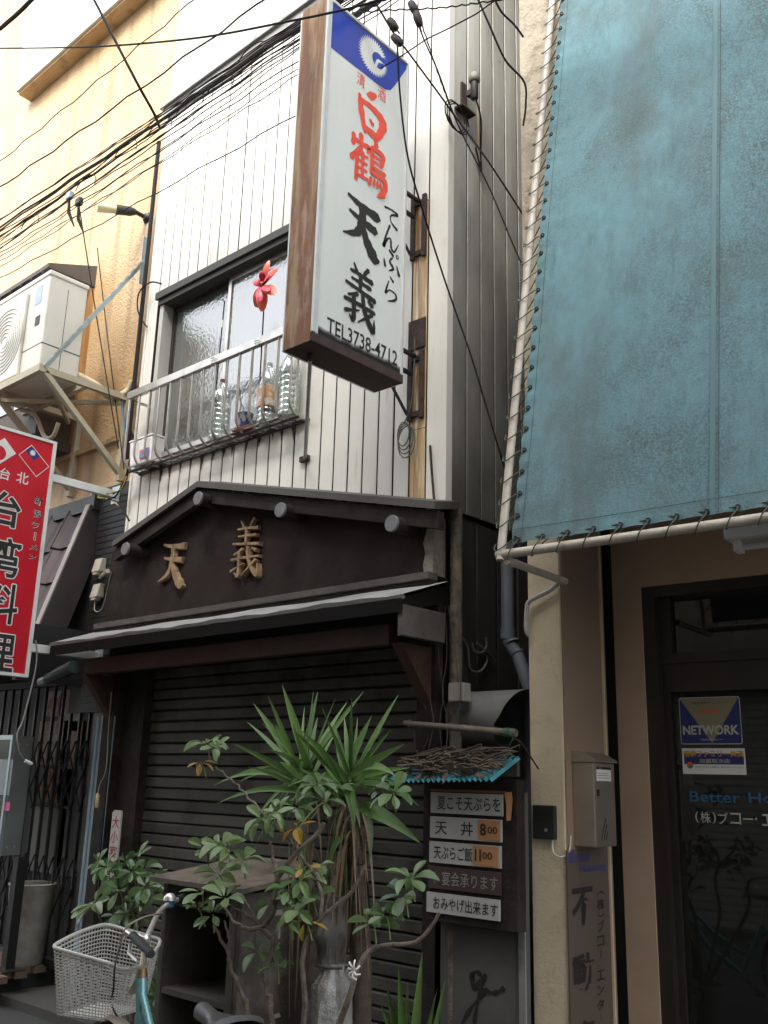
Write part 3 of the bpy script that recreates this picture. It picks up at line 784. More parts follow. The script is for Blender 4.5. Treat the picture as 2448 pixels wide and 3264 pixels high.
Rb(bx + .0005, bx + .006, yy0, yy0 + .018, zt_ - .155, zt_ - .125).build('lock', m_alud, mbx)
ym = (y0 + y1) / 2
for k in range(3):
    mb = RB(); ya = y0 + .05 + k * .026; L_ = .10 - k * .03
    mb.add([(bx + .001, ya, zb_ + .03), (bx + .001, ya + .008, zb_ + .03), (bx + .001, ya + .008 + L_ * .55, zb_ + .03 + L_), (bx + .001, ya + L_ * .55, zb_ + .03 + L_)], [(0, 1, 2, 3)])
    mb.build('slot', m_black, mbx)
# intercom with its lead
a = rY(1706, 2565, 0); b = rY(1777, 2676, 0)
ic = thing('intercom', 'small dark intercom box on the cream pier', 'intercom', FR((a.x + b.x) / 2, -.02, b.z))
Rb(a.x, b.x, -.028, 0, b.z, a.z).build('case', m_dmetal, ic, bevel=.005)
for k in range(7): Rb(a.x + .012, b.x - .012, -.0295, -.0285, a.z - .02 - k * .009, a.z - .016 - k * .009).build('grille_slit', m_black, ic)
RB().lathe([(0, -.005), (.007, -.004), (.008, 0)], ((a.x + b.x) / 2 + .012, -.028, b.z + .04), 12, (0, 1, 0)).build('button', m_stain, ic, True)
MB().tube(spline([FR(b.x - .02, -.012, b.z), FR(b.x - .01, -.025, b.z - .055), FR(b.x + .025, -.022, b.z - .075), FR(xp + .014, .01, b.z - .05), FR(xp + .014, .03, b.z + .02)]), .004, 6).build('lead', m_pale, ic, True)
# conduit
p = [FR(*rY(1788, 1846, -.03)), FR(*rY(1755, 1880, -.03)), FR(*rY(1690, 1915, -.03)), FR(*rY(1680, 1945, -.03)), FR(*rY(1678, 2000, -.03)), FR(*rY(1684, 2030, -.03))]
cd = MB().tube(spline(p, 5), [.013] * 22 + [.012, .01, .008, .005], 8).build('conduit_stub', M('grey conduit', (.36, .35, .34), .5), None, True)
tag(cd, 'grey taped conduit dangling from the top of the cream pier', 'conduit')

# tarpaulin on its pipe frame
A = rY(1597, 1768, -.56); Tt = rY(1761, 0, -.02)
lean = (Tt - A)
Tt = A + lean * 1.13
AW = 4.4
aw = thing('tarpaulin_awning', 'weathered teal tarpaulin laced to a cream pipe frame above the office door', 'awning', FR(A.x + AW / 2, A.y, A.z))
RB().tube([tuple(A - lean * .008), tuple(Tt)], .020, 10).build('frame_pipe', m_pipe, aw, True)
RB().tube([(A.x - .02, A.y, A.z), (A.x + AW, A.y, A.z)], .021, 10).build('frame_pipe', m_pipe, aw, True)
RB().tube([(A.x + AW, A.y, A.z), (Tt.x + AW, Tt.y, Tt.z)], .024, 10).build('frame_pipe', m_pipe, aw, True)
RB().tube([(A.x + .03, A.y, A.z - .03), (A.x + .03, 0, A.z - .03)], .02, 8).build('frame_pipe', m_pipe, aw, True)
up_ = Tt - A
ins = .055
def tp(u, v, off=0.0):
    p = Vector((A.x + ins + (AW - 2 * ins) * u, A.y, A.z + .045)) + Vector((up_.x * (1 if u < .5 else 1), up_.y, up_.z)) * (v * .985)
    p.y += math.exp(-u * 110) * .006 * math.sin(v * math.pi * 68 + 1) + math.exp(-v * 90) * .006 * math.sin(u * math.pi * 68) + .003 * math.sin(u * 23 + 2 * math.sin(v * 4)) * math.sin(v * 2.2 + 1) + .012 * math.sin(u * 5 + 1) * math.sin(v * math.pi) + .006 * math.sin(v * 9 + u * 7) - off
    return p
mb = RB().grid(lambda u, v: tp(u, v), 150, 150); mb.build('sheet', m_tarp, aw, True)
def strip_line(f, n, w, name, mat):
    mb = RB()
    for i in range(n):
        p0, d0 = f(i / n); p1, d1 = f((i + 1) / n)
        mb.add([p0 - d0 * w, p1 - d1 * w, p1 + d1 * w, p0 + d0 * w], [(0, 1, 2, 3)])
    return mb.build(name, mat, aw)
m_stitch = M('stitch line', (.05, .075, .08), .8)
strip_line(lambda t: (tp(.012, t, .004), Vector((1, 0, 0))), 40, .0012, 'hem_stitch', m_stitch)
strip_line(lambda t: (tp(t, .017, .004), Vector((0, 0, 1))), 40, .0012, 'hem_stitch', m_stitch)
su = (rY(2287, 1600, A.y).x - A.x - ins) / (AW - 2 * ins)
strip_line(lambda t: (tp(su, t, .004), Vector((1, 0, 0))), 40, .0016, 'seam', m_stitch)
strip_line(lambda t: (tp(su - .006, t, .0035), Vector((1, 0, 0))), 40, .012, 'seam_overlap', M('teal overlap', (.10, .19, .21), .7, var=.1, vscale=3))
eye = MB()
for i in range(12):
    pass
eye = MB().tube([(.009 * math.cos(t * math.pi / 6), 0, .009 * math.sin(t * math.pi / 6)) for t in range(12)], .0035, 5, closed=True).mesh('eyelet', m_dmetal, True)
NL = 34
rp = []
for k in range(NL + 1):
    v = .006 + k * .985 / NL
    e = tp(.0045, v, .006); q = A + up_ * (v * .985)
    link('eyelet', eye, aw, FR(*e), rot=(0, 0, RA))
    q2 = A + up_ * min(1, (v + .45 / NL) * .985)
    rp += [e + Vector((0, -.004, 0)), q + Vector((-.01, -.03, -.01)), q2 + Vector((-.036, 0, -.02)), q2 + Vector((-.01, .03, .0))]
RB().tube(spline(rp, 3), .0032, 5).build('lacing_cord', m_rope, aw, True)
NB = 34
rp = []
for k in range(NB + 1):
    u = .008 + k * .984 / NB
    e = tp(u, .004, .006)
    link('eyelet', eye, aw, FR(*e), rot=(0, 0, RA))
    q = Vector((e.x - .035, A.y, A.z))
    rp += [e + Vector((0, -.004, 0)), q + Vector((.01, -.029, .008)), q + Vector((-.012, -.012, -.028)), q + Vector((-.012, .028, 0)), q + Vector((.06, .012, .05))]
RB().tube(spline(rp, 3), .0032, 5).build('lacing_cord', m_rope, aw, True)
rp = []
for k in range(9):
    yy = A.y + .04 + k * .058
    rp += [Vector((A.x + .03, yy, A.z - .03)), Vector((A.x + .10, yy + .02, A.z + .05))]
pass
# strip light
f0 = rY(2345, 1750, .12)
sl = thing('strip_light', 'white fluorescent strip light under the awning over the office door', 'light fixture', FR(f0.x + .6, .15, f0.z))
Rb(f0.x - .03, f0.x + 1.2, .05, .19, f0.z + .035, f0.z + .10).build('housing', m_white, sl, bevel=.01)
for xx in (f0.x, f0.x + 1.15): Rb(xx, xx + .03, .08, .16, f0.z - .02, f0.z + .034).build('tube_holder', m_white, sl, bevel=.005)
RB().tube([(f0.x + .03, .12, f0.z + .003), (f0.x + 1.15, .12, f0.z + .003)], .015, 12).build('tube', M('tube glass', (.7, .7, .68), .3), sl, True)
Rb(f0.x + .4, f0.x + .43, .1, .14, f0.z + .10, 2.95).build('hanger', m_white, sl)

# ------------------------------------------------------------------ the alley mouth between shop and office
B(XR + .03, -2.76, 2.5, 2.6, 0, 7.0).build('alley_end_blocker', m_gap, shop)  # unseen wall, raised to keep light out of the deep alley
ad = thing('alley_door', 'grey sheet metal door closing the alley beside the menu board', 'door', (-2.97, .02, 0))
B(-3.235, -2.70, 0, .03, .02, 1.52).build('leaf', m_grey, ad)
B(-3.235, -2.70, -.012, -.001, 1.46, 1.52).build('top_strip', M('grey strip', (.15, .145, .135), .6), ad)
B(-2.735, -2.70, -.012, -.001, .02, 1.455).build('edge_strip', m_zinc, ad)
m_graf = M('brown marker', (.012, .011, .01), .7)
def ribbon(pxs, Y, w, name, mat, parent, lift=.0):
    P = spline([pY(a, b, Y) for a, b in pxs], 6)
    mb = MB()
    k = len(P); L_ = []; R_ = []
    for i, q in enumerate(P):
        t = (P[min(i + 1, k - 1)] - P[max(i - 1, 0)]).normalized(); n = Vector((-t.z, 0, t.x)) * w * (.5 + .2 * math.sin(i * .9))
        L_.append(q + n); R_.append(q - n)
    mb.add(L_ + R_, [(i, i + 1, k + i + 1, k + i) for i in range(k - 1)])
    return mb.build(name, mat, parent)
for i, s_ in enumerate(([(1505, 3105), (1515, 3140), (1535, 3120), (1520, 3098), (1500, 3115), (1512, 3150), (1545, 3160), (1500, 3215), (1472, 3264)], [(1548, 3105), (1535, 3150), (1522, 3200), (1510, 3264)], [(1545, 3155), (1570, 3165), (1590, 3160), (1608, 3148)])):
    ribbon(s_, -.002 - .0008 * i, .018, 'graffiti_mark', m_graf, ad)
# menu board
mn = thing('menu_board', 'dark wall menu board with five plates of brush written dishes', 'menu board', (-2.98, -.06, .85))
YB = -.085
def zr(px0, py0, px1, py1, Y=YB):
    a = pY(px0, (py0), Y); b = pY(px1, py1, Y); return a, b
p0 = pY(1362, 2505, YB); p1 = pY(1650, 2960, YB)
B(p0.x, p1.x, YB + .004, -.013, p1.z - .02, p0.z + .04).build('backboard', m_dwood, mn, bevel=.004)
m_plate = M('menu plate', (.40, .395, .38), .5, var=.08, vscale=9, col2=(.30, .29, .26), m2=(.6, .8), s2=8)
m_tape = M('orange paper', (.42, .20, .08), .7, var=.12)
def zoom6(x, y): return 1200 + x / 2.718, 2450 + y / 2.718
rows = [((478, 195), (1100, 235), (1095, 425), (478, 370)), ((476, 402), (1092, 455), (1086, 652), (470, 585)), ((468, 612), (1086, 688), (1082, 880), (465, 795)), ((462, 838), (1084, 905), (1080, 1105), (456, 1025)), ((445, 1055), (1076, 1150), (1070, 1342), (440, 1217))]
words = ['夏こそ天ぷらを', '天　丼', '天ぷらご飯', '宴会承ります', 'おみやげ出来ます']
for i, q in enumerate(rows):
    c4 = [pY(*zoom6(*c), YB) for c in q]
    x0 = (c4[0].x + c4[3].x) / 2; x1 = (c4[1].x + c4[2].x) / 2; z1 = (c4[0].z + c4[1].z) / 2; z0 = (c4[2].z + c4[3].z) / 2
    pm = m_plate if i != 3 else M('dark plate', (.05, .03, .027), .6)
    im = m_ink if i != 3 else M('chalk lettering', (.25, .24, .22), .7)
    B(x0, x1, YB - .008, YB + .003, z0, z1).build('menu_plate', pm, mn)
    o = Vector((x0, YB - .008, z0)); w_ = x1 - x0; h_ = z1 - z0
    f = (.10, .98) if i in (0, 4) else ((.08, .62) if i == 1 else ((.07, .62) if i == 2 else (.2, .97)))
    text(words[i], 'lettering', im, mn, o + UX * (w_ * f[0]) + UZ * (h_ * .18), UX, UZ, w_ * (f[1] - f[0]), h_ * .64, bold=.007 if i != 3 else .002)
    if i == 3:
        for k_, cc in enumerate('大小'):
            text(cc, 'lettering', im, mn, o + UX * (w_ * .07) + UZ * (h_ * (.55 - .35 * k_)), UX, UZ, w_ * .05, h_ * .22)
    if i in (1, 2):
        f0_, f1_ = ((.69, .985) if i == 1 else (.63, .97))
        B(x0 + w_ * f0_, x0 + w_ * f1_, YB - .011, YB - .0085, z0 + h_ * .06, z1 - h_ * .04).build('price_patch', m_tape, mn)
        text('8' if i == 1 else '11', 'lettering', m_ink, mn, o + UX * (w_ * (f0_ + .03)) + UZ * (h_ * .25) - UY * .003, UX, UZ, w_ * .085, h_ * .55, bold=.03)
        text('00', 'lettering', m_ink, mn, o + UX * (w_ * (f0_ + .135)) + UZ * (h_ * .36) - UY * .003, UX, UZ, w_ * .13, h_ * .32, bold=.01)
a = pY(1606, 2527, YB - .012); b = pY(1638, 2615, YB - .012)
mb = MB().add([(a.x, YB - .012, a.z), (b.x - .01, YB - .014, a.z + .005), (b.x, YB - .02, a.z - .03), (b.x - .005, YB - .03, b.z), (b.x - .03, YB - .028, b.z - .003), (a.x + .015, YB - .016, a.z - .05)], [(0, 1, 2, 3, 4, 5)])
mb.build('torn_tape', m_tape, mn)
B(pY(1378, 2515, YB).x, a.x + .01, YB - .013, YB - .0085, a.z - .004, a.z + .008).build('torn_tape', M('brown tape', (.20, .07, .04), .7), mn)
# corrugated canopy with twigs and a bamboo pole over the board
c0 = pY(1228, 2462, -.24); c1 = pY(1562, 2467, -.24)
cn = thing('corrugated_canopy', 'small blue corrugated plastic canopy above the menu board', 'canopy', ((c0.x + c1.x) / 2, -.2, 1.5))
zc = 1.572
def cor(u, v):
    return Vector((c0.x + (c1.x + .01 - c0.x) * u, -.24 + .235 * v, zc + .11 * v + .008 * (1 if int(u * 42) % 2 else -1) - .02 * (1 - u) * (1 - v)))
MB().grid(cor, 42, 3).build('sheet', M('blue corrugated plastic', (.05, .21, .25), .4, var=.12, vscale=8), cn)
B(c0.x + .1, c1.x, -.02, .0, zc + .02, zc + .11).build('batten', m_gwood, cn)
tw = MB()
for k in range(170):
    x = random.uniform(c0.x + .02, c1.x - .08); t = random.random(); y = -.225 + .2 * t
    z = zc + .022 + .11 * (y + .24) / .235 + random.uniform(0, .05) * (1 - abs(2 * t - 1) * .5)
    a_ = random.uniform(-.5, .5) + (math.pi / 2 if random.random() < .12 else 0); l_ = random.uniform(.05, .22)
    d_ = Vector((math.cos(a_), math.sin(a_) * .7, random.uniform(-.25, .25))) * l_
    q = Vector((x, y, z)); q2 = q + d_; q2.x = min(q2.x, c1.x + .0)
    tw.tube([q, q.lerp(q2, .5) + Vector((0, 0, random.uniform(-.012, .015))), q2], [random.uniform(.003, .008)] * 3, 5)
for k in range(26):
    x = random.uniform(c0.x + .1, c1.x - .1)
    q = Vector((x, -.215, zc + .03)); d_ = Vector((random.uniform(-.08, .08), -.02, random.uniform(-.06, .05)))
    s_ = Vector((.02, 0, .008))
    tw.add([q - s_, q + s_, q + d_ + s_ * .6, q + d_ - s_ * .6], [(0, 1, 2, 3)])
to = tw.build('dry_twigs', M('dry twigs', (.10, .075, .055), .9, var=.4, vscale=30), None)
to['kind'] = 'stuff'; tag(to, 'heap of dry brown twigs and leaves on the blue canopy', 'twigs')
a = pY(1290, 2305, -.16); b = pY(1645, 2337, -.16)
bp = thing('bamboo_pole', 'old bamboo pole lashed above the blue canopy', 'pole', (a + b) / 2)
MB().tube([a.lerp(b, t / 8) for t in range(9)], [.014, .0155, .016, .0165, .017, .0175, .018, .018, .0185], 10).build('cane', M('old bamboo', (.14, .115, .082), .6, var=.35, vscale=14, col2=(.10, .085, .07), s2=9), bp, True)
for t in (.05, .42, .55, .9):
    q = a.lerp(b, t); d_ = (b - a).normalized()
    MB().tube([q - d_ * .006, q, q + d_ * .006], [.0175, .020, .0175], 10).build('node', M('old bamboo', (.2, .2, .2)), bp, True)
cw = []
for k in range(60):
    an = k * 1.1; q = a.lerp(b, .91 + .0012 * k)
    cw.append(q + Vector((0, math.cos(an) * .021, math.sin(an) * .021)))
cw += [cw[-1] + Vector((.0, .0, -.05)), cw[-1] + Vector((-.05, .02, -.10)), cw[-1] + Vector((.0, .03, -.13))]
MB().tube(cw, .002, 4).build('lashing', M('green twine', (.05, .13, .08), .8), bp)
MB().tube([b + Vector((-.06, .018, 0)), b + Vector((-.05, .12, -.04)), Vector((b.x - .05, .10, zc + .06))], .004, 5).build('stay', m_rust, bp)
MB().tube([a + Vector((.06, 0, .0)), Vector((a.x + .02, -.1, zc + .14)), Vector((a.x + .06, -.04, zc + .08))], .006, 5).build('stay', m_gwood, bp)
# exhaust cowl
hc = pY(1590, 2262, .10)
ex = thing('exhaust_cowl', 'grey sheet metal exhaust cowl sticking out of the shop side wall', 'exhaust cowl', (hc.x, .10, hc.z - .2))
n = 22; L_ = []; rr = .155
mb = MB()
for j in range(7):
    for k in range(n):
        t = 2 * math.pi * k / n
        cyy, czz = math.cos(t) * rr, math.sin(t) * rr
        xe = -2.86 + (.02 if czz > 0 else .0) + czz * .45
        x = (XR + .03) + (xe - XR - .03) * j / 6
        mb.v.append((x, .16 + cyy, hc.z - .03 + czz * (1 if czz < 0 else .85)))
mb.f = [(j * n + k, j * n + (k + 1) % n, (j + 1) * n + (k + 1) % n, (j + 1) * n + k) for j in range(6) for k in range(n)]; mb.mi = [0] * len(mb.f)
mb.build('duct', M('grimy zinc', (.17, .17, .165), .55, metal=.3, var=.3, vscale=7, col2=(.09, .075, .06), m2=(.52, .7), s2=6), ex, True)
MB().lathe([(rr * .9, 0), (rr * .9, .01)], (XR + .08, .16, hc.z - .03), 20, (1, 0, 0)).build('baffle', m_black, ex)
# drainpipe
q = [pY(1619, 1700, .3), pY(1619, 2020, .3)]
dpv = thing('drainpipe', 'grey plastic drainpipe with an elbow in the alley', 'drainpipe', q[1])
pa = Vector((q[1].x, .3, pY(1619, 1735, .3).z)); pb = q[1].copy()
e1_ = pY(1650, 2090, .3); e2_ = pY(1685, 2190, .3)
m_pvc = M('grey pvc', (.12, .13, .15), .45, var=.12)
MB().tube([pa, pb], .036, 14).build('pipe', m_pvc, dpv, True)
MB().tube([pb, pb + Vector((0, 0, -.035)), e1_, e2_, Vector((e2_.x, .3, 0.02))], .035, 14).build('pipe', m_pvc, dpv, True)
MB().tube([pb + Vector((0, 0, .03)), pb + Vector((0, 0, -.03))], .041, 14).build('socket', m_pvc, dpv, True)
d_ = (e1_ - pb).normalized()
for t in (.35, .85): MB().tube([pb.lerp(e1_, t), pb.lerp(e1_, t) + d_ * .012], .040, 14).build('socket', m_pvc, dpv, True)
# mottled corner pipe, peeling plaster, junction box, small lines
q = pY(1450, 1900, .02)
cp = MB().tube([(q.x, .03, .0), (q.x, .03, 3.0)], .034, 12).build('corner_pipe', M('mottled pipe', (.10, .085, .065), .85, var=.5, vscale=20, bump=.6, bscale=60, col2=(.17, .14, .10), s2=14), None, True)
tag(cp, 'mottled brown vertical pipe at the shop corner beside the alley', 'pipe')
pl = MB(); 
zs = [2.62, 2.68, 2.74, 2.80, 2.88, 2.95]; ws = [.05, .06, .045, .06, .035, .02]
pl.add([(XR + .02 - w, GFY - .006, z) for z, w in zip(zs, ws)] + [(XR + .028, GFY - .006, z) for z in zs], [(i, i + 1, 7 + i, 6 + i) for i in range(5)])
pl.add([(XR + .028, GFY - .006, z) for z in zs] + [(XR + .028, -.0, z) for z in zs], [(i, i + 1, 7 + i, 6 + i) for i in range(5)])
pl.build('bare_plaster', M('bare plaster', (.24, .22, .18), .9, var=.3, vscale=30, bump=.8, bscale=60), shop)
a = pY(1432, 2178, -.06); b = pY(1480, 2235, -.06)
jb = thing('meter_box', 'small grey cable box on the corner pipe above the bamboo pole', 'cable box', ((a.x + b.x) / 2, -.03, b.z))
B(a.x, b.x, -.07, -.005, b.z, a.z).build('cover', M('dirty plastic', (.26, .25, .22), .5), jb, bevel=.006)
B(a.x + .012, b.x - .012, -.06, -.01, b.z - .05, b.z - .001).build('gland', m_black, jb)
for k in range(6):
    x = -3.26 + k * .045
    pts = [Vector((x + random.uniform(-.02, .02), -.07 + random.uniform(-.01, .02), z)) + Vector((random.uniform(-.02, .02), 0, 0)) for z in (2.45, 2.2, 2.0, 1.85, 1.7)]
    w_ = MB().tube(spline(pts, 5), .0028, 5).build('loose_wire', M('dull wire', (.05, .048, .045), .6), None, True)
    tag(w_, 'thin loose wire hanging by the timber post at the alley', 'wire', 'loose wires at the alley mouth')
ci_ = 0
for pts in ([(1505, 2050), (1512, 2075), (1535, 2080), (1550, 2060), (1548, 2030)], [(1460, 2020), (1490, 2060), (1498, 2130), (1530, 2140), (1552, 2110), (1550, 2090)], [(1520, 2050), (1560, 2085), (1580, 2110)]):
    w_ = MB().tube(spline([pX(a_, b_, XR + .04) for a_, b_ in pts], 5), .006, 6).build('loose_pipe', M('dull wire2', (.10, .095, .085), .6), None, True)
    tag(w_, ('short hooked pipe end on the sooty side wall', 'long curled pipe hanging on the sooty side wall', 'straight broken pipe end on the sooty side wall')[ci_], 'pipe'); ci_ += 1
# ------------------------------------------------------------------ orange building on the left
def stucco_mat():
    m = bpy.data.materials.new('orange trowelled stucco'); m.use_nodes = True
    nt = m.node_tree; N = nt.nodes; L = nt.links; p = N['Principled BSDF']
    g_ = N.new('ShaderNodeNewGeometry')
    n1 = N.new('ShaderNodeTexNoise'); n1.inputs['Scale'].default_value = 1.6; n1.inputs['Detail'].default_value = 7
    r1 = N.new('ShaderNodeValToRGB'); r1.color_ramp.elements[0].position = .3; r1.color_ramp.elements[1].position = .75
    r1.color_ramp.elements[0].color = (.62, .44, .25, 1); r1.color_ramp.elements[1].color = (.50, .32, .155, 1)
    L.new(g_.outputs['Position'], n1.inputs['Vector']); L.new(n1.outputs['Fac'], r1.inputs[0])
    mp_ = N.new('ShaderNodeMapping'); mp_.inputs['Scale'].default_value = (5, 5, .35); n3 = N.new('ShaderNodeTexNoise'); n3.inputs['Scale'].default_value = 1.3; n3.inputs['Detail'].default_value = 8
    L.new(g_.outputs['Position'], mp_.inputs['Vector']); L.new(mp_.outputs[0], n3.inputs['Vector'])
    r3 = N.new('ShaderNodeValToRGB'); r3.color_ramp.elements[0].position = .52; r3.color_ramp.elements[1].position = .75; L.new(n3.outputs['Fac'], r3.inputs[0])
    x3 = N.new('ShaderNodeMix'); x3.data_type = 'RGBA'; x3.inputs[7].default_value = (.33, .22, .12, 1); L.new(r3.outputs[0], x3.inputs[0]); L.new(r1.outputs[0], x3.inputs[6])
    L.new(x3.outputs[2], p.inputs['Base Color'])
    n2 = N.new('ShaderNodeTexNoise'); n2.inputs['Scale'].default_value = 17; n2.inputs['Detail'].default_value = 2; n2.inputs['Distortion'].default_value = 2.6
    r2 = N.new('ShaderNodeValToRGB'); r2.color_ramp.elements[0].position = .44; r2.color_ramp.elements[1].position = .56
    b = N.new('ShaderNodeBump'); b.inputs['Strength'].default_value = .55; b.inputs['Distance'].default_value = .012
    L.new(g_.outputs['Position'], n2.inputs['Vector']); L.new(n2.outputs['Fac'], r2.inputs[0]); L.new(r2.outputs[0], b.inputs['Height']); L.new(b.outputs[0], p.inputs['Normal'])
    p.inputs['Roughness'].default_value = .42
    return m
m_orange = stucco_mat()
m_obsc = M('dark brown panel', (.06, .042, .032), .6, var=.25, vscale=6)
ob = thing('orange_building', 'orange stucco building with a hooded upper window left of the clad shop', 'building', (-8.6, .5, 0))
OX = -6.36
B(-12.5, OX, .02, 5, 3.35, 11.5).build('upper_wall', m_orange, ob)
B(-12.5, OX, .5, 5, 0, 3.35).build('lower_wall', m_gap, ob)
B(-12.5, OX + .004, -.02, .0195, 4.16, 4.20).build('string_course', m_orange, ob)
B(OX + .0005, OX + .012, .019, 5, 6.9, 11.5).build('side_wall', M('white render', (.74, .71, .64), .8, var=.06, vscale=2), ob)
# white balcony fascia high up
q = pY(50, 292, -.16)
m_render = M('white render', (.74, .71, .64), .8, var=.06, vscale=2)
B(-12.5, OX - .3, -.16, .019, q.z, 11.5).build('balcony_front', m_render, ob) if False else None
B(q.x, OX - .02, -.16, .019, q.z, q.z + 1.6).build('balcony_front', m_render, ob)
B(q.x + .01, OX - .03, -.13, .0185, q.z - .03, q.z - .001).build('balcony_soffit', m_orange, ob)
# hooded bay window
h0 = pY(157, 847, -.42); hw = pY(305, 852, .02)
BX1 = hw.x; BX0 = -9.0
hood = MB().hexa([(BX0, -.44, h0.z - .03), (BX1 + .03, -.44, h0.z - .03), (BX1 + .03, .019, h0.z - .03), (BX0, .019, h0.z - .03), (BX0, -.44, h0.z + .01), (BX1 + .03, -.44, h0.z + .01), (BX1 + .03, .019, hw.z), (BX0, .019, hw.z)])
hd = hood.build('window_hood', M('hood metal', (.085, .075, .07), .5, var=.2), ob)
for k in range(9): B(BX0 + .1 + k * .19, BX0 + .12 + k * .19, -.445, -.441, h0.z - .06, h0.z - .031).build('hood_tab', m_dmetal, hd)
bay = B(BX0 + .05, BX1 - .02, -.34, .019, 4.28, h0.z - .031).build('bay_window', m_obsc, ob)
B(BX1 - .02, BX1 + .03, -.02, .0195, 4.2, h0.z - .05).build('window_trim', M('orange trim', (.40, .21, .07), .6), ob)
for k in range(3):
    B(BX0 + .15 + k * .55, BX0 + .6 + k * .55, -.35, -.341, 4.6, h0.z - .2).build('pane', m_frost, bay)
B(BX0, BX1 + .01, -.38, .019, 4.20, 4.279).build('bay_sill', m_obsc, ob)

# air conditioner on its bracket
bx1, bx0, bz = -6.50, -7.24, 4.50
m_putty = M('putty enamel', (.42, .37, .265), .55, var=.12, vscale=10, col2=(.24, .18, .11), m2=(.64, .78), s2=14)
m_acw = M('ac enamel', (.60, .58, .52), .45, var=.08, vscale=3, col2=(.44, .41, .34), m2=(.58, .8), s2=6, stretch=.4)
br_ = thing('wall_bracket', 'putty coloured angle iron wall bracket carrying the air conditioner', 'bracket', ((bx0 + bx1) / 2, -.3, 3.8))
for x in (bx0, bx1):
    MB().bar((x, -.78, bz), (x, .0, bz), .045, .05).build('arm', m_putty, br_)
    MB().bar((x, -.74, bz - .02), (x, -.01, 3.86), .04, .045, up=(1, 0, 0)).build('brace', m_putty, br_)
    B(x - .025, x + .025, -.03, .018, 3.80, bz + .02).build('upright', m_putty, br_)
B(bx0 - .25, bx1 + .024, -.80, -.755, bz - .028, bz + .03).build('front_rail', m_putty, br_)
B(bx0 - .25, bx1, -.40, -.36, bz - .024, bz + .024).build('rear_rail', m_putty, br_)
MB().bar((bx0, -.1, bz - .06), (bx1, -.70, bz - .05), .03, .03).build('cross_brace', m_putty, br_)
MB().bar((bx0, -.72, bz - .055), (bx1, -.06, bz - .055), .03, .03).build('cross_brace', m_putty, br_)
ax1, ax0, ay0, ay1, az0, az1 = -6.62, -7.50, -.735, -.40, bz + .03, 5.385
ac = thing('air_conditioner', 'cream air conditioner outdoor unit on a high wall bracket', 'air conditioner', ((ax0 + ax1) / 2, (ay0 + ay1) / 2, az0))
B(ax0, ax1, ay0, ay1, az0, az1).build('casing', m_acw, ac, bevel=.012)
B(ax0 - .01, ax1 + .008, ay0 - .008, ay1 + .008, az1 - .03, az1 + .012).build('lid', m_acw, ac, bevel=.01)
B(ax0 + .02, ax1 - .30, ay0 - .03, ay0 - .001, az0 + .04, az1 - .1).build('fan_panel', M('ac panel', (.56, .54, .49), .4), ac, bevel=.01)
fc = Vector(((ax0 + ax1) / 2 - .14, ay0 - .031, (az0 + az1) / 2 - .03))
for k in range(9):
    r_ = .05 + k * .034
    if r_ > .29: break
    MB().tube([fc + Vector((r_ * math.cos(t * math.pi / 14), 0, r_ * math.sin(t * math.pi / 14))) for t in range(28)], .004, 5, closed=True).build('fan_grille_ring', M('ac grille', (.34, .32, .28), .4), ac, True)
B(ax1 - .3 - .002, ax1 + .0012, ay0 - .0014, ay1 - .001, az0 + .235, az0 + .243).build('panel_seam', m_alud, ac)
B(ax1 - .001, ax1 + .0013, ay0 + .165, ay0 + .169, az0 + .01, az0 + .76).build('panel_seam', m_alud, ac)
B(ax1 - .15, ax1 - .08, ay0 - .004, ay0 - .001, az0 + .42, az0 + .50).build('handle_recess', m_dmetal, ac)
B(ax1 - .2, ax1 - .1, ay0 - .0025, ay0 - .001, az1 - .24, az1 - .08).build('rating_label', M('blue label', (.36, .45, .52), .5), ac)
hp = MB().tube(spline([(ax1 - .05, ay1, az0 + .1), (-6.58, -.26, az0 + .03), (-6.55, -.12, az0 - .04), (-6.48, -.03, az0 + .02), (-6.43, -.02, az0 + .1)], 6), .03, 10).build('insulated_hose', M('hose wrap', (.48, .41, .28), .7, var=.15), ac, True)
MB().tube(spline([(-7.3, -.5, bz - .05), (-7.15, -.45, bz - .12), (-7.0, -.42, bz - .33), (-6.86, -.42, bz - .36), (-6.80, -.42, bz - .26)], 6), .018, 8).build('drain_hose', M('drain hose', (.40, .34, .24), .6), ac, True)
# galvanised slotted angle
a = Vector((bx1 + .03, -.76, bz + .03)); b = pY(453, 832, -.03)
sa = thing('slotted_angle', 'galvanised slotted angle brace tying the bracket to the orange wall', 'brace', (a.x, a.y, a.z))
d_ = (b - a)
m_galv = M('galvanised', (.36, .43, .45), .35, metal=.6, var=.15, vscale=20)
nS = 14
mb = MB(); sd = Vector((1, 0, 0)); nrm = d_.normalized().cross(sd).normalized()
mb.bar(a + sd * .017, b + sd * .017, .006, .004, up=nrm); mb.bar(a - sd * .017, b - sd * .017, .006, .004, up=nrm)
for k in range(nS + 1):
    c_ = a.lerp(b, k / nS); mb.bar(c_ - sd * .017, c_ + sd * .017, .022, .0035, up=nrm)
mb.build('slotted_leg', m_galv, sa)
mb = MB(); mb.bar(a - sd * .021 + nrm * .018, b - sd * .021 + nrm * .018, .0035, .036, up=nrm); mb.build('plain_leg', m_galv, sa)
mb = MB(); mb.box(b.x - .02, b.x - .012, -.03, .016, b.z - .2, b.z + .24); mb.box(b.x - .02, b.x + .02, .008, .017, b.z - .2, b.z + .24)
mb.build('wall_leg', m_galv, sa)
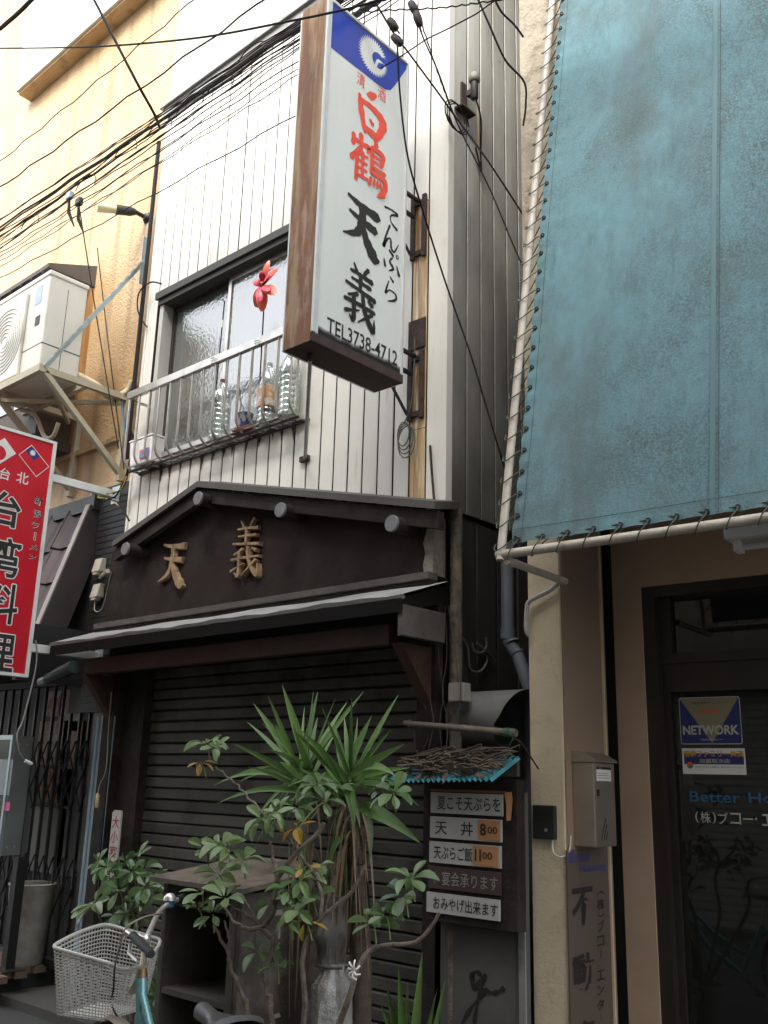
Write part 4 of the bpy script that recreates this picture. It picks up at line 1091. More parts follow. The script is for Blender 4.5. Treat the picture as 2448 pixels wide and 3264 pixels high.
# wall lamp
a = pY(350, 664, -.42); c_ = pY(470, 690, .0)
c_ = pY(463, 692, .0)
lamp = thing('wall_spotlight', 'black and yellow wall spotlight on the orange wall by the cables', 'wall lamp', c_)
e = pY(352, 665, -.30)
d_ = (e - (c_ + Vector((0, -.10, 0)))).normalized()
s0 = c_ + Vector((0, -.10, 0))
MB().lathe([(.055, -.02), (.055, .0), (.03, .03)], c_ + Vector((0, .02, 0)), 14, (0, -1, 0)).build('base', m_dmetal, lamp, True)
MB().tube([c_ + Vector((0, -.02, 0)), s0], .02, 8).build('stem', m_dmetal, lamp, True)
MB().tube([s0, s0 + d_ * .04, s0 + d_ * .17], [.026, .04, .042], 12).build('body', m_dmetal, lamp, True)
MB().tube([s0 + d_ * .17, s0 + d_ * .27, s0 + d_ * .33], [.036, .042, .044], 12).build('bulb', M('yellow bulb', (.62, .56, .34), .35), lamp, True)

# ------------------------------------------------------------------ tiled pent roof and dark front of the left shop
t0 = pX(352, 1575, -6.78); t1 = pX(110, 2085, -6.78)
rz0, ry0 = 3.62, -.02
rz1, ry1 = t1.z, t1.y
lr = thing('left_restaurant', 'dark restaurant front with a tiled pent roof left of the clad shop', 'restaurant front', (-8.2, 0, 0))
RX1 = -6.80; RX0 = -10.2
slope = Vector((0, ry1 - ry0, rz1 - rz0)); sl_n = Vector((0, -slope.z, slope.y)).normalized()
if sl_n.z < 0: sl_n = -sl_n
mb = MB(); q0 = Vector((RX0, ry0, rz0)); q1 = Vector((RX1, ry0, rz0))
mb.hexa([q0 - sl_n * .08, q1 - sl_n * .08, q1 - sl_n * .08 + slope, q0 - sl_n * .08 + slope, q0 - sl_n * .02, q1 - sl_n * .02, q1 - sl_n * .02 + slope, q0 - sl_n * .02 + slope])
mb.build('roof_deck', m_dwood, lr)
m_tile = M('glazed plum tile', (.045, .026, .027), .5, var=.35, vscale=7, rnd=.25, spec=.35)
NR, tw_ = 4, .285
rl = slope.length / NR
tm = MB()
def tf(u, v):
    x = -(u) * (tw_ + .02)
    z = .022 * math.cos(u * 2 * math.pi) + .010 * (math.cos(u * 4 * math.pi))
    return Vector((x, (v - .5) * (rl + .05), z))
tm.grid(tf, 16, 2)
tm.grid(lambda u, v: tf(u, 0) + Vector((0, 0, -.03 * v)), 16, 1)
tme = tm.mesh('roof_tile', m_tile, True)
sdir_ = slope.normalized()
rotm = Matrix((UX, -sdir_, sl_n)).transposed()
for r_ in range(NR):
    for c_ in range(9):
        ctr = Vector((RX1 - .03 - c_ * tw_, ry0, rz0)) + slope * ((r_ + .5) / NR) + sl_n * (.028 + .0)
        link('roof_tile', tme, lr, ctr, rot=rotm @ Matrix.Rotation(rad(-3.5), 3, 'X'))
mb = MB(); e = Vector((RX1 - .03, ry0, rz0))
mb.hexa([e - sl_n * .16, e + Vector((.06, 0, 0)) - sl_n * .16, e + Vector((.06, 0, 0)) - sl_n * .16 + slope * 1.03, e - sl_n * .16 + slope * 1.03, e + sl_n * .055, e + Vector((.06, 0, 0)) + sl_n * .055, e + Vector((.06, 0, 0)) + sl_n * .055 + slope * 1.03, e + sl_n * .055 + slope * 1.03])
mb.build('barge_board', M('barge board', (.04, .036, .033), .55, var=.2, vscale=8), lr)
mb = MB(); e2_ = e + sl_n * .056
mb.hexa([e2_, e2_ + Vector((.062, 0, 0)), e2_ + Vector((.062, 0, 0)) + slope * 1.03, e2_ + slope * 1.03, e2_ + sl_n * .012, e2_ + Vector((.062, 0, 0)) + sl_n * .012, e2_ + Vector((.062, 0, 0)) + sl_n * .012 + slope * 1.03, e2_ + sl_n * .012 + slope * 1.03])
mb.build('barge_cap', M('barge cap', (.26, .23, .21), .5), lr)
B(RX0, RX1 + .05, -.06, .019, rz0 - .02, rz0 + .10).build('ridge_cap', m_dmetal, lr)
m_blk = M('black siding', (.016, .0155, .016), .6, var=.3, bump=.3, bscale=40)
bs = MB(); bs.box(RX1 - .1, XL - .012, .0, .04, 2.0, 3.78); 
bs.build('black_siding', m_blk, lr)
for k in range(34): B(RX1 + .08, XL - .013, -.006, -.0005, 2.02 + k * .05, 2.062 + k * .05).build('siding_board', m_blk, lr)
B(RX1 + .03, RX1 + .08, -.55, .0, 2.2, 2.62).build('eave_corner', m_blk, lr)
B(RX0, RX1 + .06, -.62, .02, 2.28, 2.36).build('soffit', m_dwood, lr)
B(RX0, RX1 + .05, .36, .42, 0, 2.3).build('back_wall', M('dark shopfront', (.02, .019, .018), .5), lr)
B(-6.55, XL - .01, .02, .4, 0, 2.3).build('side_post', m_dmetal, lr)
# folding gate
fg = thing('folding_gate', 'dark folding lattice gate across the restaurant front', 'gate', (-7.6, .14, .2))
gx0, gx1, gz0_, gz1_ = -9.6, -6.66, .24, 2.24
npan = 21; gp = (gx1 - gx0) / npan
m_gate = M('gate steel', (.06, .058, .062), .45, metal=.3, var=.2)
gbar = B(-.009, .009, -.012, .012, 0, gz1_ - gz0_).mesh('gate_bar', m_gate)
for k in range(npan + 1):
    link('gate_bar', gbar, fg, (gx0 + k * gp, .14, gz0_))
    if False:
        B(gx0 + (k + .5) * gp - .005, gx0 + (k + .5) * gp + .005, .135, .148, gz0_ + .05, gz1_ - .02).build('gate_bar', m_gate, fg)
lat = MB()
lm = MB(); lm.bar((0, 0, 0), (gp, 0, .26), .004, .012, up=(0, 1, 0)); lm.bar((0, .012, .26), (gp, .012, 0), .004, .012, up=(0, 1, 0)); lm.bar((0, 0, .26), (gp, 0, .52), .004, .012, up=(0, 1, 0)); lm.bar((0, .012, .52), (gp, .012, .26), .004, .012, up=(0, 1, 0))
lme = lm.mesh('lattice', m_gate)
for z in (1.28, .42):
    for k in range(npan): link('lattice', lme, fg, (gx0 + k * gp, .122, z))
B(gx0, gx1 + .05, .10, .18, gz1_, gz1_ + .07).build('head_track', m_gate, fg)
B(gx1 + .01, gx1 + .05, .10, .18, .2, gz1_ - .001).build('end_post', m_gate, fg)
B(gx0, gx1 + .05, .11, .17, .2, .235).build('floor_track', m_gate, fg)
# posters and panels behind the gate
def poster(px0, py0, px1, py1, mat, label, Y=.34, name='poster'):
    a = pY(px0, py0, Y); b = pY(px1, py1, Y)
    return tag(B(a.x, b.x, Y, Y + .006, b.z, a.z).build(name, mat, None), label, name.replace('_', ' '))
def food(c1, c2, n):
    return M(n, c1, .5, col2=c2, m2=(.45, .55), s2=14, var=.3, vscale=20)
poster(150, 2205, 192, 2283, food((.45, .08, .08), (.5, .45, .42), 'red poster print'), 'red and white poster behind the folding gate')
poster(196, 2200, 222, 2300, M('pink strip', (.50, .36, .36), .5), 'pale pink poster strip behind the folding gate')
poster(230, 2202, 246, 2330, M('white strip', (.55, .55, .55), .5), 'narrow white paper strip behind the folding gate')
poster(128, 2300, 205, 2440, food((.30, .16, .13), (.42, .36, .33), 'dish print a'), 'faded menu poster with dish photos behind the gate')
poster(206, 2300, 250, 2440, food((.36, .15, .06), (.5, .28, .2), 'dish print b'), 'orange toned dish poster behind the gate')
poster(135, 2450, 190, 2560, food((.50, .17, .03), (.14, .06, .04), 'dish print c'), 'poster of orange fried food behind the gate')
poster(192, 2450, 235, 2570, food((.32, .28, .26), (.45, .12, .08), 'dish print d'), 'poster of pale dishes with red behind the gate')
poster(100, 2570, 190, 2790, M('cream board', (.42, .42, .39), .6, var=.1), 'plain cream board standing behind the gate', name='board')
poster(205, 2440, 262, 2800, M('grey board', (.24, .25, .25), .6, var=.1), 'tall grey board standing behind the gate', name='board')
# deck
dk = thing('timber_deck', 'low worn timber deck in front of the folding gate', 'deck', (-7.6, -.1, 0))
for k in range(6):
    mb = B(-9.6, -6.72 - .09 * (k % 2) - .05 * k, -.42 + k * .1, -.33 + k * .1, .16, .205); mb.build('board', M('worn deck', (.15, .10, .07), .8, var=.3, vscale=9, bump=.3), dk)
B(-9.6, -6.95, -.40, .16, .01, .158).build('frame', m_gap, dk)
# lightbox on a post
lx0, lx1 = pY(-160, 2340, -.30).x, pY(50, 2345, -.30).x
lz1 = pY(50, 2345, -.30).z; lz0 = pY(50, 2735, -.30).z
lb = thing('display_case', 'glazed notice case with a steel side on a black post', 'display case', ((lx0 + lx1) / 2, -.22, .2))
B(lx0, lx1, -.30, -.15, lz0, lz1).build('case', M('case grey', (.22, .235, .225), .45, metal=.3, var=.15), lb, bevel=.004)
B(lx0 - .005, lx1 + .006, -.325, -.302, lz1 - .03, lz1 + .004).build('frame_rail', m_galv, lb)
B(lx0 - .005, lx1 + .006, -.325, -.302, lz0 - .004, lz0 + .025).build('frame_rail', m_galv, lb)
B(lx1 - .022, lx1 + .006, -.325, -.302, lz0 + .026, lz1 - .031).build('frame_rail', m_galv, lb)
B(lx0, lx1 - .023, -.314, -.306, lz0 + .026, lz1 - .031).build('glazing', M('case glass', (.02, .03, .028), .06, rvar=0, var=0), lb)
a = pY(-40, 2420, -.318); b = pY(28, 2535, -.318)
B(a.x, b.x, -.3165, -.3145, b.z, a.z).build('notice', M('notice paper', (.22, .25, .26), .6), lb)
a = pY(14, 2555, -.318); b = pY(28, 2585, -.318)
B(a.x, b.x, -.3165, -.3145, b.z, a.z).build('pink_tag', M('pink tag', (.60, .10, .28), .6), lb)
for zz in (lz1 - .06, lz0 + .06):
    for yy in (-.26, -.20): MB().lathe([(0, .005), (.006, .003), (.008, 0)], (lx1 + .0005, yy, zz), 8, (1, 0, 0)).build('bolt', m_stain, lb, True)
pp = pZ(42, 3085, .2)
xq_ = pY(46, 2900, -.22).x
B(xq_ - .035, xq_ + .035, -.255, -.185, .205, lz0).build('post', m_black, lb)
B(xq_ - .12, xq_ + .12, -.30, -.14, .206, .214).build('base_plate', m_alud, lb)
# white bin
c_ = pZ(75, 3072, .205); bt_ = pY(80, 2812, c_.y).z
bn = thing('slim_bin', 'slim grimy white plastic bin standing on the deck', 'bin', (c_.x, c_.y, .206))
hB = bt_ - .206
MB().lathe([(.0, .004), (.125, 0), (.13, .01), (.165, hB - .01), (.172, hB), (.160, hB), (.12, .02), (.0, .02)], (c_.x, c_.y, .206), 24).build('body', M('grimy white plastic', (.36, .35, .31), .6, var=.2, vscale=5, col2=(.25, .235, .2), s2=6), bn, True)
MB().tube([(c_.x + .168 * math.cos(t * math.pi / 12), c_.y + .168 * math.sin(t * math.pi / 12), .206 + hB) for t in range(24)], .008, 6, closed=True).build('rim', M('rim white', (.46, .45, .41), .5), bn, True)
# ribbed blue strips, name strip, pull switch
a = pY(350, 2295, -.03); b = pY(318, 2800, -.03)
gs = thing('ribbed_panel', 'bundle of tall ribbed blue plastic strips beside the shutter', 'plastic panel', (-6.45, -.04, 0))
xa = pY(348, 2500, -.04).x
for k in range(7):
    x = xa - .02 - k * .032
    MB().tube([(x, -.045 + .01 * (k % 2), .07), (x + .004, -.045 + .01 * (k % 2), 1.96)], .015, 8).build('strip', M('dull blue plastic', (.20, .26, .31), .6, var=.2, vscale=6, rnd=.12), gs, True)
a = pY(352, 2590, -.07); b = pY(378, 2812, -.07)
nx0 = pY(346, 2720, -.075).x; nx1 = pY(374, 2720, -.075).x
nz1 = pY(360, 2582, -.075).z; nz0 = pY(350, 2815, -.075).z
ns = thing('name_strip', 'narrow white sign strip with red characters beside the shutter', 'sign strip', (nx0, -.07, nz0))
B(nx0, nx1, -.075, -.062, nz0, nz1 - .02).build('board', M('aged white board', (.45, .43, .39), .6, var=.1), ns)
MB().add([(nx0, -.075, nz1 - .0195), (nx1, -.075, nz1 - .0195), (nx1 - .01, -.075, nz1), (nx0 + .02, -.075, nz1), (nx0, -.062, nz1 - .0195), (nx1, -.062, nz1 - .0195), (nx1 - .01, -.062, nz1), (nx0 + .02, -.062, nz1)], [(0, 1, 2, 3), (7, 6, 5, 4), (0, 4, 5, 1), (1, 5, 6, 2), (2, 6, 7, 3), (3, 7, 4, 0)]).build('tip', M('aged white board', (.45, .43, .39)), ns)
nh = (nz1 - .03 - nz0) / 4.6
for k, ch in enumerate('大小宴会'):
    text(ch, 'lettering', M('dark red ink', (.28, .03, .04), .6), ns, Vector((nx0 + .008, -.075, nz1 - .03 - (k + 1) * nh + .008)), UX, UZ, nx1 - nx0 - .016, nh * .82, bold=.01)
p_ = [pY(355, 2205, -.16), pY(345, 2330, -.16), pY(338, 2450, -.16), pY(318, 2500, -.16), pY(312, 2530, -.16)]
ps = thing('pull_switch', 'pull cord with a yellowed handle hanging by the gate', 'pull switch', p_[-1])
MB().tube(spline(p_, 5), .0035, 5).build('cord', M('yellowed cord', (.30, .26, .18), .7), ps, True)
MB().tube([p_[-1] + Vector((0, 0, .005)), p_[-1] + Vector((0, 0, -.01)), p_[-1] + Vector((0, 0, -.085)), p_[-1] + Vector((0, 0, -.095))], [.006, .014, .014, .008], 10).build('handle', M('yellowed plastic', (.42, .36, .20), .5), ps, True)
# beige boxes on the black siding
for i, (px, py, lab) in enumerate(((312, 1802, 'upper beige weatherproof socket box on the black siding'), (306, 1883, 'lower beige weatherproof socket box with a looping lead'))):
    c_ = pY(px, py, -.05)
    jb = thing('socket_box', lab, 'socket box', (c_.x, -.01, c_.z - .05))
    mb = MB().hexa([(c_.x - .05, -.075, c_.z - .055), (c_.x + .05, -.075, c_.z - .055), (c_.x + .05, -.007, c_.z - .055), (c_.x - .05, -.007, c_.z - .055), (c_.x - .05, -.05, c_.z + .055), (c_.x + .05, -.05, c_.z + .055), (c_.x + .05, -.007, c_.z + .055), (c_.x - .05, -.007, c_.z + .055)])
    mb.build('case', M('aged beige plastic', (.42, .39, .31), .5, var=.1), jb, bevel=.008)
    B(c_.x - .03, c_.x + .03, -.07, -.02, c_.z - .075, c_.z - .0555).build('hood', M('aged beige plastic', (.42, .39, .31)), jb)
    if i: MB().tube(spline([(c_.x, -.05, c_.z - .07), (c_.x + .03, -.06, c_.z - .16), (c_.x + .13, -.06, c_.z - .15), (c_.x + .25, -.1, c_.z + .02), (c_.x + .3, -.12, c_.z + .1)], 6), .004, 6).build('lead', M('beige lead', (.36, .33, .27), .5), jb, True)
a = pY(318, 1842, -.03); b = Vector((XL + .02, -.14, a.z - .0))
tag(MB().tube([a, b], [.012, .018], 8).build('beige_conduit', M('aged beige plastic', (.42, .39, .31)), None, True), 'short beige conduit reaching from the socket boxes to the sign wall', 'conduit')
# dark rolled lamp under the red sign
a = pY(150, 2165, -.45); b = pY(236, 2125, -.45)
fl_ = thing('flood_lamp', 'dark green tube lamp under the red sign', 'lamp', (a + b) / 2)
MB().tube([a, a.lerp(b, .5), b], [.035, .045, .045], 12).build('body', M('dark green enamel', (.02, .035, .03), .35), fl_, True)
MB().tube([a - (b - a).normalized() * .09, a - (b - a).normalized() * .002], [.03, .03], 8).build('holder', m_zinc, fl_)
MB().bar((a + b) / 2 + Vector((0, 0, .02)), Vector(((a.x + b.x) / 2, -.45, 2.279)), .02, .02).build('hanger', m_dmetal, fl_)
# white building behind
wb = thing('white_building', 'white panelled building rising behind the clad shop', 'building', (-9, 8, 0))
B(-20, -2.5, 7.5, 14, 0, 19).build('wall', M('white panels', (.76, .76, .75), .6, var=.03), wb)
for k in range(7):
    B(-20 + k * 2.6, -19.98 + k * 2.6, 7.49, 7.4995, 6, 19).build('panel_joint', m_zinc, wb)
# ------------------------------------------------------------------ the projecting box sign
SX1, SX0, SY0, SY1, SZ0, SZ1 = -3.32, -3.52, -.955, -.245, 3.70, 5.84
m_face = M('sign acrylic', (.70, .725, .70), .35, var=.05, vscale=5, stretch=.2, col2=(.60, .58, .48), m2=(.6, .85), s2=5, col3=(.50, .47, .36), m3=(.70, .85), s3=12, stretch3=.15)
m_sframe = M('sign frame', (.60, .62, .62), .45, metal=.2, var=.1, vscale=8)
m_rustside = M('rusted enamel', (.20, .085, .042), .7, var=.3, vscale=6, bump=.2, bscale=40, col2=(.42, .36, .27), m2=(.56, .68), s2=6, stretch=.22, col3=(.34, .24, .13), m3=(.5, .62), s3=9, stretch3=.1)
m_sunder = M('burnt underside', (.05, .03, .026), .8, var=.5, vscale=14, bump=.4, bscale=60)
sg = thing('projecting_sign', 'tall white projecting box sign with red and black brush characters and rusted edge', 'shop sign', ((SX0 + SX1) / 2, (SY0 + SY1) / 2, SZ0))
B(SX0 + .004, SX1 - .004, SY0 + .004, SY1 - .004, SZ0 + .02, SZ1).build('box', m_sframe, sg)
B(SX0, SX1, SY0 - .002, SY0 + .0035, SZ0, SZ1 + .005).build('rusted_edge', m_rustside, sg)
B(SX0, SX1, SY1 - .0035, SY1 + .002, SZ0, SZ1 + .005).build('rear_edge', m_sframe, sg)
B(SX0, SX1, SY0 + .0036, SY1 - .0036, SZ0, SZ0 + .019).build('underside', m_sunder, sg)
B(SX1 - .0035, SX1 + .012, SY0 + .0, SY1, SZ0 - .002, SZ0 + .05).build('bottom_lip', m_sunder, sg, bevel=.004)
B(SX1 - .0035, SX1 + .014, SY0 + .0, SY0 + .022, SZ0 + .051, SZ1).build('face_frame', m_sframe, sg, bevel=.003)
B(SX1 - .0035, SX1 + .010, SY0 + .026, SY0 + .040, SZ0 + .051, SZ1).build('face_frame', m_sframe, sg, bevel=.003)
B(SX1 - .0035, SX1 + .010, SY1 - .018, SY1, SZ0 + .051, SZ1).build('face_frame', m_sframe, sg, bevel=.003)
B(SX1 - .0035, SX1 + .012, SY0 + .041, SY1 - .019, SZ1 - .02, SZ1).build('face_frame', m_sframe, sg, bevel=.003)
B(SX0 - .012, SX0 + .0035, SY0, SY1, SZ0, SZ1).build('back_face', m_face, sg)
FX = SX1 + .003
B(SX1 - .0035, FX, SY0 + .041, SY1 - .019, SZ0 + .051, SZ1 - .021).build('face', m_face, sg)
# soot along the foot of the face
def soot_mat():
    m = bpy.data.materials.new('soot film'); m.use_nodes = True
    nt = m.node_tree; N = nt.nodes; L = nt.links; p = N['Principled BSDF']; p.inputs['Base Color'].default_value = (.012, .011, .01, 1); p.inputs['Roughness'].default_value = .8
    tc = N.new('ShaderNodeTexCoord'); sp_ = N.new('ShaderNodeSeparateXYZ'); L.new(tc.outputs['Generated'], sp_.inputs[0])
    nz = N.new('ShaderNodeTexNoise'); nz.inputs['Scale'].default_value = 9; gg = N.new('ShaderNodeNewGeometry'); L.new(gg.outputs['Position'], nz.inputs['Vector'])
    ad_ = N.new('ShaderNodeMath'); ad_.operation = 'MULTIPLY_ADD'; ad_.inputs[1].default_value = .55; L.new(nz.outputs['Fac'], ad_.inputs[0]); L.new(sp_.outputs['Z'], ad_.inputs[2])
    r = N.new('ShaderNodeValToRGB'); r.color_ramp.elements[0].position = .42; r.color_ramp.elements[0].color = (1, 1, 1, 1); r.color_ramp.elements[1].position = .95; r.color_ramp.elements[1].color = (0, 0, 0, 1)
    L.new(ad_.outputs[0], r.inputs[0]); L.new(r.outputs[0], p.inputs['Alpha'])
    return m
m_soot = soot_mat()
MB().box(FX + .0003, FX + .0005, SY0 + .05, SY1 - .02, SZ0 + .052, SZ0 + .125).build('soot', m_soot, sg)
SO = Vector((FX, 0, 0))
def fpt(px, py):
    q = pX(px, py, FX); return q.y, q.z
def fbox(cpx, py0, py1, wpx):
    yc, zt = fpt(cpx, py0); _, zb = fpt(cpx, py1)
    l, _ = fpt(cpx - wpx / 2, (py0 + py1) / 2); r, _ = fpt(cpx + wpx / 2, (py0 + py1) / 2)
    return yc - (r - l) / 2, zb, r - l, zt - zb
def sbrush(ch, cpx, py0, py1, wpx, mat, grow=1.0):
    y, z, w, h = fbox(cpx, py0, py1, wpx)
    brush(ch, 'brush_character', mat, sg, (FX, y, z), UY, UZ, w, h, lift=.0015, grow=grow)
# blue band with the bird crest
m_royal = M('royal blue print', (.015, .05, .38), .4, var=.12, vscale=7)
bz1 = SZ1 - .024; bz0 = fpt(1068, 162)[1]
yl, yr = SY0 + .042, SY1 - .020
zb0 = bz0
bw = yr - yl
band = [(0, bz1 - zb0), (0, 0)] + [(bw * .60, .0), (bw * .70, .004), (bw * .78, .03), (bw * .84, .09)] + [(bw * .995, bz1 - zb0 - .03), (bw * .995, bz1 - zb0)]
flat(band, 'blue_band', m_royal, sg, (FX, yl, zb0), UY, UZ, .0012)
cyw, cz = fpt(1193, 186)
rad_y, rad_z = .128, .130
feath = []
nf = 44
for k in range(nf):
    t = rad(62) + rad(360) * k / nf
    fl__ = 1.0 + .10 * math.cos(t - rad(150))
    for rr_ in (1.0, .80):
        feath.append((cyw + rad_y * fl__ * rr_ * math.cos(t + (0 if rr_ == 1 else .10)), cz + rad_z * fl__ * rr_ * math.sin(t + (0 if rr_ == 1 else .10))))
flat(feath, 'crest', m_face, sg, (FX, 0, 0), UY, UZ, .0016)
ic_ = (cyw + .032, cz + .004)
flat([(ic_[0] + .052 * math.cos(t * math.pi / 14), ic_[1] + .052 * math.sin(t * math.pi / 14)) for t in range(28)], 'crest_eye', m_royal, sg, (FX, 0, 0), UY, UZ, .002)
flat([(ic_[0] - .028, ic_[1] - .045), (ic_[0] - .012, ic_[1] - .055), (ic_[0] + .004, ic_[1] - .012), (ic_[0] + .05, ic_[1] + .008), (ic_[0] + .002, ic_[1] + .012), (ic_[0] - .016, ic_[1] - .004)], 'crest_neck', m_face, sg, (FX, 0, 0), UY, UZ, .0024)
flat([(ic_[0] + .03, ic_[1] + .045), (ic_[0] + .075, ic_[1] + .055), (ic_[0] + .075, ic_[1] - .005), (ic_[0] + .052, ic_[1] + .01)], 'crest_gap', m_royal, sg, (FX, 0, 0), UY, UZ, .0022)
for ch, cpx, p0_, p1_, w__ in (('清', 1151, 234, 277, 26), ('酒', 1217, 280, 322, 26)):
    y, z, w, h = fbox(cpx, p0_, p1_, w__)
    text(ch, 'lettering', m_redink, sg, (FX, y, z), UY, UZ, w, h, lift=.0015)
sbrush('白', 1183, 296, 445, 96, m_redink, 1.3)
sbrush('鶴', 1176, 447, 606, 108, m_redink, 1.25)
sbrush('天', 1157, 636, 812, 118, m_ink, 1.5)
sbrush('義', 1150, 850, 1040, 100, m_ink, 1.45)
for ch, cpx, p0_, p1_, w__ in (('て', 1247, 664, 726, 46), ('ん', 1246, 722, 800, 50), ('ぷ', 1248, 802, 876, 52), ('ら', 1246, 884, 966, 44)):
    sbrush(ch, cpx, p0_, p1_, w__, m_ink, 1.35)
ya, za = fpt(1041, 1046); yb, zb = fpt(1266, 1140)
text('TEL3738-4712', 'lettering', m_ink, sg, (FX, ya, fpt(1041, 1058)[1]), UY, UZ, yb - ya, .088, bold=.012, lift=.0015)
# arms, plates, stay
sxm = (SX0 + SX1) / 2
for z, lab in ((5.03, 0), (3.98, 1)):
    for dz in (0, -.10):
        MB().tube([(sxm - .035 * (dz < 0), SY1, z + dz), (sxm - .035 * (dz < 0), -.02, z + dz)], .015, 8).build('arm', m_dmetal, sg, True)
    MB().tube([(sxm - .06, SY1, z - .12), (sxm - .05, -.02, z - .36)], .010, 6).build('arm_brace', m_dmetal, sg, True)
    for dx in (-.055, .035):
        B(sxm + dx, sxm + dx + .03, -.022, -.002, z - .40, z + .03).build('wall_plate', m_rust, sg, bevel=.004)
    for dz in (-.38, -.03): B(sxm - .0245, sxm + .0345, -.018, -.003, z + dz, z + dz + .03).build('wall_plate', m_rust, sg)
B(sxm - .06, sxm + .07, -.012, -.003, 4.03, 4.22).build('wall_plate', m_rust, sg)
a = Vector((sxm - .02, SY0 + .12, SZ0 - .001)); b = pY(972, 1462, -.02)
MB().tube([a, b], .011, 8).build('stay_rod', m_zinc, sg, True)
MB().lathe([(.022, 0), (.016, -.03)], a, 10).build('stay_socket', m_rust, sg, True)
B(b.x - .05, b.x + .03, -.025, -.003, b.z - .015, b.z + .02).build('stay_plate', m_rust, sg)

# ------------------------------------------------------------------ red restaurant sign
GX = -6.50
ty, tz = pX(178, 1418, GX).y, pX(178, 1418, GX).z
bz_ = pX(96, 2150, GX).z
rs = thing('red_sign', 'red hanging restaurant sign with black characters outlined in white', 'shop sign', (GX, ty - .4, bz_))
m_sred = M('sign red', (.52, .008, .022), .35, var=.06, vscale=4)
RW = .86
B(GX - .05, GX, ty - RW, ty, bz_, tz).build('panel', m_sred, rs)
m_wf = M('sign white frame', (.66, .68, .66), .4)
B(GX - .056, GX + .008, ty - .022, ty + .006, bz_ + .0, tz).build('frame', m_wf, rs)
B(GX - .056, GX + .008, ty - RW, ty + .006, tz + .0005, tz + .022).build('frame', m_wf, rs)
B(GX - .056, GX + .008, ty - RW, ty + .006, bz_ - .022, bz_ - .0005).build('frame', m_wf, rs)
B(GX - .056, GX + .008, ty - RW, ty - RW + .022, bz_, tz).build('frame', m_wf, rs)
m_wp = M('white print', (.70, .70, .68), .5, var=.03)
def gpt(px, py):
    q = pX(px, py, GX); return q.y, q.z
def outline_text(ch, cpx, py0, py1, wpx, bold=.022, halo=.034):
    yc, zt = gpt(cpx, py0); _, zb = gpt(cpx, py1); l, _ = gpt(cpx - wpx / 2, (py0 + py1) / 2); r, _ = gpt(cpx + wpx / 2, (py0 + py1) / 2)
    w, h = r - l, zt - zb
    for dx, dz in ((1, 0), (-1, 0), (0, 1), (0, -1), (.7, .7), (-.7, .7), (.7, -.7), (-.7, -.7)):
        e_ = w * halo
        text(ch, 'letter_outline', m_wp, rs, (GX, yc - w / 2 + dx * e_, zb + dz * e_), UY, UZ, w, h, bold=bold, lift=.001 + .0001 * (dx + 1) + .00005 * (dz + 1))
    text(ch, 'lettering', m_ink, rs, (GX, yc - w / 2, zb), UY, UZ, w, h, bold=bold, lift=.002)
outline_text('台', 25, 1568, 1680, 100)
outline_text('湾', 20, 1714, 1840, 110, .016)
outline_text('料', 12, 1858, 1988, 110, .016)
outline_text('理', 0, 2020, 2140, 108, .016)
for ch, cpx, p0_, p1_, w__ in (('台', 18, 1493, 1530, 34), ('北', 74, 1506, 1543, 40)):
    yc, zt = gpt(cpx, p0_); _, zb = gpt(cpx, p1_); l, _ = gpt(cpx - w__ / 2, p0_); r, _ = gpt(cpx + w__ / 2, p0_)
    text(ch, 'lettering', m_wp, rs, (GX, l, zb), UY, UZ, r - l, zt - zb, bold=.012)
cy_ = 1580
for ch, h__ in (('新', 32), ('潟', 32), ('ラ', 26), ('ー', 26), ('メ', 24), ('ン', 22)):
    cpx = 125 - (cy_ - 1580) * .105
    if ch == 'ー':
        y_, zt = gpt(cpx, cy_); _, zb = gpt(cpx, cy_ + h__)
        text('l', 'lettering', m_wp, rs, (GX, y_ - .008, zb), UY, UZ, .016, zt - zb, lift=.001); text('l', 'lettering', m_ink, rs, (GX, y_ - .004, zb + .004), UY, UZ, .008, zt - zb - .008, lift=.002)
    else:
        l, zt = gpt(cpx - 14, cy_); r, _ = gpt(cpx + 14, cy_); _, zb = gpt(cpx, cy_ + h__)
        text(ch, 'letter_outline', m_wp, rs, (GX, l, zb), UY, UZ, r - l, zt - zb, bold=.035, lift=.001)
        text(ch, 'lettering', m_ink, rs, (GX, l, zb), UY, UZ, r - l, zt - zb, bold=.002, lift=.002)
    cy_ += h__ + 9
def fquad(pts, name, mat, lift):
    yz = [gpt(*p) for p in pts]
    flat(yz, name, mat, rs, (GX, 0, 0), UY, UZ, lift)
fquad([(-60, 1440), (15, 1396), (51, 1446), (-22, 1492)], 'flag', m_wp, .001)
cyf, czf = gpt(-4, 1443)
flat([(cyf + .055 * math.cos(t * math.pi / 12), czf + .055 * math.sin(t * math.pi / 12)) for t in range(24)], 'flag_disc', m_sred, rs, (GX, 0, 0), UY, UZ, .0016)
fquad([(59, 1449), (101, 1418), (157, 1488), (115, 1521)], 'flag', m_wp, .001)
fquad([(62, 1449.5), (101, 1421), (154, 1487.5), (115, 1518)], 'flag', m_sred, .0014)
fquad([(81, 1436), (101, 1421), (127, 1455), (107, 1469)], 'flag_canton', m_navy, .0018)
cyf, czf = gpt(104, 1444)
flat([(cyf + (.026 if t % 2 else .016) * math.cos(t * math.pi / 12), czf + (.026 if t % 2 else .016) * math.sin(t * math.pi / 12)) for t in range(24)], 'flag_sun', m_wp, rs, (GX, 0, 0), UY, UZ, .0022)
for pz_ in (gpt(183, 1525)[1], gpt(110, 2065)[1]):
    B(GX - .045, GX - .005, ty + .007, -.012, pz_ - .03, pz_ + .03).build('arm', m_wf, rs, bevel=.004)
    B(GX - .08, GX + .03, -.0115, -.0065, pz_ - .07, pz_ + .07).build('wall_plate', m_galv, rs)
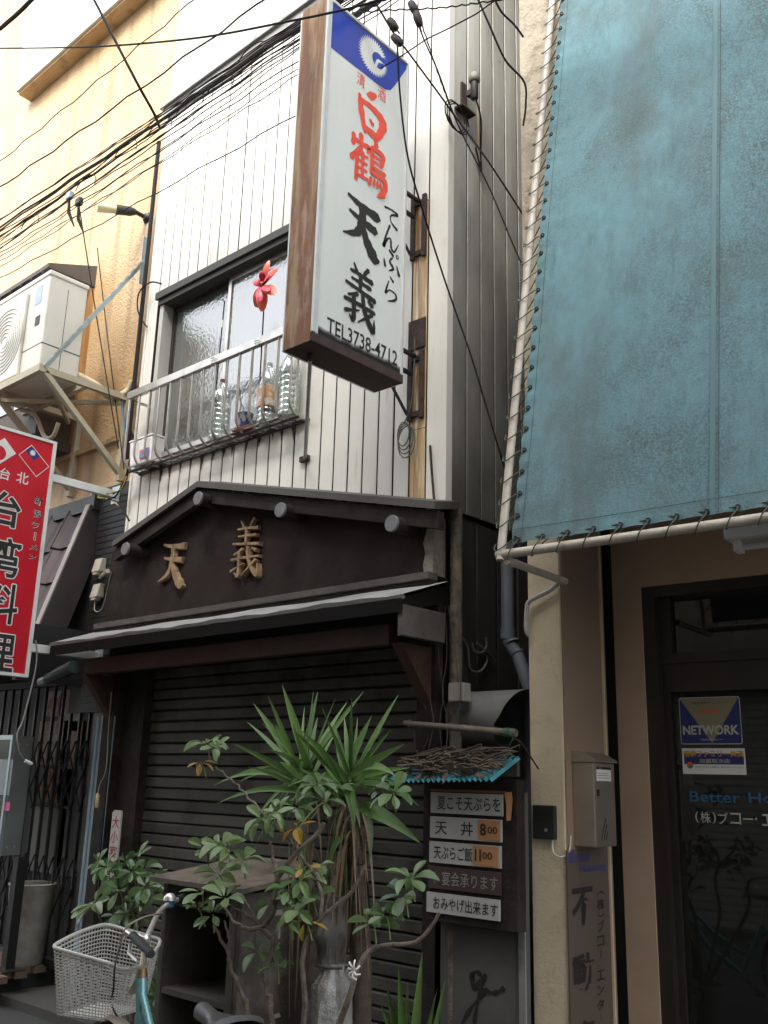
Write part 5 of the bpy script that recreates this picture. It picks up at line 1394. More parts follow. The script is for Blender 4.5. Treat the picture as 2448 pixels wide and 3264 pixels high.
MB().tube(spline([(GX, ty + .03, gpt(110, 2040)[1]), pX(118, 2085, GX), pX(110, 2150, GX), pX(75, 2290, GX), pX(55, 2340, GX), pX(62, 2395, GX), pX(80, 2425, GX)], 6), .0055, 6).build('power_lead', M('grey lead', (.23, .22, .2), .5), rs, True)
q = pX(80, 2425, GX)
MB().tube([q, q + Vector((0, .03, -.012)), q + Vector((0, .055, -.02))], [.012, .014, .01], 8).build('plug', m_wp, rs, True)
tag(B(-6.9, -6.6, -.9, -.86, 3.75, 3.95).build('red_board', M('faded red', (.40, .06, .09), .6), None), 'small faded red board behind the top of the red sign', 'board') if False else None
# ------------------------------------------------------------------ old cabinet used as a stand
cbx0, cbx1, cby0, cby1 = -3.92, -3.36, -1.14, -.64
m_cab = M('worn brown board', (.055, .045, .038), .75, var=.3, vscale=6, bump=.3, bscale=40, col2=(.12, .10, .085), s2=8, col3=(.25, .23, .2), m3=(.72, .80), s3=22)
cb = thing('old_cabinet', 'old weathered wooden cabinet with a dark open front among the plants', 'cabinet', ((cbx0 + cbx1) / 2, (cby0 + cby1) / 2, .0))
B(cbx0, cbx0 + .03, cby0, cby1, .02, 1.08).build('side_panel', m_gwood, cb, bevel=.003)
B(cbx1 - .03, cbx1, cby0, cby1, .02, 1.08).build('side_panel', m_cab, cb, bevel=.003)
B(cbx1 - .075, cbx1 - .031, cby0 - .004, cby0 + .03, .02, 1.08).build('corner_post', m_gwood, cb, bevel=.003)
B(cbx0 + .031, cbx1 - .031, cby1 - .02, cby1, .02, 1.08).build('back_panel', m_gap, cb)
B(cbx0 + .031, cbx1 - .031, cby0 + .031, cby1 - .021, .06, .09).build('shelf', m_cab, cb)
B(cbx0 + .031, cbx1 - .076, cby0 + .005, cby1 - .021, .62, .645).build('shelf', m_gwood, cb)
B(cbx0 + .031, cbx1 - .076, cby0 + .002, cby0 + .025, .99, 1.08).build('front_rail', m_dwood, cb)
MB().hexa([(cbx0 - .05, cby0 - .05, 1.085), (cbx1 + .05, cby0 - .05, 1.085), (cbx1 + .05, cby1 + .03, 1.155), (cbx0 - .05, cby1 + .03, 1.155), (cbx0 - .05, cby0 - .05, 1.105), (cbx1 + .05, cby0 - .05, 1.105), (cbx1 + .05, cby1 + .03, 1.175), (cbx0 - .05, cby1 + .03, 1.175)]).build('top', M('cabinet top', (.15, .118, .088), .75, var=.25, vscale=12, bump=.3, bscale=50, col2=(.09, .075, .06), s2=9), cb)
B(cbx1 + .0005, cbx1 + .003, cby0 + .08, cby1 - .10, .84, 1.0).build('pasted_sheet', m_cab, cb)
m_peel = M('peeling paint', (.30, .29, .26), .8, var=.2)
for yy, zz, w_, h_ in ((-.72, .60, .05, .09), (-.95, .57, .06, .02), (-.93, .86, .012, .09), (-.90, .45, .02, .035), (-1.08, .5, .014, .02), (-.99, .98, .16, .025)):
    mb = MB().add([(cbx1 + .0035, yy, zz), (cbx1 + .0035, yy + w_, zz + .004), (cbx1 + .0035, yy + w_ * .8, zz + h_), (cbx1 + .0035, yy + w_ * .1, zz + h_ * .9)], [(0, 1, 2, 3)])
    mb.build('paint_flake', m_peel, cb)
# wrapped bundle beside the cabinet
q = pY(1045, 3200, -.86)
bd = thing('wrapped_bundle', 'grey bundle wrapped in translucent plastic leaning beside the cabinet', 'bundle', (q.x, -.86, 0))
def crum(r0, r1, z0, z1, seed, sx=1.0):
    rnd_ = random.Random(seed); ph = [rnd_.uniform(0, 6) for _ in range(6)]
    mb = MB(); n_, k_ = 30, 22
    for j in range(k_ + 1):
        t = j / k_; z = z0 + (z1 - z0) * t
        r = r0 + (r1 - r0) * t + .012 * math.sin(t * 9 + ph[0])
        if t > .93: r *= .75
        for i in range(n_):
            a_ = 2 * math.pi * i / n_
            rr_ = r * (1 + .10 * math.sin(3 * a_ + ph[1] + 3 * t) + .06 * math.sin(7 * a_ + ph[2] - 5 * t) + .05 * math.sin(13 * a_ + ph[3] + 11 * t))
            mb.v.append((q.x + rr_ * math.cos(a_) * sx + .03 * t, -.86 + rr_ * math.sin(a_), z))
    mb.f = [(j * n_ + i, j * n_ + (i + 1) % n_, (j + 1) * n_ + (i + 1) % n_, (j + 1) * n_ + i) for j in range(k_) for i in range(n_)] + [tuple(k_ * n_ + i for i in range(n_))]
    mb.mi = [0] * len(mb.f); return mb
m_poly = M('crumpled film', (.22, .215, .20), .28, var=.2, vscale=9, bump=.6, bscale=26, bdist=.02, coat=.5)
crum(.10, .085, .01, .82, 3).build('plastic_wrap', m_poly, bd, True)
crum(.075, .045, .80, 1.08, 5).build('cloth_wrap', M('grey cloth', (.09, .087, .084), .8, var=.2, vscale=10), bd, True)
MB().tube([(q.x + .03 + .068 * math.cos(t), -.86 + .068 * math.sin(t), .81) for t in [k * .5 for k in range(13)]], .006, 5).build('tie', m_gwood, bd, True)

# ------------------------------------------------------------------ leaves
def leaf_mat(name, c1, c2, rough=.35, tr=.25):
    m = bpy.data.materials.new(name); m.use_nodes = True
    nt = m.node_tree; N = nt.nodes; L = nt.links; p = N['Principled BSDF']
    oi = N.new('ShaderNodeObjectInfo'); r = N.new('ShaderNodeValToRGB'); r.color_ramp.elements[0].color = (*c1, 1); r.color_ramp.elements[1].color = (*c2, 1)
    g_ = N.new('ShaderNodeNewGeometry'); n_ = N.new('ShaderNodeTexNoise'); n_.inputs['Scale'].default_value = 30
    mx = N.new('ShaderNodeMath'); mx.operation = 'MULTIPLY_ADD'; mx.inputs[1].default_value = .35; L.new(g_.outputs['Position'], n_.inputs['Vector']); L.new(n_.outputs['Fac'], mx.inputs[0])
    sb = N.new('ShaderNodeMath'); sb.operation = 'MULTIPLY_ADD'; sb.inputs[1].default_value = .8; sb.inputs[2].default_value = -.07; L.new(oi.outputs['Random'], sb.inputs[0]); L.new(sb.outputs[0], mx.inputs[2])
    L.new(mx.outputs[0], r.inputs[0]); L.new(r.outputs[0], p.inputs['Base Color']); p.inputs['Roughness'].default_value = rough
    t = N.new('ShaderNodeBsdfTranslucent'); L.new(r.outputs[0], t.inputs['Color']); a_ = N.new('ShaderNodeMixShader'); a_.inputs[0].default_value = tr
    L.new(p.outputs[0], a_.inputs[1]); L.new(t.outputs[0], a_.inputs[2]); L.new(a_.outputs[0], N['Material Output'].inputs[0])
    return m
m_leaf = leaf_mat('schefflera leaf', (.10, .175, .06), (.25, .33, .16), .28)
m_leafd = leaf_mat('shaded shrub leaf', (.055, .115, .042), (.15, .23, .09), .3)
m_leafy = leaf_mat('yellowed leaf', (.30, .22, .03), (.42, .22, .04))
m_yuc = leaf_mat('yucca leaf', (.06, .14, .03), (.18, .30, .09), .42, .25)
m_dead = leaf_mat('dead yucca leaf', (.12, .08, .05), (.30, .22, .14), .8, .1)
m_bark = M('grey bark', (.14, .115, .085), .85, var=.4, vscale=30, bump=.5, bscale=90, col2=(.07, .055, .042), s2=20)
m_stalk = M('green stalk', (.16, .20, .07), .6)
def leaflet(mat, wide=.42, droop=.16, curl=.10):
    # unit leaflet along +x, lying in xy, obovate
    mb = MB(); n_ = 6
    for i in range(n_ + 1):
        t = i / n_
        w = wide * .5 * (.02, .34, .68, .92, 1.0, .82, .30)[i]
        z = -droop * t * t
        mb.v += [(t, -w, z + curl * w * 1.6), (t, 0, z), (t, w, z + curl * w * 1.6)]
    mb.f = [f for i in range(n_) for f in ((3 * i, 3 * i + 1, 3 * i + 4, 3 * i + 3), (3 * i + 1, 3 * i + 2, 3 * i + 5, 3 * i + 4))]; mb.mi = [0] * len(mb.f)
    return mb.mesh('leaf', mat, True)
LM = {k: [leaflet(m, .42 + .05 * j, .12 + .12 * j, .25 + .15 * j) for j in range(3)] for k, m in (('g', m_leaf), ('d', m_leafd), ('y', m_leafy))}
def cluster(par, c, size, kind='g', n=7, tilt=None, start=None, flat_=.25):
    c = Vector(c)
    ax = Vector(tilt) if tilt is not None else Vector((random.uniform(-.1, .6), random.uniform(-.9, -.2), 1))
    ax.normalize()
    e1 = ax.cross(Vector((0, 1, 0.1))).normalized(); e2 = ax.cross(e1)
    a0 = random.uniform(0, 6)
    for k in range(n):
        a_ = a0 + 2 * math.pi * k / n + random.uniform(-.22, .22)
        el = random.uniform(-.15, .5) if kind != 'y' else random.uniform(-.8, .1)
        d = (e1 * math.cos(a_) + e2 * math.sin(a_)) * math.cos(el) + ax * math.sin(el)
        d.normalize(); sd = ax.cross(d).normalized(); nn = d.cross(sd)
        Rm = Matrix((d, sd, nn)).transposed() @ Matrix.Rotation(random.uniform(-.5, .5), 3, 'X')
        s_ = size * random.uniform(.7, 1.12)
        link('leaf', random.choice(LM[kind]), par, c + d * .012, rot=Rm, scale=(s_, s_ * random.uniform(.85, 1.15), s_))
    if start is not None:
        st_ = Vector(start); mid = st_.lerp(c, .5) + Vector((0, 0, .01))
        MB().tube([st_, mid, c], [.0035, .0028, .0025], 5).build('leaf_stalk', m_stalk, par, True)
def stem(par, pts, r0, r1, name='stem'):
    P = spline(pts, 5); k = len(P)
    P = [p_ + Vector((random.uniform(-.003, .003),) * 3) for p_ in P]
    MB().tube(P, [r0 + (r1 - r0) * i / (k - 1) for i in range(k)], 7).build(name, m_bark, par, True)
    return P
# ---- umbrella plant in front of the cabinet
ZA = lambda x, y: (500 + x / 2.074, 2600 + y / 2.074)
ZB = lambda x, y: (500 + x / 1.843, 2100 + y / 1.843)
Y1 = -1.32
b0 = pY(*ZA(780, 1500), Y1)
up = thing('umbrella_plant', 'straggly umbrella plant with bare forked stems in front of the old cabinet', 'plant', (b0.x, Y1, 0))
pot = MB().lathe([(.0, .0), (.11, .0), (.15, .24), (.165, .24), (.165, .27), (.14, .27), (.135, .23), (.0, .23)], (b0.x, Y1, .005), 24)
pot.build('pot', M('grey pot', (.12, .11, .10), .8), up, True)
W = lambda f, x, y, dy=0.0: pY(*f(x, y), Y1 + dy)
base = Vector((b0.x, Y1, .22))
s1 = stem(up, [base, W(ZA, 760, 1377), W(ZA, 725, 1150), W(ZA, 715, 1010), W(ZA, 770, 830), W(ZA, 700, 740)], .014, .011)
stem(up, [W(ZA, 700, 740), W(ZA, 590, 745, -.02), W(ZA, 500, 690, -.04), W(ZA, 440, 590, -.05)], .009, .005)
stem(up, [W(ZA, 690, 730), W(ZA, 600, 660, .02), W(ZA, 500, 605, .03)], .007, .004)
stem(up, [W(ZA, 690, 735), W(ZA, 630, 640, .03), W(ZA, 545, 515, .05)], .007, .004)
stem(up, [W(ZA, 705, 735), W(ZA, 770, 640), W(ZA, 790, 470), W(ZA, 765, 250, .01), W(ZA, 745, 170, .01)], .011, .006)
stem(up, [W(ZA, 790, 440), W(ZA, 860, 320, .02), W(ZA, 960, 210, .04), W(ZA, 1060, 120, .06), W(ZA, 1105, 50, .07)], .009, .008)
stem(up, [W(ZA, 770, 870), W(ZA, 840, 780, .01), W(ZA, 860, 670, .02)], .006, .003)
stem(up, [base, W(ZA, 610, 1377), W(ZA, 570, 1200), W(ZA, 490, 1000), W(ZA, 460, 880), W(ZA, 370, 730)], .012, .006)
stem(up, [W(ZA, 460, 880), W(ZA, 480, 820, .02), W(ZA, 440, 700, .03)], .007, .004)
s3 = stem(up, [base, W(ZA, 965, 1377), W(ZA, 970, 900), W(ZA, 1080, 690, .03), W(ZA, 1290, 500, .08), W(ZA, 1370, 330, .1)], .012, .006)
s4 = stem(up, [W(ZA, 1080, 690, .03), W(ZA, 1080, 470, .05), W(ZB, 880, 1200, .07), W(ZB, 720, 1000, .09), W(ZB, 540, 820, .1), W(ZB, 460, 730, .1), W(ZB, 340, 635, .1)], .008, .004)
s5 = stem(up, [base, W(ZA, 1200, 1377), W(ZA, 1330, 1010, .05), W(ZA, 1450, 870, .1), pY(1330, 3000, Y1 + .15), pY(1403, 2907, Y1 + .2)], .013, .006)
SZ_ = .090
for f, x, y, dy, kd, n_, sc_ in ((ZA, 450, 545, -.05, 'g', 8, 1.0), (ZA, 300, 500, -.06, 'g', 6, 1.0), (ZA, 272, 610, -.07, 'g', 7, .75), (ZA, 370, 655, -.06, 'g', 7, .85), (ZA, 410, 385, .0, 'g', 7, 1.0),
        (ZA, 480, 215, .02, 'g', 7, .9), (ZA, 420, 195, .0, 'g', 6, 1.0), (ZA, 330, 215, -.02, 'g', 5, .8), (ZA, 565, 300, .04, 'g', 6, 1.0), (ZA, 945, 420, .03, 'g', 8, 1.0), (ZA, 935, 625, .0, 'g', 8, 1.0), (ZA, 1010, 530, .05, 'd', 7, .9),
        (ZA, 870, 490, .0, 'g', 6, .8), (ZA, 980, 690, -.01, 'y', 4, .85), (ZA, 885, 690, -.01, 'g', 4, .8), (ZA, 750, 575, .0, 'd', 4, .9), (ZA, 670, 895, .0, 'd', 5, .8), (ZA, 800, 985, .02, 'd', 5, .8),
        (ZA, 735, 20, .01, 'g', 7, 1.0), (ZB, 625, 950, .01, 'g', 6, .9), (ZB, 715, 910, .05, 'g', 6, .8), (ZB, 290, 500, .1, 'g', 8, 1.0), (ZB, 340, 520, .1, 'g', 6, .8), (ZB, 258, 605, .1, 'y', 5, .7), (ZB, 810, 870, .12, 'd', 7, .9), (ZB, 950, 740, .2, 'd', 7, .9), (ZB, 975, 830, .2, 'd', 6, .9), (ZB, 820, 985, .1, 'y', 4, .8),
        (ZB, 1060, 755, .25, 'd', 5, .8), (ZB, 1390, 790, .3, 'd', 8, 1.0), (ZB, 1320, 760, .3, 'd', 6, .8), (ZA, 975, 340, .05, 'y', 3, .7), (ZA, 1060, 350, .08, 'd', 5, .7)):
    c_ = W(f, x, y, dy)
    cluster(up, c_, SZ_ * sc_, kd, n_, start=c_ + Vector((random.uniform(-.02, .03), .02, -.07)))
for px, py, dy in ((1310, 2800, .25), (1233, 2920, .2), (1290, 2850, .25), (1190, 2940, .2)):
    c_ = pY(px, py, Y1 + dy); cluster(up, c_, SZ_ * .95, 'd', 6, start=c_ + Vector((.02, 0, -.08)))
bw_ = W(ZA, 1305, 1020, -.015)
sb = thing('string_bow', 'white string knotted round the umbrella plant branch', 'string', bw_)
for k in range(7):
    a_ = k * .9 + .3
    MB().tube(spline([bw_, bw_ + Vector((math.cos(a_) * .02, -.01, math.sin(a_) * .02)), bw_ + Vector((math.cos(a_ + .3) * .032, 0, math.sin(a_ + .3) * .032))], 4), .0035, 5).build('strand', m_white, sb, True)
# ---- dark shrub beside the bicycle
Y2 = -.62
ZC = lambda x, y: (x / 2.37, 2660 + y / 2.37)
q = pY(420, 3264, Y2)
sh2 = thing('leafy_shrub', 'leafy green shrub growing between the gate and the shutter', 'shrub', (q.x, Y2, 0))
MB().lathe([(.0, .0), (.10, .0), (.13, .2), (.14, .2), (.14, .23), (.12, .23), (.11, .2), (.0, .2)], (q.x, Y2, .005), 22).build('pot', M('brown pot', (.11, .065, .045), .8), sh2, True)
bs_ = Vector((q.x, Y2, .2))
for x, y in ((720, 540), (1040, 200), (820, 260), (1100, 420), (1010, 530), (960, 330)):
    P_ = pY(*ZC(x, y), Y2); stem(sh2, [bs_, bs_.lerp(P_, .5) + Vector((random.uniform(-.05, .05), 0, .03)), P_], .008, .003)
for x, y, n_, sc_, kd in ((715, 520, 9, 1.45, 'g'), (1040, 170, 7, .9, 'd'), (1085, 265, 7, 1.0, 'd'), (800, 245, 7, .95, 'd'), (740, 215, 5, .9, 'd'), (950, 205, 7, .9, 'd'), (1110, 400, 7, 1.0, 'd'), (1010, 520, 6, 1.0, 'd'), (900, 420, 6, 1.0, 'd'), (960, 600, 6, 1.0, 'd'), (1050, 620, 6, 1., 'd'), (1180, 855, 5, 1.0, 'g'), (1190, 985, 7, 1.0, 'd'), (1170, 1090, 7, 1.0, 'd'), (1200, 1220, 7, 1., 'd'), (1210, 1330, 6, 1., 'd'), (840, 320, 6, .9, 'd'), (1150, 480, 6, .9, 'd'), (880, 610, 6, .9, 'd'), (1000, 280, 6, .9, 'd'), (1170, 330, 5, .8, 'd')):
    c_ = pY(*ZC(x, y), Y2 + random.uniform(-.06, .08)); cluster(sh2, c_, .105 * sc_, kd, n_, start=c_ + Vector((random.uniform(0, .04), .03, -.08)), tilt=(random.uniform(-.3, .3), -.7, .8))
# ---- yucca
Y3 = -.80
tb = pY(1155, 3264, Y3)
m_ybark = M('dark fibrous trunk', (.06, .045, .033), .9, var=.4, vscale=30, bump=.6, bscale=70)
yc = thing('yucca', 'tall yucca with sword leaves and hanging dead leaves before the shutter', 'yucca plant', (tb.x, Y3, 0))
MB().lathe([(.0, .0), (.13, .0), (.17, .26), (.185, .26), (.185, .29), (.16, .29), (.15, .25), (.0, .25)], (tb.x, Y3, .005), 24).build('pot', M('dark pot', (.06, .05, .045), .8), yc, True)
hL = pY(978, 2462, Y3 - .03); hR = pY(1118, 2492, Y3 + .02)
fk = pY(1140, 2760, Y3)
MB().tube(spline([Vector((tb.x, Y3, .22)), pY(1155, 3100, Y3), fk], 6), [.05] * 13, 10).build('trunk', m_ybark, yc, True) if False else MB().tube([Vector((tb.x, Y3, .22)), pY(1155, 3100, Y3), fk], [.045, .04, .035], 10).build('trunk', m_ybark, yc, True)
MB().tube(spline([fk, pY(1060, 2620, Y3), hL], 6), [.026 - .0006 * i for i in range(13)], 9).build('trunk', m_ybark, yc, True)
MB().tube([fk, hR + Vector((0, 0, -.1)), hR], [.03, .026, .022], 9).build('trunk', m_ybark, yc, True)
def blade(par, base, tip, w, arch=.04, mat=None, name='leaf', fold=.35, twist=0.0, droop=None):
    base = Vector(base); tip = Vector(tip)
    mid = base.lerp(tip, .5) + Vector((0, 0, arch))
    if droop is not None: mid = Vector(droop)
    P = [base.lerp(mid, t) * (1 - t) + mid.lerp(tip, t) * t for t in [i / 9 for i in range(10)]]
    mb = MB(); k = len(P)
    view = Vector((random.uniform(-.5, .5), -1, random.uniform(-.1, .5))).normalized()
    for i, p_ in enumerate(P):
        t = i / (k - 1); d = (P[min(i + 1, k - 1)] - P[max(i - 1, 0)]).normalized()
        sd = d.cross(view)
        if sd.length < .05: sd = d.cross(Vector((0, 0, 1)))
        sd.normalize(); sd = (Matrix.Rotation(twist * t, 3, d) @ sd)
        nn = d.cross(sd)
        ww = w * .5 * min(1, .45 + t * 2.2) * (1 - max(0, (t - .35) / .65) ** 1.6) + .0006
        mb.v += [p_ - sd * ww - nn * ww * fold, p_, p_ + sd * ww - nn * ww * fold]
    mb.f = [f for i in range(k - 1) for f in ((3 * i, 3 * i + 1, 3 * i + 4, 3 * i + 3), (3 * i + 1, 3 * i + 2, 3 * i + 5, 3 * i + 4))]; mb.mi = [0] * len(mb.f)
    mb.build(name, mat or m_yuc, par, True)
for x, y, dy, w_ in ((735, 150, -.1, .058), (922, 178, .05, .045), (946, 190, .1, .045), (565, 258, -.12, .055), (530, 370, .1, .035), (440, 494, -.15, .045), (868, 275, .2, .03), (1055, 222, -.1, .045), (1217, 188, .15, .05), (1120, 250, .2, .03), (1022, 300, -.1, .035), (330, 747, -.2, .04), (390, 720, .1, .03), (470, 735, -.05, .045), (640, 530, -.3, .055), (800, 385, -.25, .05), (490, 1080, -.15, .04), (740, 1025, -.2, .05), (600, 960, .05, .04), (720, 605, -.3, .05), (690, 880, -.1, .04), (570, 1120, .1, .035), (840, 640, -.35, .05)):
    tp_ = pY(*ZB(x, y), Y3 + dy); hb = hL + Vector((random.uniform(-.03, .03), random.uniform(-.03, .02), random.uniform(-.05, .03)))
    dn = y > 650
    blade(yc, hb, tp_, w_ * .70, arch=(.10 if dn else .015), twist=random.uniform(-.5, .5))
for x, y, dy, w_ in ((1145, 210, -.08, .055), (1262, 335, .1, .05), (1332, 405, -.1, .045), (1377, 415, -.02, .05), (1462, 498, -.12, .055), (1405, 692, -.15, .06), (1165, 965, -.25, .055), (1170, 1060, -.1, .03), (850, 420, -.2, .055), (975, 620, -.3, .05), (770, 750, -.2, .035), (1485, 640, .1, .05), (1290, 560, .15, .04), (1040, 380, .1, .06), (1200, 420, .15, .05), (1100, 330, .2, .04), (1440, 760, .15, .04)):
    tp_ = pY(*ZB(x, y), Y3 + dy); hb = hR + Vector((random.uniform(-.03, .03), random.uniform(-.03, .02), random.uniform(-.05, .03)))
    blade(yc, hb, tp_, w_ * .70, arch=(.08 if y > 650 else .015), twist=random.uniform(-.5, .5))
blade(yc, pY(*ZB(1180, 870), Y3 - .02), pY(*ZB(1550, 1085), Y3 - .15), .06, droop=pY(*ZB(1330, 880), Y3 - .12))
blade(yc, pY(*ZB(1200, 850), Y3 - .02), pY(*ZB(1240, 1230), Y3 - .12), .06, droop=pY(*ZB(1320, 930), Y3 - .12), mat=m_yuc)
for k in range(34):
    hb = (hR if k % 2 else hL) + Vector((random.uniform(-.03, .03), random.uniform(-.03, .03), random.uniform(-.10, .02)))
    az = random.uniform(0, 6.28); el = random.uniform(-.5, 1.1); L_ = random.uniform(.28, .5)
    tp_ = hb + Vector((math.cos(az) * math.cos(el), math.sin(az) * math.cos(el) * .8, math.sin(el))) * L_
    blade(yc, hb, tp_, random.uniform(.018, .034), arch=.03 if el > .2 else .09, twist=random.uniform(-.6, .6))
for k in range(130):
    hb = (hR if k % 5 else hL) + Vector((random.uniform(-.04, .06), random.uniform(-.05, .05), random.uniform(-.42, -.06)))
    L_ = random.uniform(.3, .62); ex_ = Vector((random.uniform(-.06, .10), random.uniform(-.10, .04), 0))
    blade(yc, hb, hb + Vector((ex_.x * .9 + (.05 if k % 3 == 0 else 0), ex_.y, -L_)), (random.uniform(.006, .014) if k % 13 else .03), droop=hb + Vector((ex_.x, ex_.y, .0)), mat=(m_dead if k % 13 else m_yuc), name='dead_leaf' if k % 13 else 'leaf', twist=random.uniform(-2, 2))
# ---- low sword-leaved plant by the alley door
q = pY(1325, 3300, -.55)
sp2 = thing('sword_plant', 'low plant with upright sword leaves beside the alley door', 'plant', (q.x, -.55, 0))
MB().lathe([(.0, .0), (.09, .0), (.11, .18), (.12, .18), (.12, .2), (.10, .2), (.095, .17), (.0, .17)], (q.x, -.55, .005), 20).build('pot', M('dark pot', (.06, .05, .045)), sp2, True)
hb = Vector((q.x, -.55, .19))
for px, py, w_ in ((1346, 3035, .05), (1395, 3150, .045), (1270, 3080, .05), (1230, 3120, .05), (1300, 3130, .05), (1215, 3200, .05), (1420, 3120, .03), (1380, 3220, .05), (1255, 3175, .05)):
    blade(sp2, hb + Vector((random.uniform(-.03, .03), 0, 0)), pY(px, py, -.55 + random.uniform(-.1, .1)), w_, arch=.04)

# ------------------------------------------------------------------ bicycle
bk = thing('bicycle', 'teal city bicycle with a grey wire basket parked before the shutter', 'bicycle', (-3.0, -1.74, 0))
m_teal = M('teal frame paint', (.12, .29, .30), .28, metal=.3, var=.1, coat=.6)
m_chr = M('chrome', (.72, .70, .68), .30, metal=.7, var=.05, rvar=.05)
m_rub = M('black rubber', (.018, .018, .018), .7)
m_bask = M('grey basket', (.48, .47, .44), .45, metal=.2, var=.1)
Hd = pZ(452, 3110, .85); Sd = pZ(690, 3225, .84)
bu = Vector((Sd.x - Hd.x, Sd.y - Hd.y, 0)).normalized(); bn_ = Vector((-bu.y, bu.x, 0))
def bp_(f, z, s=0): return Vector((Hd.x, Hd.y, 0)) + bu * f + bn_ * s + UZ * z
fa = bp_(-.19, .335); ra = bp_(.90, .335); bb = bp_(.44, .29); seat0 = bp_(.60, .62)
head_lo = bp_(.035, .70); head_hi = Hd + Vector((0, 0, -.005))
MB().tube([head_hi + Vector((0, 0, .0)), head_lo], .021, 12).build('head_tube', m_teal, bk, True)
MB().tube([head_hi + UZ * .03, head_hi], [.017, .022], 12).build('headset', M('brass headset', (.20, .14, .07), .4, metal=.6), bk, True)
for s in (-1, 1):
    MB().tube(spline([head_lo + UZ * -.0, bp_(-.03, .56, s * .05), bp_(-.11, .45, s * .052), fa + bn_ * s * .052], 5), .012, 8).build('fork_blade', m_teal, bk, True)
MB().tube([bp_(.03, .735), bp_(.22, .45), bb], .019, 12).build('down_tube', m_teal, bk, True)
MB().tube([bp_(.02, .79), bp_(.26, .55), bp_(.47, .42)], .016, 12).build('top_tube', m_teal, bk, True)
MB().tube([bb, seat0], .016, 10).build('seat_tube', m_teal, bk, True)
MB().tube([seat0, bp_(.64, .80)], .012, 10).build('seat_post', m_chr, bk, True)
for s in (-1, 1):
    MB().tube([bb + bn_ * s * .03, ra + bn_ * s * .06], .009, 8).build('chain_stay', m_teal, bk, True)
    MB().tube([seat0 + bn_ * s * .015, ra + bn_ * s * .06], .008, 8).build('seat_stay', m_teal, bk, True)
def wheel(c):
    w = MB().tube([c + bu * (.312 * math.cos(t * math.pi / 24)) + UZ * (.312 * math.sin(t * math.pi / 24)) for t in range(48)], .018, 10, closed=True).build('wheel', m_rub, bk, True)
    MB().tube([c + bu * (.292 * math.cos(t * math.pi / 24)) + UZ * (.292 * math.sin(t * math.pi / 24)) for t in range(48)], .010, 8, closed=True).build('rim', m_alu, w, True)
    MB().tube([c - bn_ * .05, c + bn_ * .05], .018, 10).build('hub', m_alu, w, True)
    for k in range(28):
        a_ = 2 * math.pi * k / 28
        MB().tube([c + bn_ * (.025 if k % 2 else -.025), c + bu * .285 * math.cos(a_) + UZ * .285 * math.sin(a_)], .0012, 4).build('spoke', m_alu, w)
    MB().grid(lambda u, v: c + bu * (.345 * math.cos(rad(10 + 150 * u))) + UZ * (.345 * math.sin(rad(10 + 150 * u)) - .012 * (2 * v - 1) ** 2) + bn_ * (.028 * (2 * v - 1)), 24, 4).build('mudguard', m_stain, bk, True)
wheel(fa); wheel(ra)
MB().tube([bb - bn_ * .07, bb + bn_ * .07], .02, 10).build('crank_axle', m_alu, bk, True)
for s in (-1, 1):
    MB().bar(bb + bn_ * s * .07, bb + bn_ * s * .075 + bu * .12 * s - UZ * .11 * s, .012, .02).build('crank', m_alu, bk)
    e_ = bb + bn_ * s * .075 + bu * .12 * s - UZ * .11 * s
    MB().bar(e_, e_ + bn_ * s * .09, .06, .02).build('pedal', m_rub, bk)
# handlebar, stem
S_ = pZ(463, 3000, .915)
MB().tube([head_hi + UZ * .03, S_], .0125, 10).build('stem', m_stain, bk, True)
N1 = pZ(402, 2966, .935); N2 = pZ(424, 2983, .93); N3 = pZ(482, 3042, .905)
F1 = pZ(470, 2985, .935); F2 = pZ(505, 2912, .995); F3 = pZ(540, 2880, 1.02); F4 = pZ(566, 2868, 1.03)
MB().tube(spline([N2, N1, S_ + UZ * .01, F1, F2, F3, F4], 6), .0115, 12).build('handlebar', m_chr, bk, True)
MB().tube([N2.lerp(N3, -.05), N2, N3.lerp(N2, .06), N3], [.014, .0175, .0175, .015], 12).build('grip', m_rub, bk, True)
MB().tube([F4, F4 + (F4 - F3).normalized() * .10], [.017, .0165], 12).build('grip', m_rub, bk, True)
MB().tube([N2 + Vector((0, -.01, -.03)), N2.lerp(N3, .3) + Vector((-.03, -.02, -.045)), N2.lerp(N3, .8) + Vector((-.03, -.02, -.04))], .006, 6).build('brake_lever', m_chr, bk, True)
MB().lathe([(.0, .03), (.016, .026), (.026, .012), (.028, .0), (.0, 0)], F3 + Vector((.0, .0, .014)), 16).build('bell', m_chr, bk, True)
MB().tube([F3 + Vector((.0, -.0, -.013)), F3 + Vector((0, 0, .013))], .022, 12).build('bell_clamp', M('blue band', (.03, .14, .26), .4), bk, True)
MB().tube(spline([N1 + Vector((0, 0, -.01)), pZ(385, 3010, .93), pZ(400, 2960, 1.0), pZ(455, 2925, 1.03), pZ(520, 2910, 1.0)], 7), .0035, 6).build('brake_cable', M('cable cream', (.26, .23, .17), .5), bk, True)
MB().tube(spline([N1, pZ(370, 3060, .88), pZ(362, 3150, .78), pZ(358, 3210, .70), head_lo + Vector((-.05, 0, -.06))], 6), .0035, 6).build('brake_cable', m_rub, bk, True)
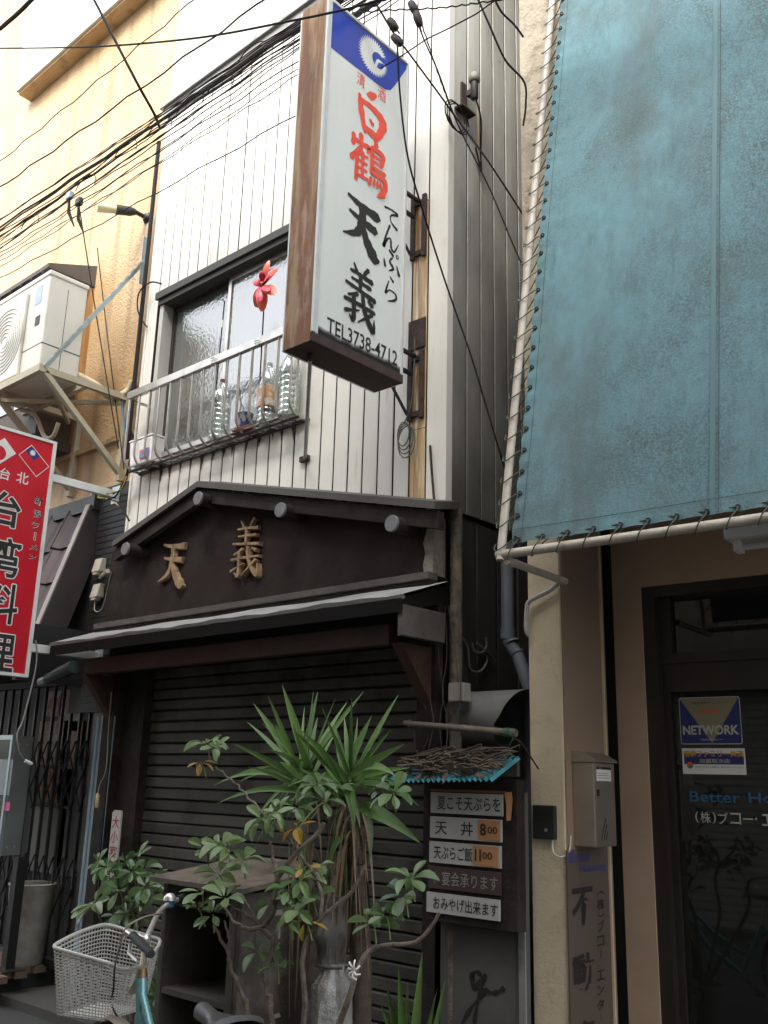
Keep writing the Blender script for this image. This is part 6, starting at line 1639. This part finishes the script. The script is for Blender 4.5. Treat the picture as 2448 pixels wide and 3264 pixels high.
# saddle
sc_ = bp_(.64, .835)
def sad(u, v):
    f = -.15 + .27 * u
    w = .028 + .078 * (max(0, (u - .35) / .65) ** 1.1) if u > .35 else .028 + .004 * (1 - u / .35)
    if u > .93: w *= .82
    if u < .04: w *= .6
    a_ = math.pi * v
    return sc_ + bu * f + bn_ * (w * math.cos(a_)) + UZ * (.040 * math.sin(a_) ** .6 + .018 * (u - .45) ** 2 * 4 - .035 - (.02 if u < .04 else 0) - (.018 if u > .93 else 0))
mb = MB().grid(sad, 24, 14); mb.grid(lambda u, v: sad(u, 0).lerp(sad(u, 1), v), 24, 2)
mb.build('saddle', M('saddle vinyl', (.055, .056, .058), .42, var=.1), bk, True)
for s in (-1, 1): MB().tube([sc_ + bu * -.08 + bn_ * s * .02 - UZ * .045, sc_ + bu * .09 + bn_ * s * .045 - UZ * .045], .006, 6).build('saddle_rail', m_chr, bk)
for s in (-1, 1): MB().lathe([(.018, 0), (.02, -.035), (.018, -.06)], sc_ + bu * .08 + bn_ * s * .045 - UZ * .045, 10).build('saddle_spring', m_chr, bk, True)
# basket
bc = Vector((-3.60, -1.62, 0)); yw = rad(20); e1 = Vector((math.cos(yw), math.sin(yw), 0)); e2 = Vector((-e1.y, e1.x, 0))
lb_, wb_ = .285, .335
RIM = {(-1, -1): .900, (-1, 1): .945, (1, 1): .905, (1, -1): .865}
bz0 = .655
def rimz(a, b):   # a along length -1..1, b across -1..1
    z = ((1 - a) * (1 - b) * RIM[(-1, -1)] + (1 - a) * (1 + b) * RIM[(-1, 1)] + (1 + a) * (1 + b) * RIM[(1, 1)] + (1 + a) * (1 - b) * RIM[(1, -1)]) / 4
    if a > .8: z -= .055 * (1 - b * b) * (a - .8) / .2
    else: z += .012 * (1 - b * b) * (a < -.8) 
    return z
def bpt(a, b, t):
    sh = .80 + .20 * t
    z = bz0 + (rimz(a, b) - bz0) * t
    return bc + e1 * (a * lb_ / 2 * sh) + e2 * (b * wb_ / 2 * sh) + UZ * z
per = []
NPX, NPY = 16, 18
cr = .82
for i in range(NPX): per.append((-1 + 2 * i / NPX, -1))
for i in range(NPY): per.append((1, -1 + 2 * i / NPY))
for i in range(NPX): per.append((1 - 2 * i / NPX, 1))
for i in range(NPY): per.append((-1, 1 - 2 * i / NPY))
def rnd_c(a, b):
    if abs(a) > cr and abs(b) > cr:
        da, db = abs(a) - cr, abs(b) - cr; m_ = max(da, db); l_ = math.hypot(da, db)
        if l_ > 1e-6:
            k = m_ / l_; a = math.copysign(cr + da * k, a); b = math.copysign(cr + db * k, b)
    return a, b
per = [rnd_c(*p_) for p_ in per]
bas = MB().tube([bpt(a, b, 1) for a, b in per], .0075, 8, closed=True).build('basket', m_bask, bk, True)
MB().tube([bpt(a, b, .93) for a, b in per], .004, 6, closed=True).build('basket_hoop', m_bask, bas, True)
wires = MB()
for a, b in per:
    wires.tube([bpt(a, b, 0), bpt(a, b, .5), bpt(a, b, 1)], .0021, 4, caps=False)
for k in range(18):
    t = .02 + k * .05
    wires.tube([bpt(a * (1 + .012 * (-1) ** i), b * (1 + .012 * (-1) ** i), t) for i, (a, b) in enumerate(per)], .0026, 4, closed=True)
for i in range(1, 12):
    a = -1 + 2 * i / 12
    wires.tube([bpt(a, -1, 0), bpt(a, 1, 0)], .0026, 4, caps=False)
for i in range(1, 12):
    b = -1 + 2 * i / 12
    wires.tube([bpt(-1, b, 0), bpt(1, b, 0)], .0026, 4, caps=False)
wo = wires.build('basket_wires', m_bask, bas, True); wo['kind'] = 'stuff'
MB().add([bpt(-.86, -.86, .02), bpt(.86, -.86, .02), bpt(.86, .86, .02), bpt(-.86, .86, .02)], [(0, 1, 2, 3)]).build('basket_liner', M('white liner', (.75, .75, .72), .5, var=.15, vscale=25), bas)
MB().bar(bpt(1, 0, .45) + e1 * .004, head_hi + UZ * .012, .03, .006).build('basket_bracket', m_stain, bk)
MB().bar(bpt(.2, 0, 0) - UZ * .004, fa + UZ * .05, .012, .008).build('basket_strut', m_stain, bk)
# ------------------------------------------------------------------ things in the window guard
def bottle_mat():
    m = bpy.data.materials.new('clear bottle plastic'); m.use_nodes = True
    nt = m.node_tree; N = nt.nodes; L = nt.links
    tr = N.new('ShaderNodeBsdfTransparent'); tr.inputs[0].default_value = (.88, .90, .88, 1)
    gl = N.new('ShaderNodeBsdfGlossy'); gl.inputs['Roughness'].default_value = .06; gl.inputs['Color'].default_value = (.9, .92, .92, 1)
    lw_ = N.new('ShaderNodeLayerWeight'); lw_.inputs['Blend'].default_value = .35
    mp = N.new('ShaderNodeMapRange'); mp.inputs['To Min'].default_value = .10; mp.inputs['To Max'].default_value = .75
    mx = N.new('ShaderNodeMixShader'); L.new(lw_.outputs['Facing'], mp.inputs['Value']); L.new(mp.outputs[0], mx.inputs[0]); L.new(tr.outputs[0], mx.inputs[1]); L.new(gl.outputs[0], mx.inputs[2])
    L.new(mx.outputs[0], N['Material Output'].inputs[0])
    return m
m_bot = bottle_mat()
m_cap = M('red cap', (.42, .10, .08), .4)
def bottle(px, py, h, r, label, lab_mat=None, cap=m_cap):
    c = pY(px, py, -.085); z0 = GZ0 + .019
    t = thing('water_bottle', label, 'bottle', (c.x, -.085, z0), 'bottles in the window guard')
    prof = [(.0, .004), (r * .9, 0), (r, .012)]
    for k in range(7):
        zz = .03 + k * (h * .56 - .03) / 6
        prof += [(r, zz - .006), (r * .93, zz), (r, zz + .006)]
    prof += [(r, h * .62), (r * .9, h * .70), (r * .62, h * .81), (.021, h * .90), (.018, h * .93)]
    MB().lathe(prof, (c.x, -.085, z0), 22).build('body', m_bot, t, True)
    MB().lathe([(.019, 0), (.019, .022), (.016, .024), (0, .024)], (c.x, -.085, z0 + h * .93 + .0005), 14).build('cap', cap, t, True)
    if lab_mat:
        MB().lathe([(r + .0015, h * .25), (r + .0015, h * .58)], (c.x, -.085, z0), 22).build('wrap_label', lab_mat, t, True)
    MB().lathe([(r * .90, .006), (r * .90, h * .5), (0, h * .5)], (c.x, -.085, z0), 18).build('water', m_bot, t, True)
bottle(693, 1430, .47, .074, 'clear plastic water bottle with a red cap alone in the window guard')
bottle(850, 1340, .45, .07, 'clear bottle with an orange label in the window guard', M('orange label', (.45, .22, .08), .5, col2=(.55, .5, .45), s2=22, m2=(.5, .56)), m_white)
bottle(918, 1310, .50, .074, 'large clear bottle without a label beside the projecting sign', None, m_white)
# little pot with succulent
c = pY(778, 1345, -.09); z0 = GZ0 + .019
po = thing('succulent_pot', 'blue and white pot of succulents in the window guard', 'potted plant', (c.x, -.09, z0))
MB().lathe([(0, 0), (.10, 0), (.105, .015), (.10, .018), (0, .018)], (c.x, -.09, z0), 20, sx=1.0, sy=.55).build('saucer', M('terracotta', (.20, .075, .04), .7), po, True)
MB().lathe([(0, .0), (.038, .0), (.055, .10), (.058, .105), (.05, .105), (.046, .09), (0, .09)], (c.x + .01, -.09, z0 + .019), 18).build('pot', M('blue white pot', (.38, .38, .42), .35, col2=(.05, .05, .2), m2=(.47, .53), s2=24), po, True)
for k in range(14):
    a_ = k * 2.4; d = Vector((math.cos(a_), math.sin(a_), .7)).normalized(); sd = UZ.cross(d).normalized(); nn = d.cross(sd)
    link('leaf', LM['g'][k % 3], po, (c.x + .03, -.09, z0 + .115), rot=Matrix((d, sd, nn)).transposed(), scale=(.035, .05, .035))
for k in range(3):
    P = [Vector((c.x - .02, -.09, z0 + .10))]
    for j in range(8): P.append(P[-1] + Vector((random.uniform(-.02, .012), random.uniform(-.008, .008), .03)))
    MB().tube(spline(P, 3), .0025, 5).build('dry_twig', m_bark, po, True)
# white tub
xb0 = GX0 + .02
tbx = thing('plastic_tub', 'white plastic tub with a printed label at the end of the window guard', 'tub', (xb0 + .13, -.09, GZ0 + .019))
z0 = GZ0 + .019
TW, TH = .30, .19
MB().hexa([(xb0 + .015, -.135, z0), (xb0 + TW - .015, -.135, z0), (xb0 + TW - .015, -.03, z0), (xb0 + .015, -.03, z0), (xb0, -.145, z0 + TH), (xb0 + TW, -.145, z0 + TH), (xb0 + TW, -.025, z0 + TH), (xb0, -.025, z0 + TH)]).build('body', m_white, tbx, bevel=.006)
B(xb0 - .004, xb0 + TW + .004, -.150, -.020, z0 + TH + .001, z0 + TH + .015).build('rim', m_white, tbx, bevel=.004)
B(xb0 + .15, xb0 + TW - .03, -.1475, -.1465, z0 + .03, z0 + .10).build('label', M('tub label', (.10, .2, .42), .5, col2=(.5, .12, .12), s2=20, m2=(.48, .54)), tbx)
# pinwheel and the bare stick
hub = pY(838, 912, -.20)
pw = thing('flower_pinwheel', 'red and orange flower pinwheel on a thin black stick at the window', 'pinwheel', (hub.x, -.19, GZ0 + .3))
foot = pY(822, 1330, -.12)
MB().tube([foot, hub + Vector((.01, .01, 0))], .005, 6).build('stick', m_black, pw)
fd = Vector((.55, -.75, .15)).normalized(); u_ = fd.cross(UZ).normalized(); v_ = u_.cross(fd)
m_pr = M('crimson petal', (.52, .035, .075), .45); m_po = M('orange petal', (.72, .13, .07), .45)
def petal(tx, ty, w_, mat, y_):
    tip = pY(400 + tx / 1.843, 750 + ty / 1.843, y_)
    d = tip - hub; L_ = d.length; d.normalize(); sd = d.cross(fd).normalized()
    mb = MB(); n_ = 8
    for i in range(n_ + 1):
        t = i / n_; w = w_ * .5 * math.sin(math.pi * (t ** 1.2 * .9 + .05)) ** .7
        q = hub + d * (L_ * t) + fd * (.02 * math.sin(t * 3))
        mb.v += [q - sd * w, q + fd * w * .3, q + sd * w]
    mb.f = [f for i in range(n_) for f in ((3 * i, 3 * i + 1, 3 * i + 4, 3 * i + 3), (3 * i + 1, 3 * i + 2, 3 * i + 5, 3 * i + 4))]; mb.mi = [0] * len(mb.f)
    mb.build('petal', mat, pw, True)
for tx, ty, w_, mm, y_ in ((845, 150, .045, m_po, -.2), (897, 198, .05, m_po, -.22), (768, 425, .085, m_po, -.18), (805, 450, .08, m_po, -.22), (880, 350, .085, m_po, -.24), (805, 212, .045, m_pr, -.25), (838, 245, .05, m_pr, -.26), (752, 282, .06, m_pr, -.25), (790, 390, .07, m_pr, -.26), (842, 330, .06, m_pr, -.28), (870, 230, .03, m_pr, -.24)):
    petal(tx, ty, w_, mm, y_)
MB().lathe([(.010, 0), (.008, .02), (.0, .026)], hub + fd * .02, 10, fd).build('boss', M('yellow boss', (.6, .5, .2), .4), pw, True)
st_ = thing('bare_stick', 'thin black stick with a hooked tip tied to the guard rail', 'stick', pY(680, 1350, -.12))
a = pY(678, 1345, -.12); b = pY(716, 960, -.19)
MB().tube([a, b, b + Vector((-.02, 0, .01))], .005, 6).build('rod', m_black, st_)
MB().tube([a.lerp(b, .78), a.lerp(b, .84)], .0062, 6).build('pale_band', m_white, st_)
for px, py in ((683, 1150), (822, 1095)):
    q = pY(px, py, -.19)
    tg_ = MB().tube([q + Vector((math.cos(k * 1.3) * .025, math.sin(k * 1.3) * .022, .03 - k * .004)) for k in range(16)], .002, 4).build('twine_tie', M('green twine', (.05, .13, .08)), None)
    tag(tg_, 'green twine tying the %s to the guard rail' % ('bare stick' if px < 700 else 'pinwheel stick'), 'twine')

# ------------------------------------------------------------------ service fittings on the side wall
q = pX(1490, 262, XR + .06)
sm = thing('service_cap', 'grey cable entrance cap on the sooty side wall', 'cable fitting', (XR + .06, q.y, q.z - .3))
B(XR + .026, XR + .04, q.y - .03, q.y + .02, q.z - .22, q.z + .0).build('backplate', m_rust, sm)
MB().lathe([(0, .05), (.034, .046), (.038, .025), (.038, 0), (.03, -.01)], (XR + .10, q.y + .02, q.z), 16).build('cap', M('cap plastic', (.22, .205, .17), .6), sm, True)
MB().lathe([(.025, 0), (.025, -.12), (.016, -.13)], (XR + .10, q.y + .02, q.z - .011), 12).build('sleeve', m_dmetal, sm, True)
B(XR + .05, XR + .09, q.y, q.y + .03, q.z - .1, q.z - .06).build('clamp', m_dmetal, sm)
for k in range(2): MB().tube(spline([(XR + .10, q.y + .02 + .02 * k, q.z - .13), (XR + .1, q.y + .06 + .03 * k, q.z - .25), (XR + .06, q.y + .12 + .02 * k, q.z - .45), (XR + .05, q.y + .14 + .02 * k, q.z - .50 - .06 * k), (XR + .05, q.y + .10, q.z - .42)], 6), .006, 6).build('tail', m_cable if k else M('beige tail', (.32, .28, .2), .5), sm, True)
B(XR + .026, XR + .09, q.y - .09, q.y + .05, q.z - .235, q.z - .223).build('bracket_arm', m_rust, sm)
for k in range(3): MB().tube([Vector((XR + .07, q.y - .14 + .02 * k, q.z - .28)) + Vector((0, .10 * math.cos(t * .5), .10 * math.sin(t * .5) - .06)) for t in range(13)], .0045, 5).build('loop', m_cable, sm, True)
# coil of cable on the cladding
cq = pY(1290, 1385, -.02)
cc = thing('cable_coil', 'coil of thin cable hanging on the cladding beside the rust stain', 'cable', cq)
for k in range(4):
    MB().tube([cq + Vector((.045 * math.cos(t * .45 + k) * (1 + .15 * k) + .012 * k, -.012 - .004 * k, .075 * math.sin(t * .45 + k) * (1 + .1 * k) - .02 * k)) for t in range(14)], .004, 5, closed=True).build('loop', M('grey cable', (.10, .10, .085), .6), cc, True)
MB().tube(spline([cq + Vector((0, -.012, .06)), pY(1310, 1290, -.02), pY(1320, 1180, -.02), pY(1322, 1080, -.03)], 5), .004, 5).build('lead', M('grey cable', (.1, .1, .085)), cc, True)
ch_ = MB().tube([pY(1371, 1420, -.012), pY(1376, 1500, -.012), pY(1384, 1600, -.012)], .007, 6).build('bead_chain', m_rust, None)
tag(ch_, 'rusty chain hanging down the corner plank above the gable', 'chain')
# left corner: pipes and cables climbing the joint between the buildings
for i, (dx, dy, r_, lab) in enumerate(((-.035, -.045, .018, 'black conduit climbing the joint between orange wall and cladding'), (-.075, -.03, .009, 'thin black cable beside the conduit at the cladding corner'))):
    o_ = MB().tube([(XL + dx, dy, 3.95), (XL + dx, dy, 6.85 if i == 0 else 6.2)], r_, 8).build('corner_conduit', m_cable, None, True)
    tag(o_, lab, 'conduit')
p_ = [pY(515, 905, -.03), pY(480, 900, -.08), pY(445, 930, -.10), pY(438, 980, -.08), pY(452, 1020, -.05), pY(470, 1043, -.02)]
tag(MB().tube(spline(p_, 6), .006, 6).build('looping_cable', m_cable, None, True), 'black cable looping out of the cladding above the window', 'cable')
for i, pts in enumerate(([(415, 1460), (400, 1520), (370, 1580), (345, 1590), (375, 1600), (395, 1630), (412, 1660)], [(405, 1500), (385, 1560), (330, 1575), (312, 1585), (350, 1592), (378, 1612)], [(412, 1480), (398, 1545), (360, 1575)])):
    o_ = MB().tube(spline([pY(a_, b_, -.10) for a_, b_ in pts], 6), .007 - .001 * i, 6).build('junction_cable', (m_cable, M('yellow cable', (.4, .32, .08), .5), m_cable)[i], None, True)
    tag(o_, ('thick black cable drooping at the end of the red sign arm', 'yellow cable bundled at the end of the red sign arm', 'short black cable clipped at the shop corner above the red sign arm')[i], 'cable')
for i, (pa_, pb_) in enumerate((((250, 640), (378, 1430)), ((310, 790), (395, 1495)))):
    a = pY(*pa_, -.5 if i == 0 else -.03); b = pY(*pb_, -.14)
    tag(MB().tube(sag(a, b, .02), .005, 5).build('drop_wire', m_cable, None, True), ('drop wire running from the overhead clamp down past the air conditioner', 'drop wire running from the window hood down to the shop corner')[i], 'cable')
tag(MB().tube([pY(385, 1265, -.06), pY(395, 1340, -.05), pY(404, 1410, -.05)], .008, 6).build('blue_tie', M('blue cord', (.05, .13, .24), .6), None, True), 'blue cord tied to the bracket upright', 'cord')

# ------------------------------------------------------------------ overhead cables
def cable(pts, r, label, twist=0.0, n=26):
    """pts: list of points on real heights/depths"""
    P = spline(pts, 12) if len(pts) > 2 else sag(pts[0], pts[1], .03, n)
    if twist:
        Q = []
        for i, p_ in enumerate(P): Q.append(p_ + Vector((0, math.cos(i * 1.9) * twist, math.sin(i * 1.9) * twist)))
        P = Q
    o_ = MB().tube(P, r * .68, 6).build('overhead_cable', m_cable, None, True)
    return tag(o_, label, 'cable', 'overhead cables along the shopfronts')
YC = -.62
def run(x0, y0, x1, y1, Y=YC, ext=.9):
    a = pY(x0, y0, Y); b = pY(x1, y1, Y); d = b - a
    return a - d * .35, b + d * ext
bundle = [((0, 722, 900, 118), .013, 'thick messenger cable of the main overhead bundle'), ((0, 735, 900, 128), .011, 'second thick cable under the messenger in the main bundle'), ((0, 752, 900, 140), .009, 'black cable low in the main overhead bundle'),
          ((0, 765, 900, 108), .006, 'thin cable crossing over the main overhead bundle'), ((0, 700, 900, 100), .005, 'thin cable above the main overhead bundle'), ((0, 790, 900, 150), .008, 'loose cable under the main overhead bundle')]
for (x0, y0, x1, y1), r_, lab in bundle:
    a, b = run(x0, y0, x1, y1)
    cable([a, a.lerp(b, .33) + Vector((0, random.uniform(-.03, .03), -.02)), a.lerp(b, .66) + Vector((0, random.uniform(-.03, .03), -.02)), b], r_, lab, .006)
for (x0, y0, x1, y1), Y, r_, lab in (((0, 800, 900, 215), -.7, .006, 'twisted service wire hanging below the main bundle'), ((0, 845, 900, 240), -.55, .005, 'second twisted service wire hanging below the main bundle'), ((0, 880, 900, 380), -.5, .006, 'low cable crossing the cladding above the window'), ((0, 826, 640, 428), -.5, .005, 'wavy wire crossing the orange wall below the bundle'),
                                     ((0, 508, 605, 0), -1.1, .006, 'single wire crossing the orange wall above the bundle'), ((0, 590, 825, 0), -1.2, .008, 'twin wire running up over the shop roof')):
    a, b = run(x0, y0, x1, y1, Y, .5)
    cable([a, a.lerp(b, .3) - UZ * .03, a.lerp(b, .7) - UZ * .03, b], r_, lab, .008)
cable([pY(-60, 154, -1.6), pY(200, 152, -1.6), pY(400, 143, -1.6), pY(650, 118, -1.6), pY(900, 72, -1.6), pY(1100, 30, -1.6), pY(1300, -25, -1.6)], .008, 'long cable crossing the street above the sign')
cable([pY(285, -30, -1.3), pY(370, 135, -1.15), pY(440, 270, -1.0), pY(490, 360, -.8), pY(510, 410, -.64)], .016, 'thick cable dropping to the bundle at the cladding corner')
cable([pY(0, 92, -1.5), pY(60, 40, -1.5), pY(110, -10, -1.5)], .025, 'dark thick cable high over the orange building')
cable([pY(1080, 85, -.62), pY(1160, 30, -.7), pY(1260, -30, -.8)], .028, 'taped cable bundle rising behind the top of the sign', .004)
for i in range(9):
    y0_ = 700 + i * 14 + random.uniform(-6, 6); y1_ = 96 + i * 11 + random.uniform(-10, 10)
    a, b = run(0, y0_, 900, y1_, YC + random.uniform(-.06, .06))
    cable([a, a.lerp(b, .25) + Vector((0, random.uniform(-.04, .04), random.uniform(-.05, .02))), a.lerp(b, .5) + Vector((0, random.uniform(-.04, .04), random.uniform(-.04, .02))), a.lerp(b, .75) + Vector((0, random.uniform(-.04, .04), random.uniform(-.05, .02))), b], random.uniform(.004, .007), 'thin wire strung loosely within the overhead cable bundle', .005)
# clips hanging off the bundle
for i, (px, py) in enumerate(((640, 320), (735, 265), (540, 400), (430, 470), (300, 580), (120, 705), (840, 160))):
    q = pY(px, py, YC)
    o_ = MB().tube([q + Vector((.16 * math.cos(t) - .1, -.02, .10 * math.sin(t) - .02)) for t in [rad(-20 + 18 * k) for k in range(11)]], .004, 5).build('cable_hanger', m_cable, None, True)
    tag(o_, 'wire hanger ring hooped round the overhead cable bundle', 'cable hanger', 'hanger rings on the overhead bundle')
for i, (px, py) in enumerate(((222, 625), (252, 645))):
    q = pY(px, py, YC)
    o_ = thing('cable_clamp', ('pale blue cable clamp under the overhead bundle', 'darker cable clamp beside the pale blue one under the bundle')[i], 'cable clamp', q)
    B(q.x - .035, q.x + .035, q.y - .02, q.y + .02, q.z - .03, q.z + .035).build('block', (M('pale blue clamp', (.28, .36, .40), .5), m_dmetal)[i], o_, bevel=.008)
    MB().tube([q + Vector((0, 0, -.03)), q + Vector((.02, 0, -.16)), q + Vector((.08, .03, -.3))], [.012, .016, .006], 6).build('tail', m_cable, o_, True)
# wires descending on the right
for i, pts in enumerate(([(1195, 5, -.9), (1258, 110, -.8), (1300, 165, -.6), (1400, 300, -.3), (1450, 370, -.12), (1560, 520, .05), (1690, 720, .25)],
                         [(1310, 0, -.8), (1345, 110, -.5), (1395, 225, -.25), (1440, 350, -.1), (1480, 440, -.0), (1560, 600, .1), (1640, 790, .15), (1690, 900, .15)],
                         [(1266, 130, -1.15), (1275, 300, -1.1), (1300, 500, -1.0), (1350, 680, -.8), (1420, 900, -.6), (1500, 1130, -.5), (1560, 1330, -.4), (1610, 1500, -.3)],
                         [(1325, 20, -.7), (1352, 100, -.5), (1402, 250, -.25), (1432, 330, -.12)],
                         [(1520, -10, -.3), (1560, 80, -.25), (1610, 190, -.15), (1670, 260, -.05), (1676, 330, -.02), (1668, 400, -.01)],
                         [(1580, 5, -.3), (1600, 40, -.2), (1640, 80, -.1), (1668, 118, -.02)],
                         [(1140, 40, -.95), (1250, 32, -.95), (1400, 25, -.9), (1520, 10, -.85), (1640, -8, -.8)])):
    P = [pY(a_, b_, y_) for a_, b_, y_ in pts]
    cable(P, (.008, .007, .007, .006, .009, .01, .006)[i], ('cable running from the sign top across the side wall', 'cable falling along the side wall past the entrance cap', 'long slack cable hanging in front of the sign and side wall', 'short cable leading down to the entrance cap loops', 'cable bending down the concrete pier beside the tarpaulin', 'short cable dropping to the concrete pier', 'twisted wire strung level behind the sign top')[i], .004 if i in (3, 6) else 0)
for i, (px, py, ang) in enumerate(((1252, 78, -60), (1266, 128, -55), (1318, 25, -65), (1332, 60, -75))):
    q = pY(px, py, -.82); d = Vector((math.cos(rad(ang)), 0, math.sin(rad(ang))))
    o_ = thing('strain_insulator', 'dark strain insulator on the wires above the projecting sign', 'insulator', q, 'strain insulators above the sign')
    MB().tube([q - d * .06, q - d * .045, q, q + d * .045, q + d * .06], [.008, .020, .024, .020, .008], 8).build('body', M('dark porcelain', (.02, .015, .018), .6, spec=.2), o_, True)
    MB().tube([q + d * .06, q + d * .10], .005, 5).build('hook', m_cable, o_)
COL.objects.unlink(_to); bpy.data.objects.remove(_to)
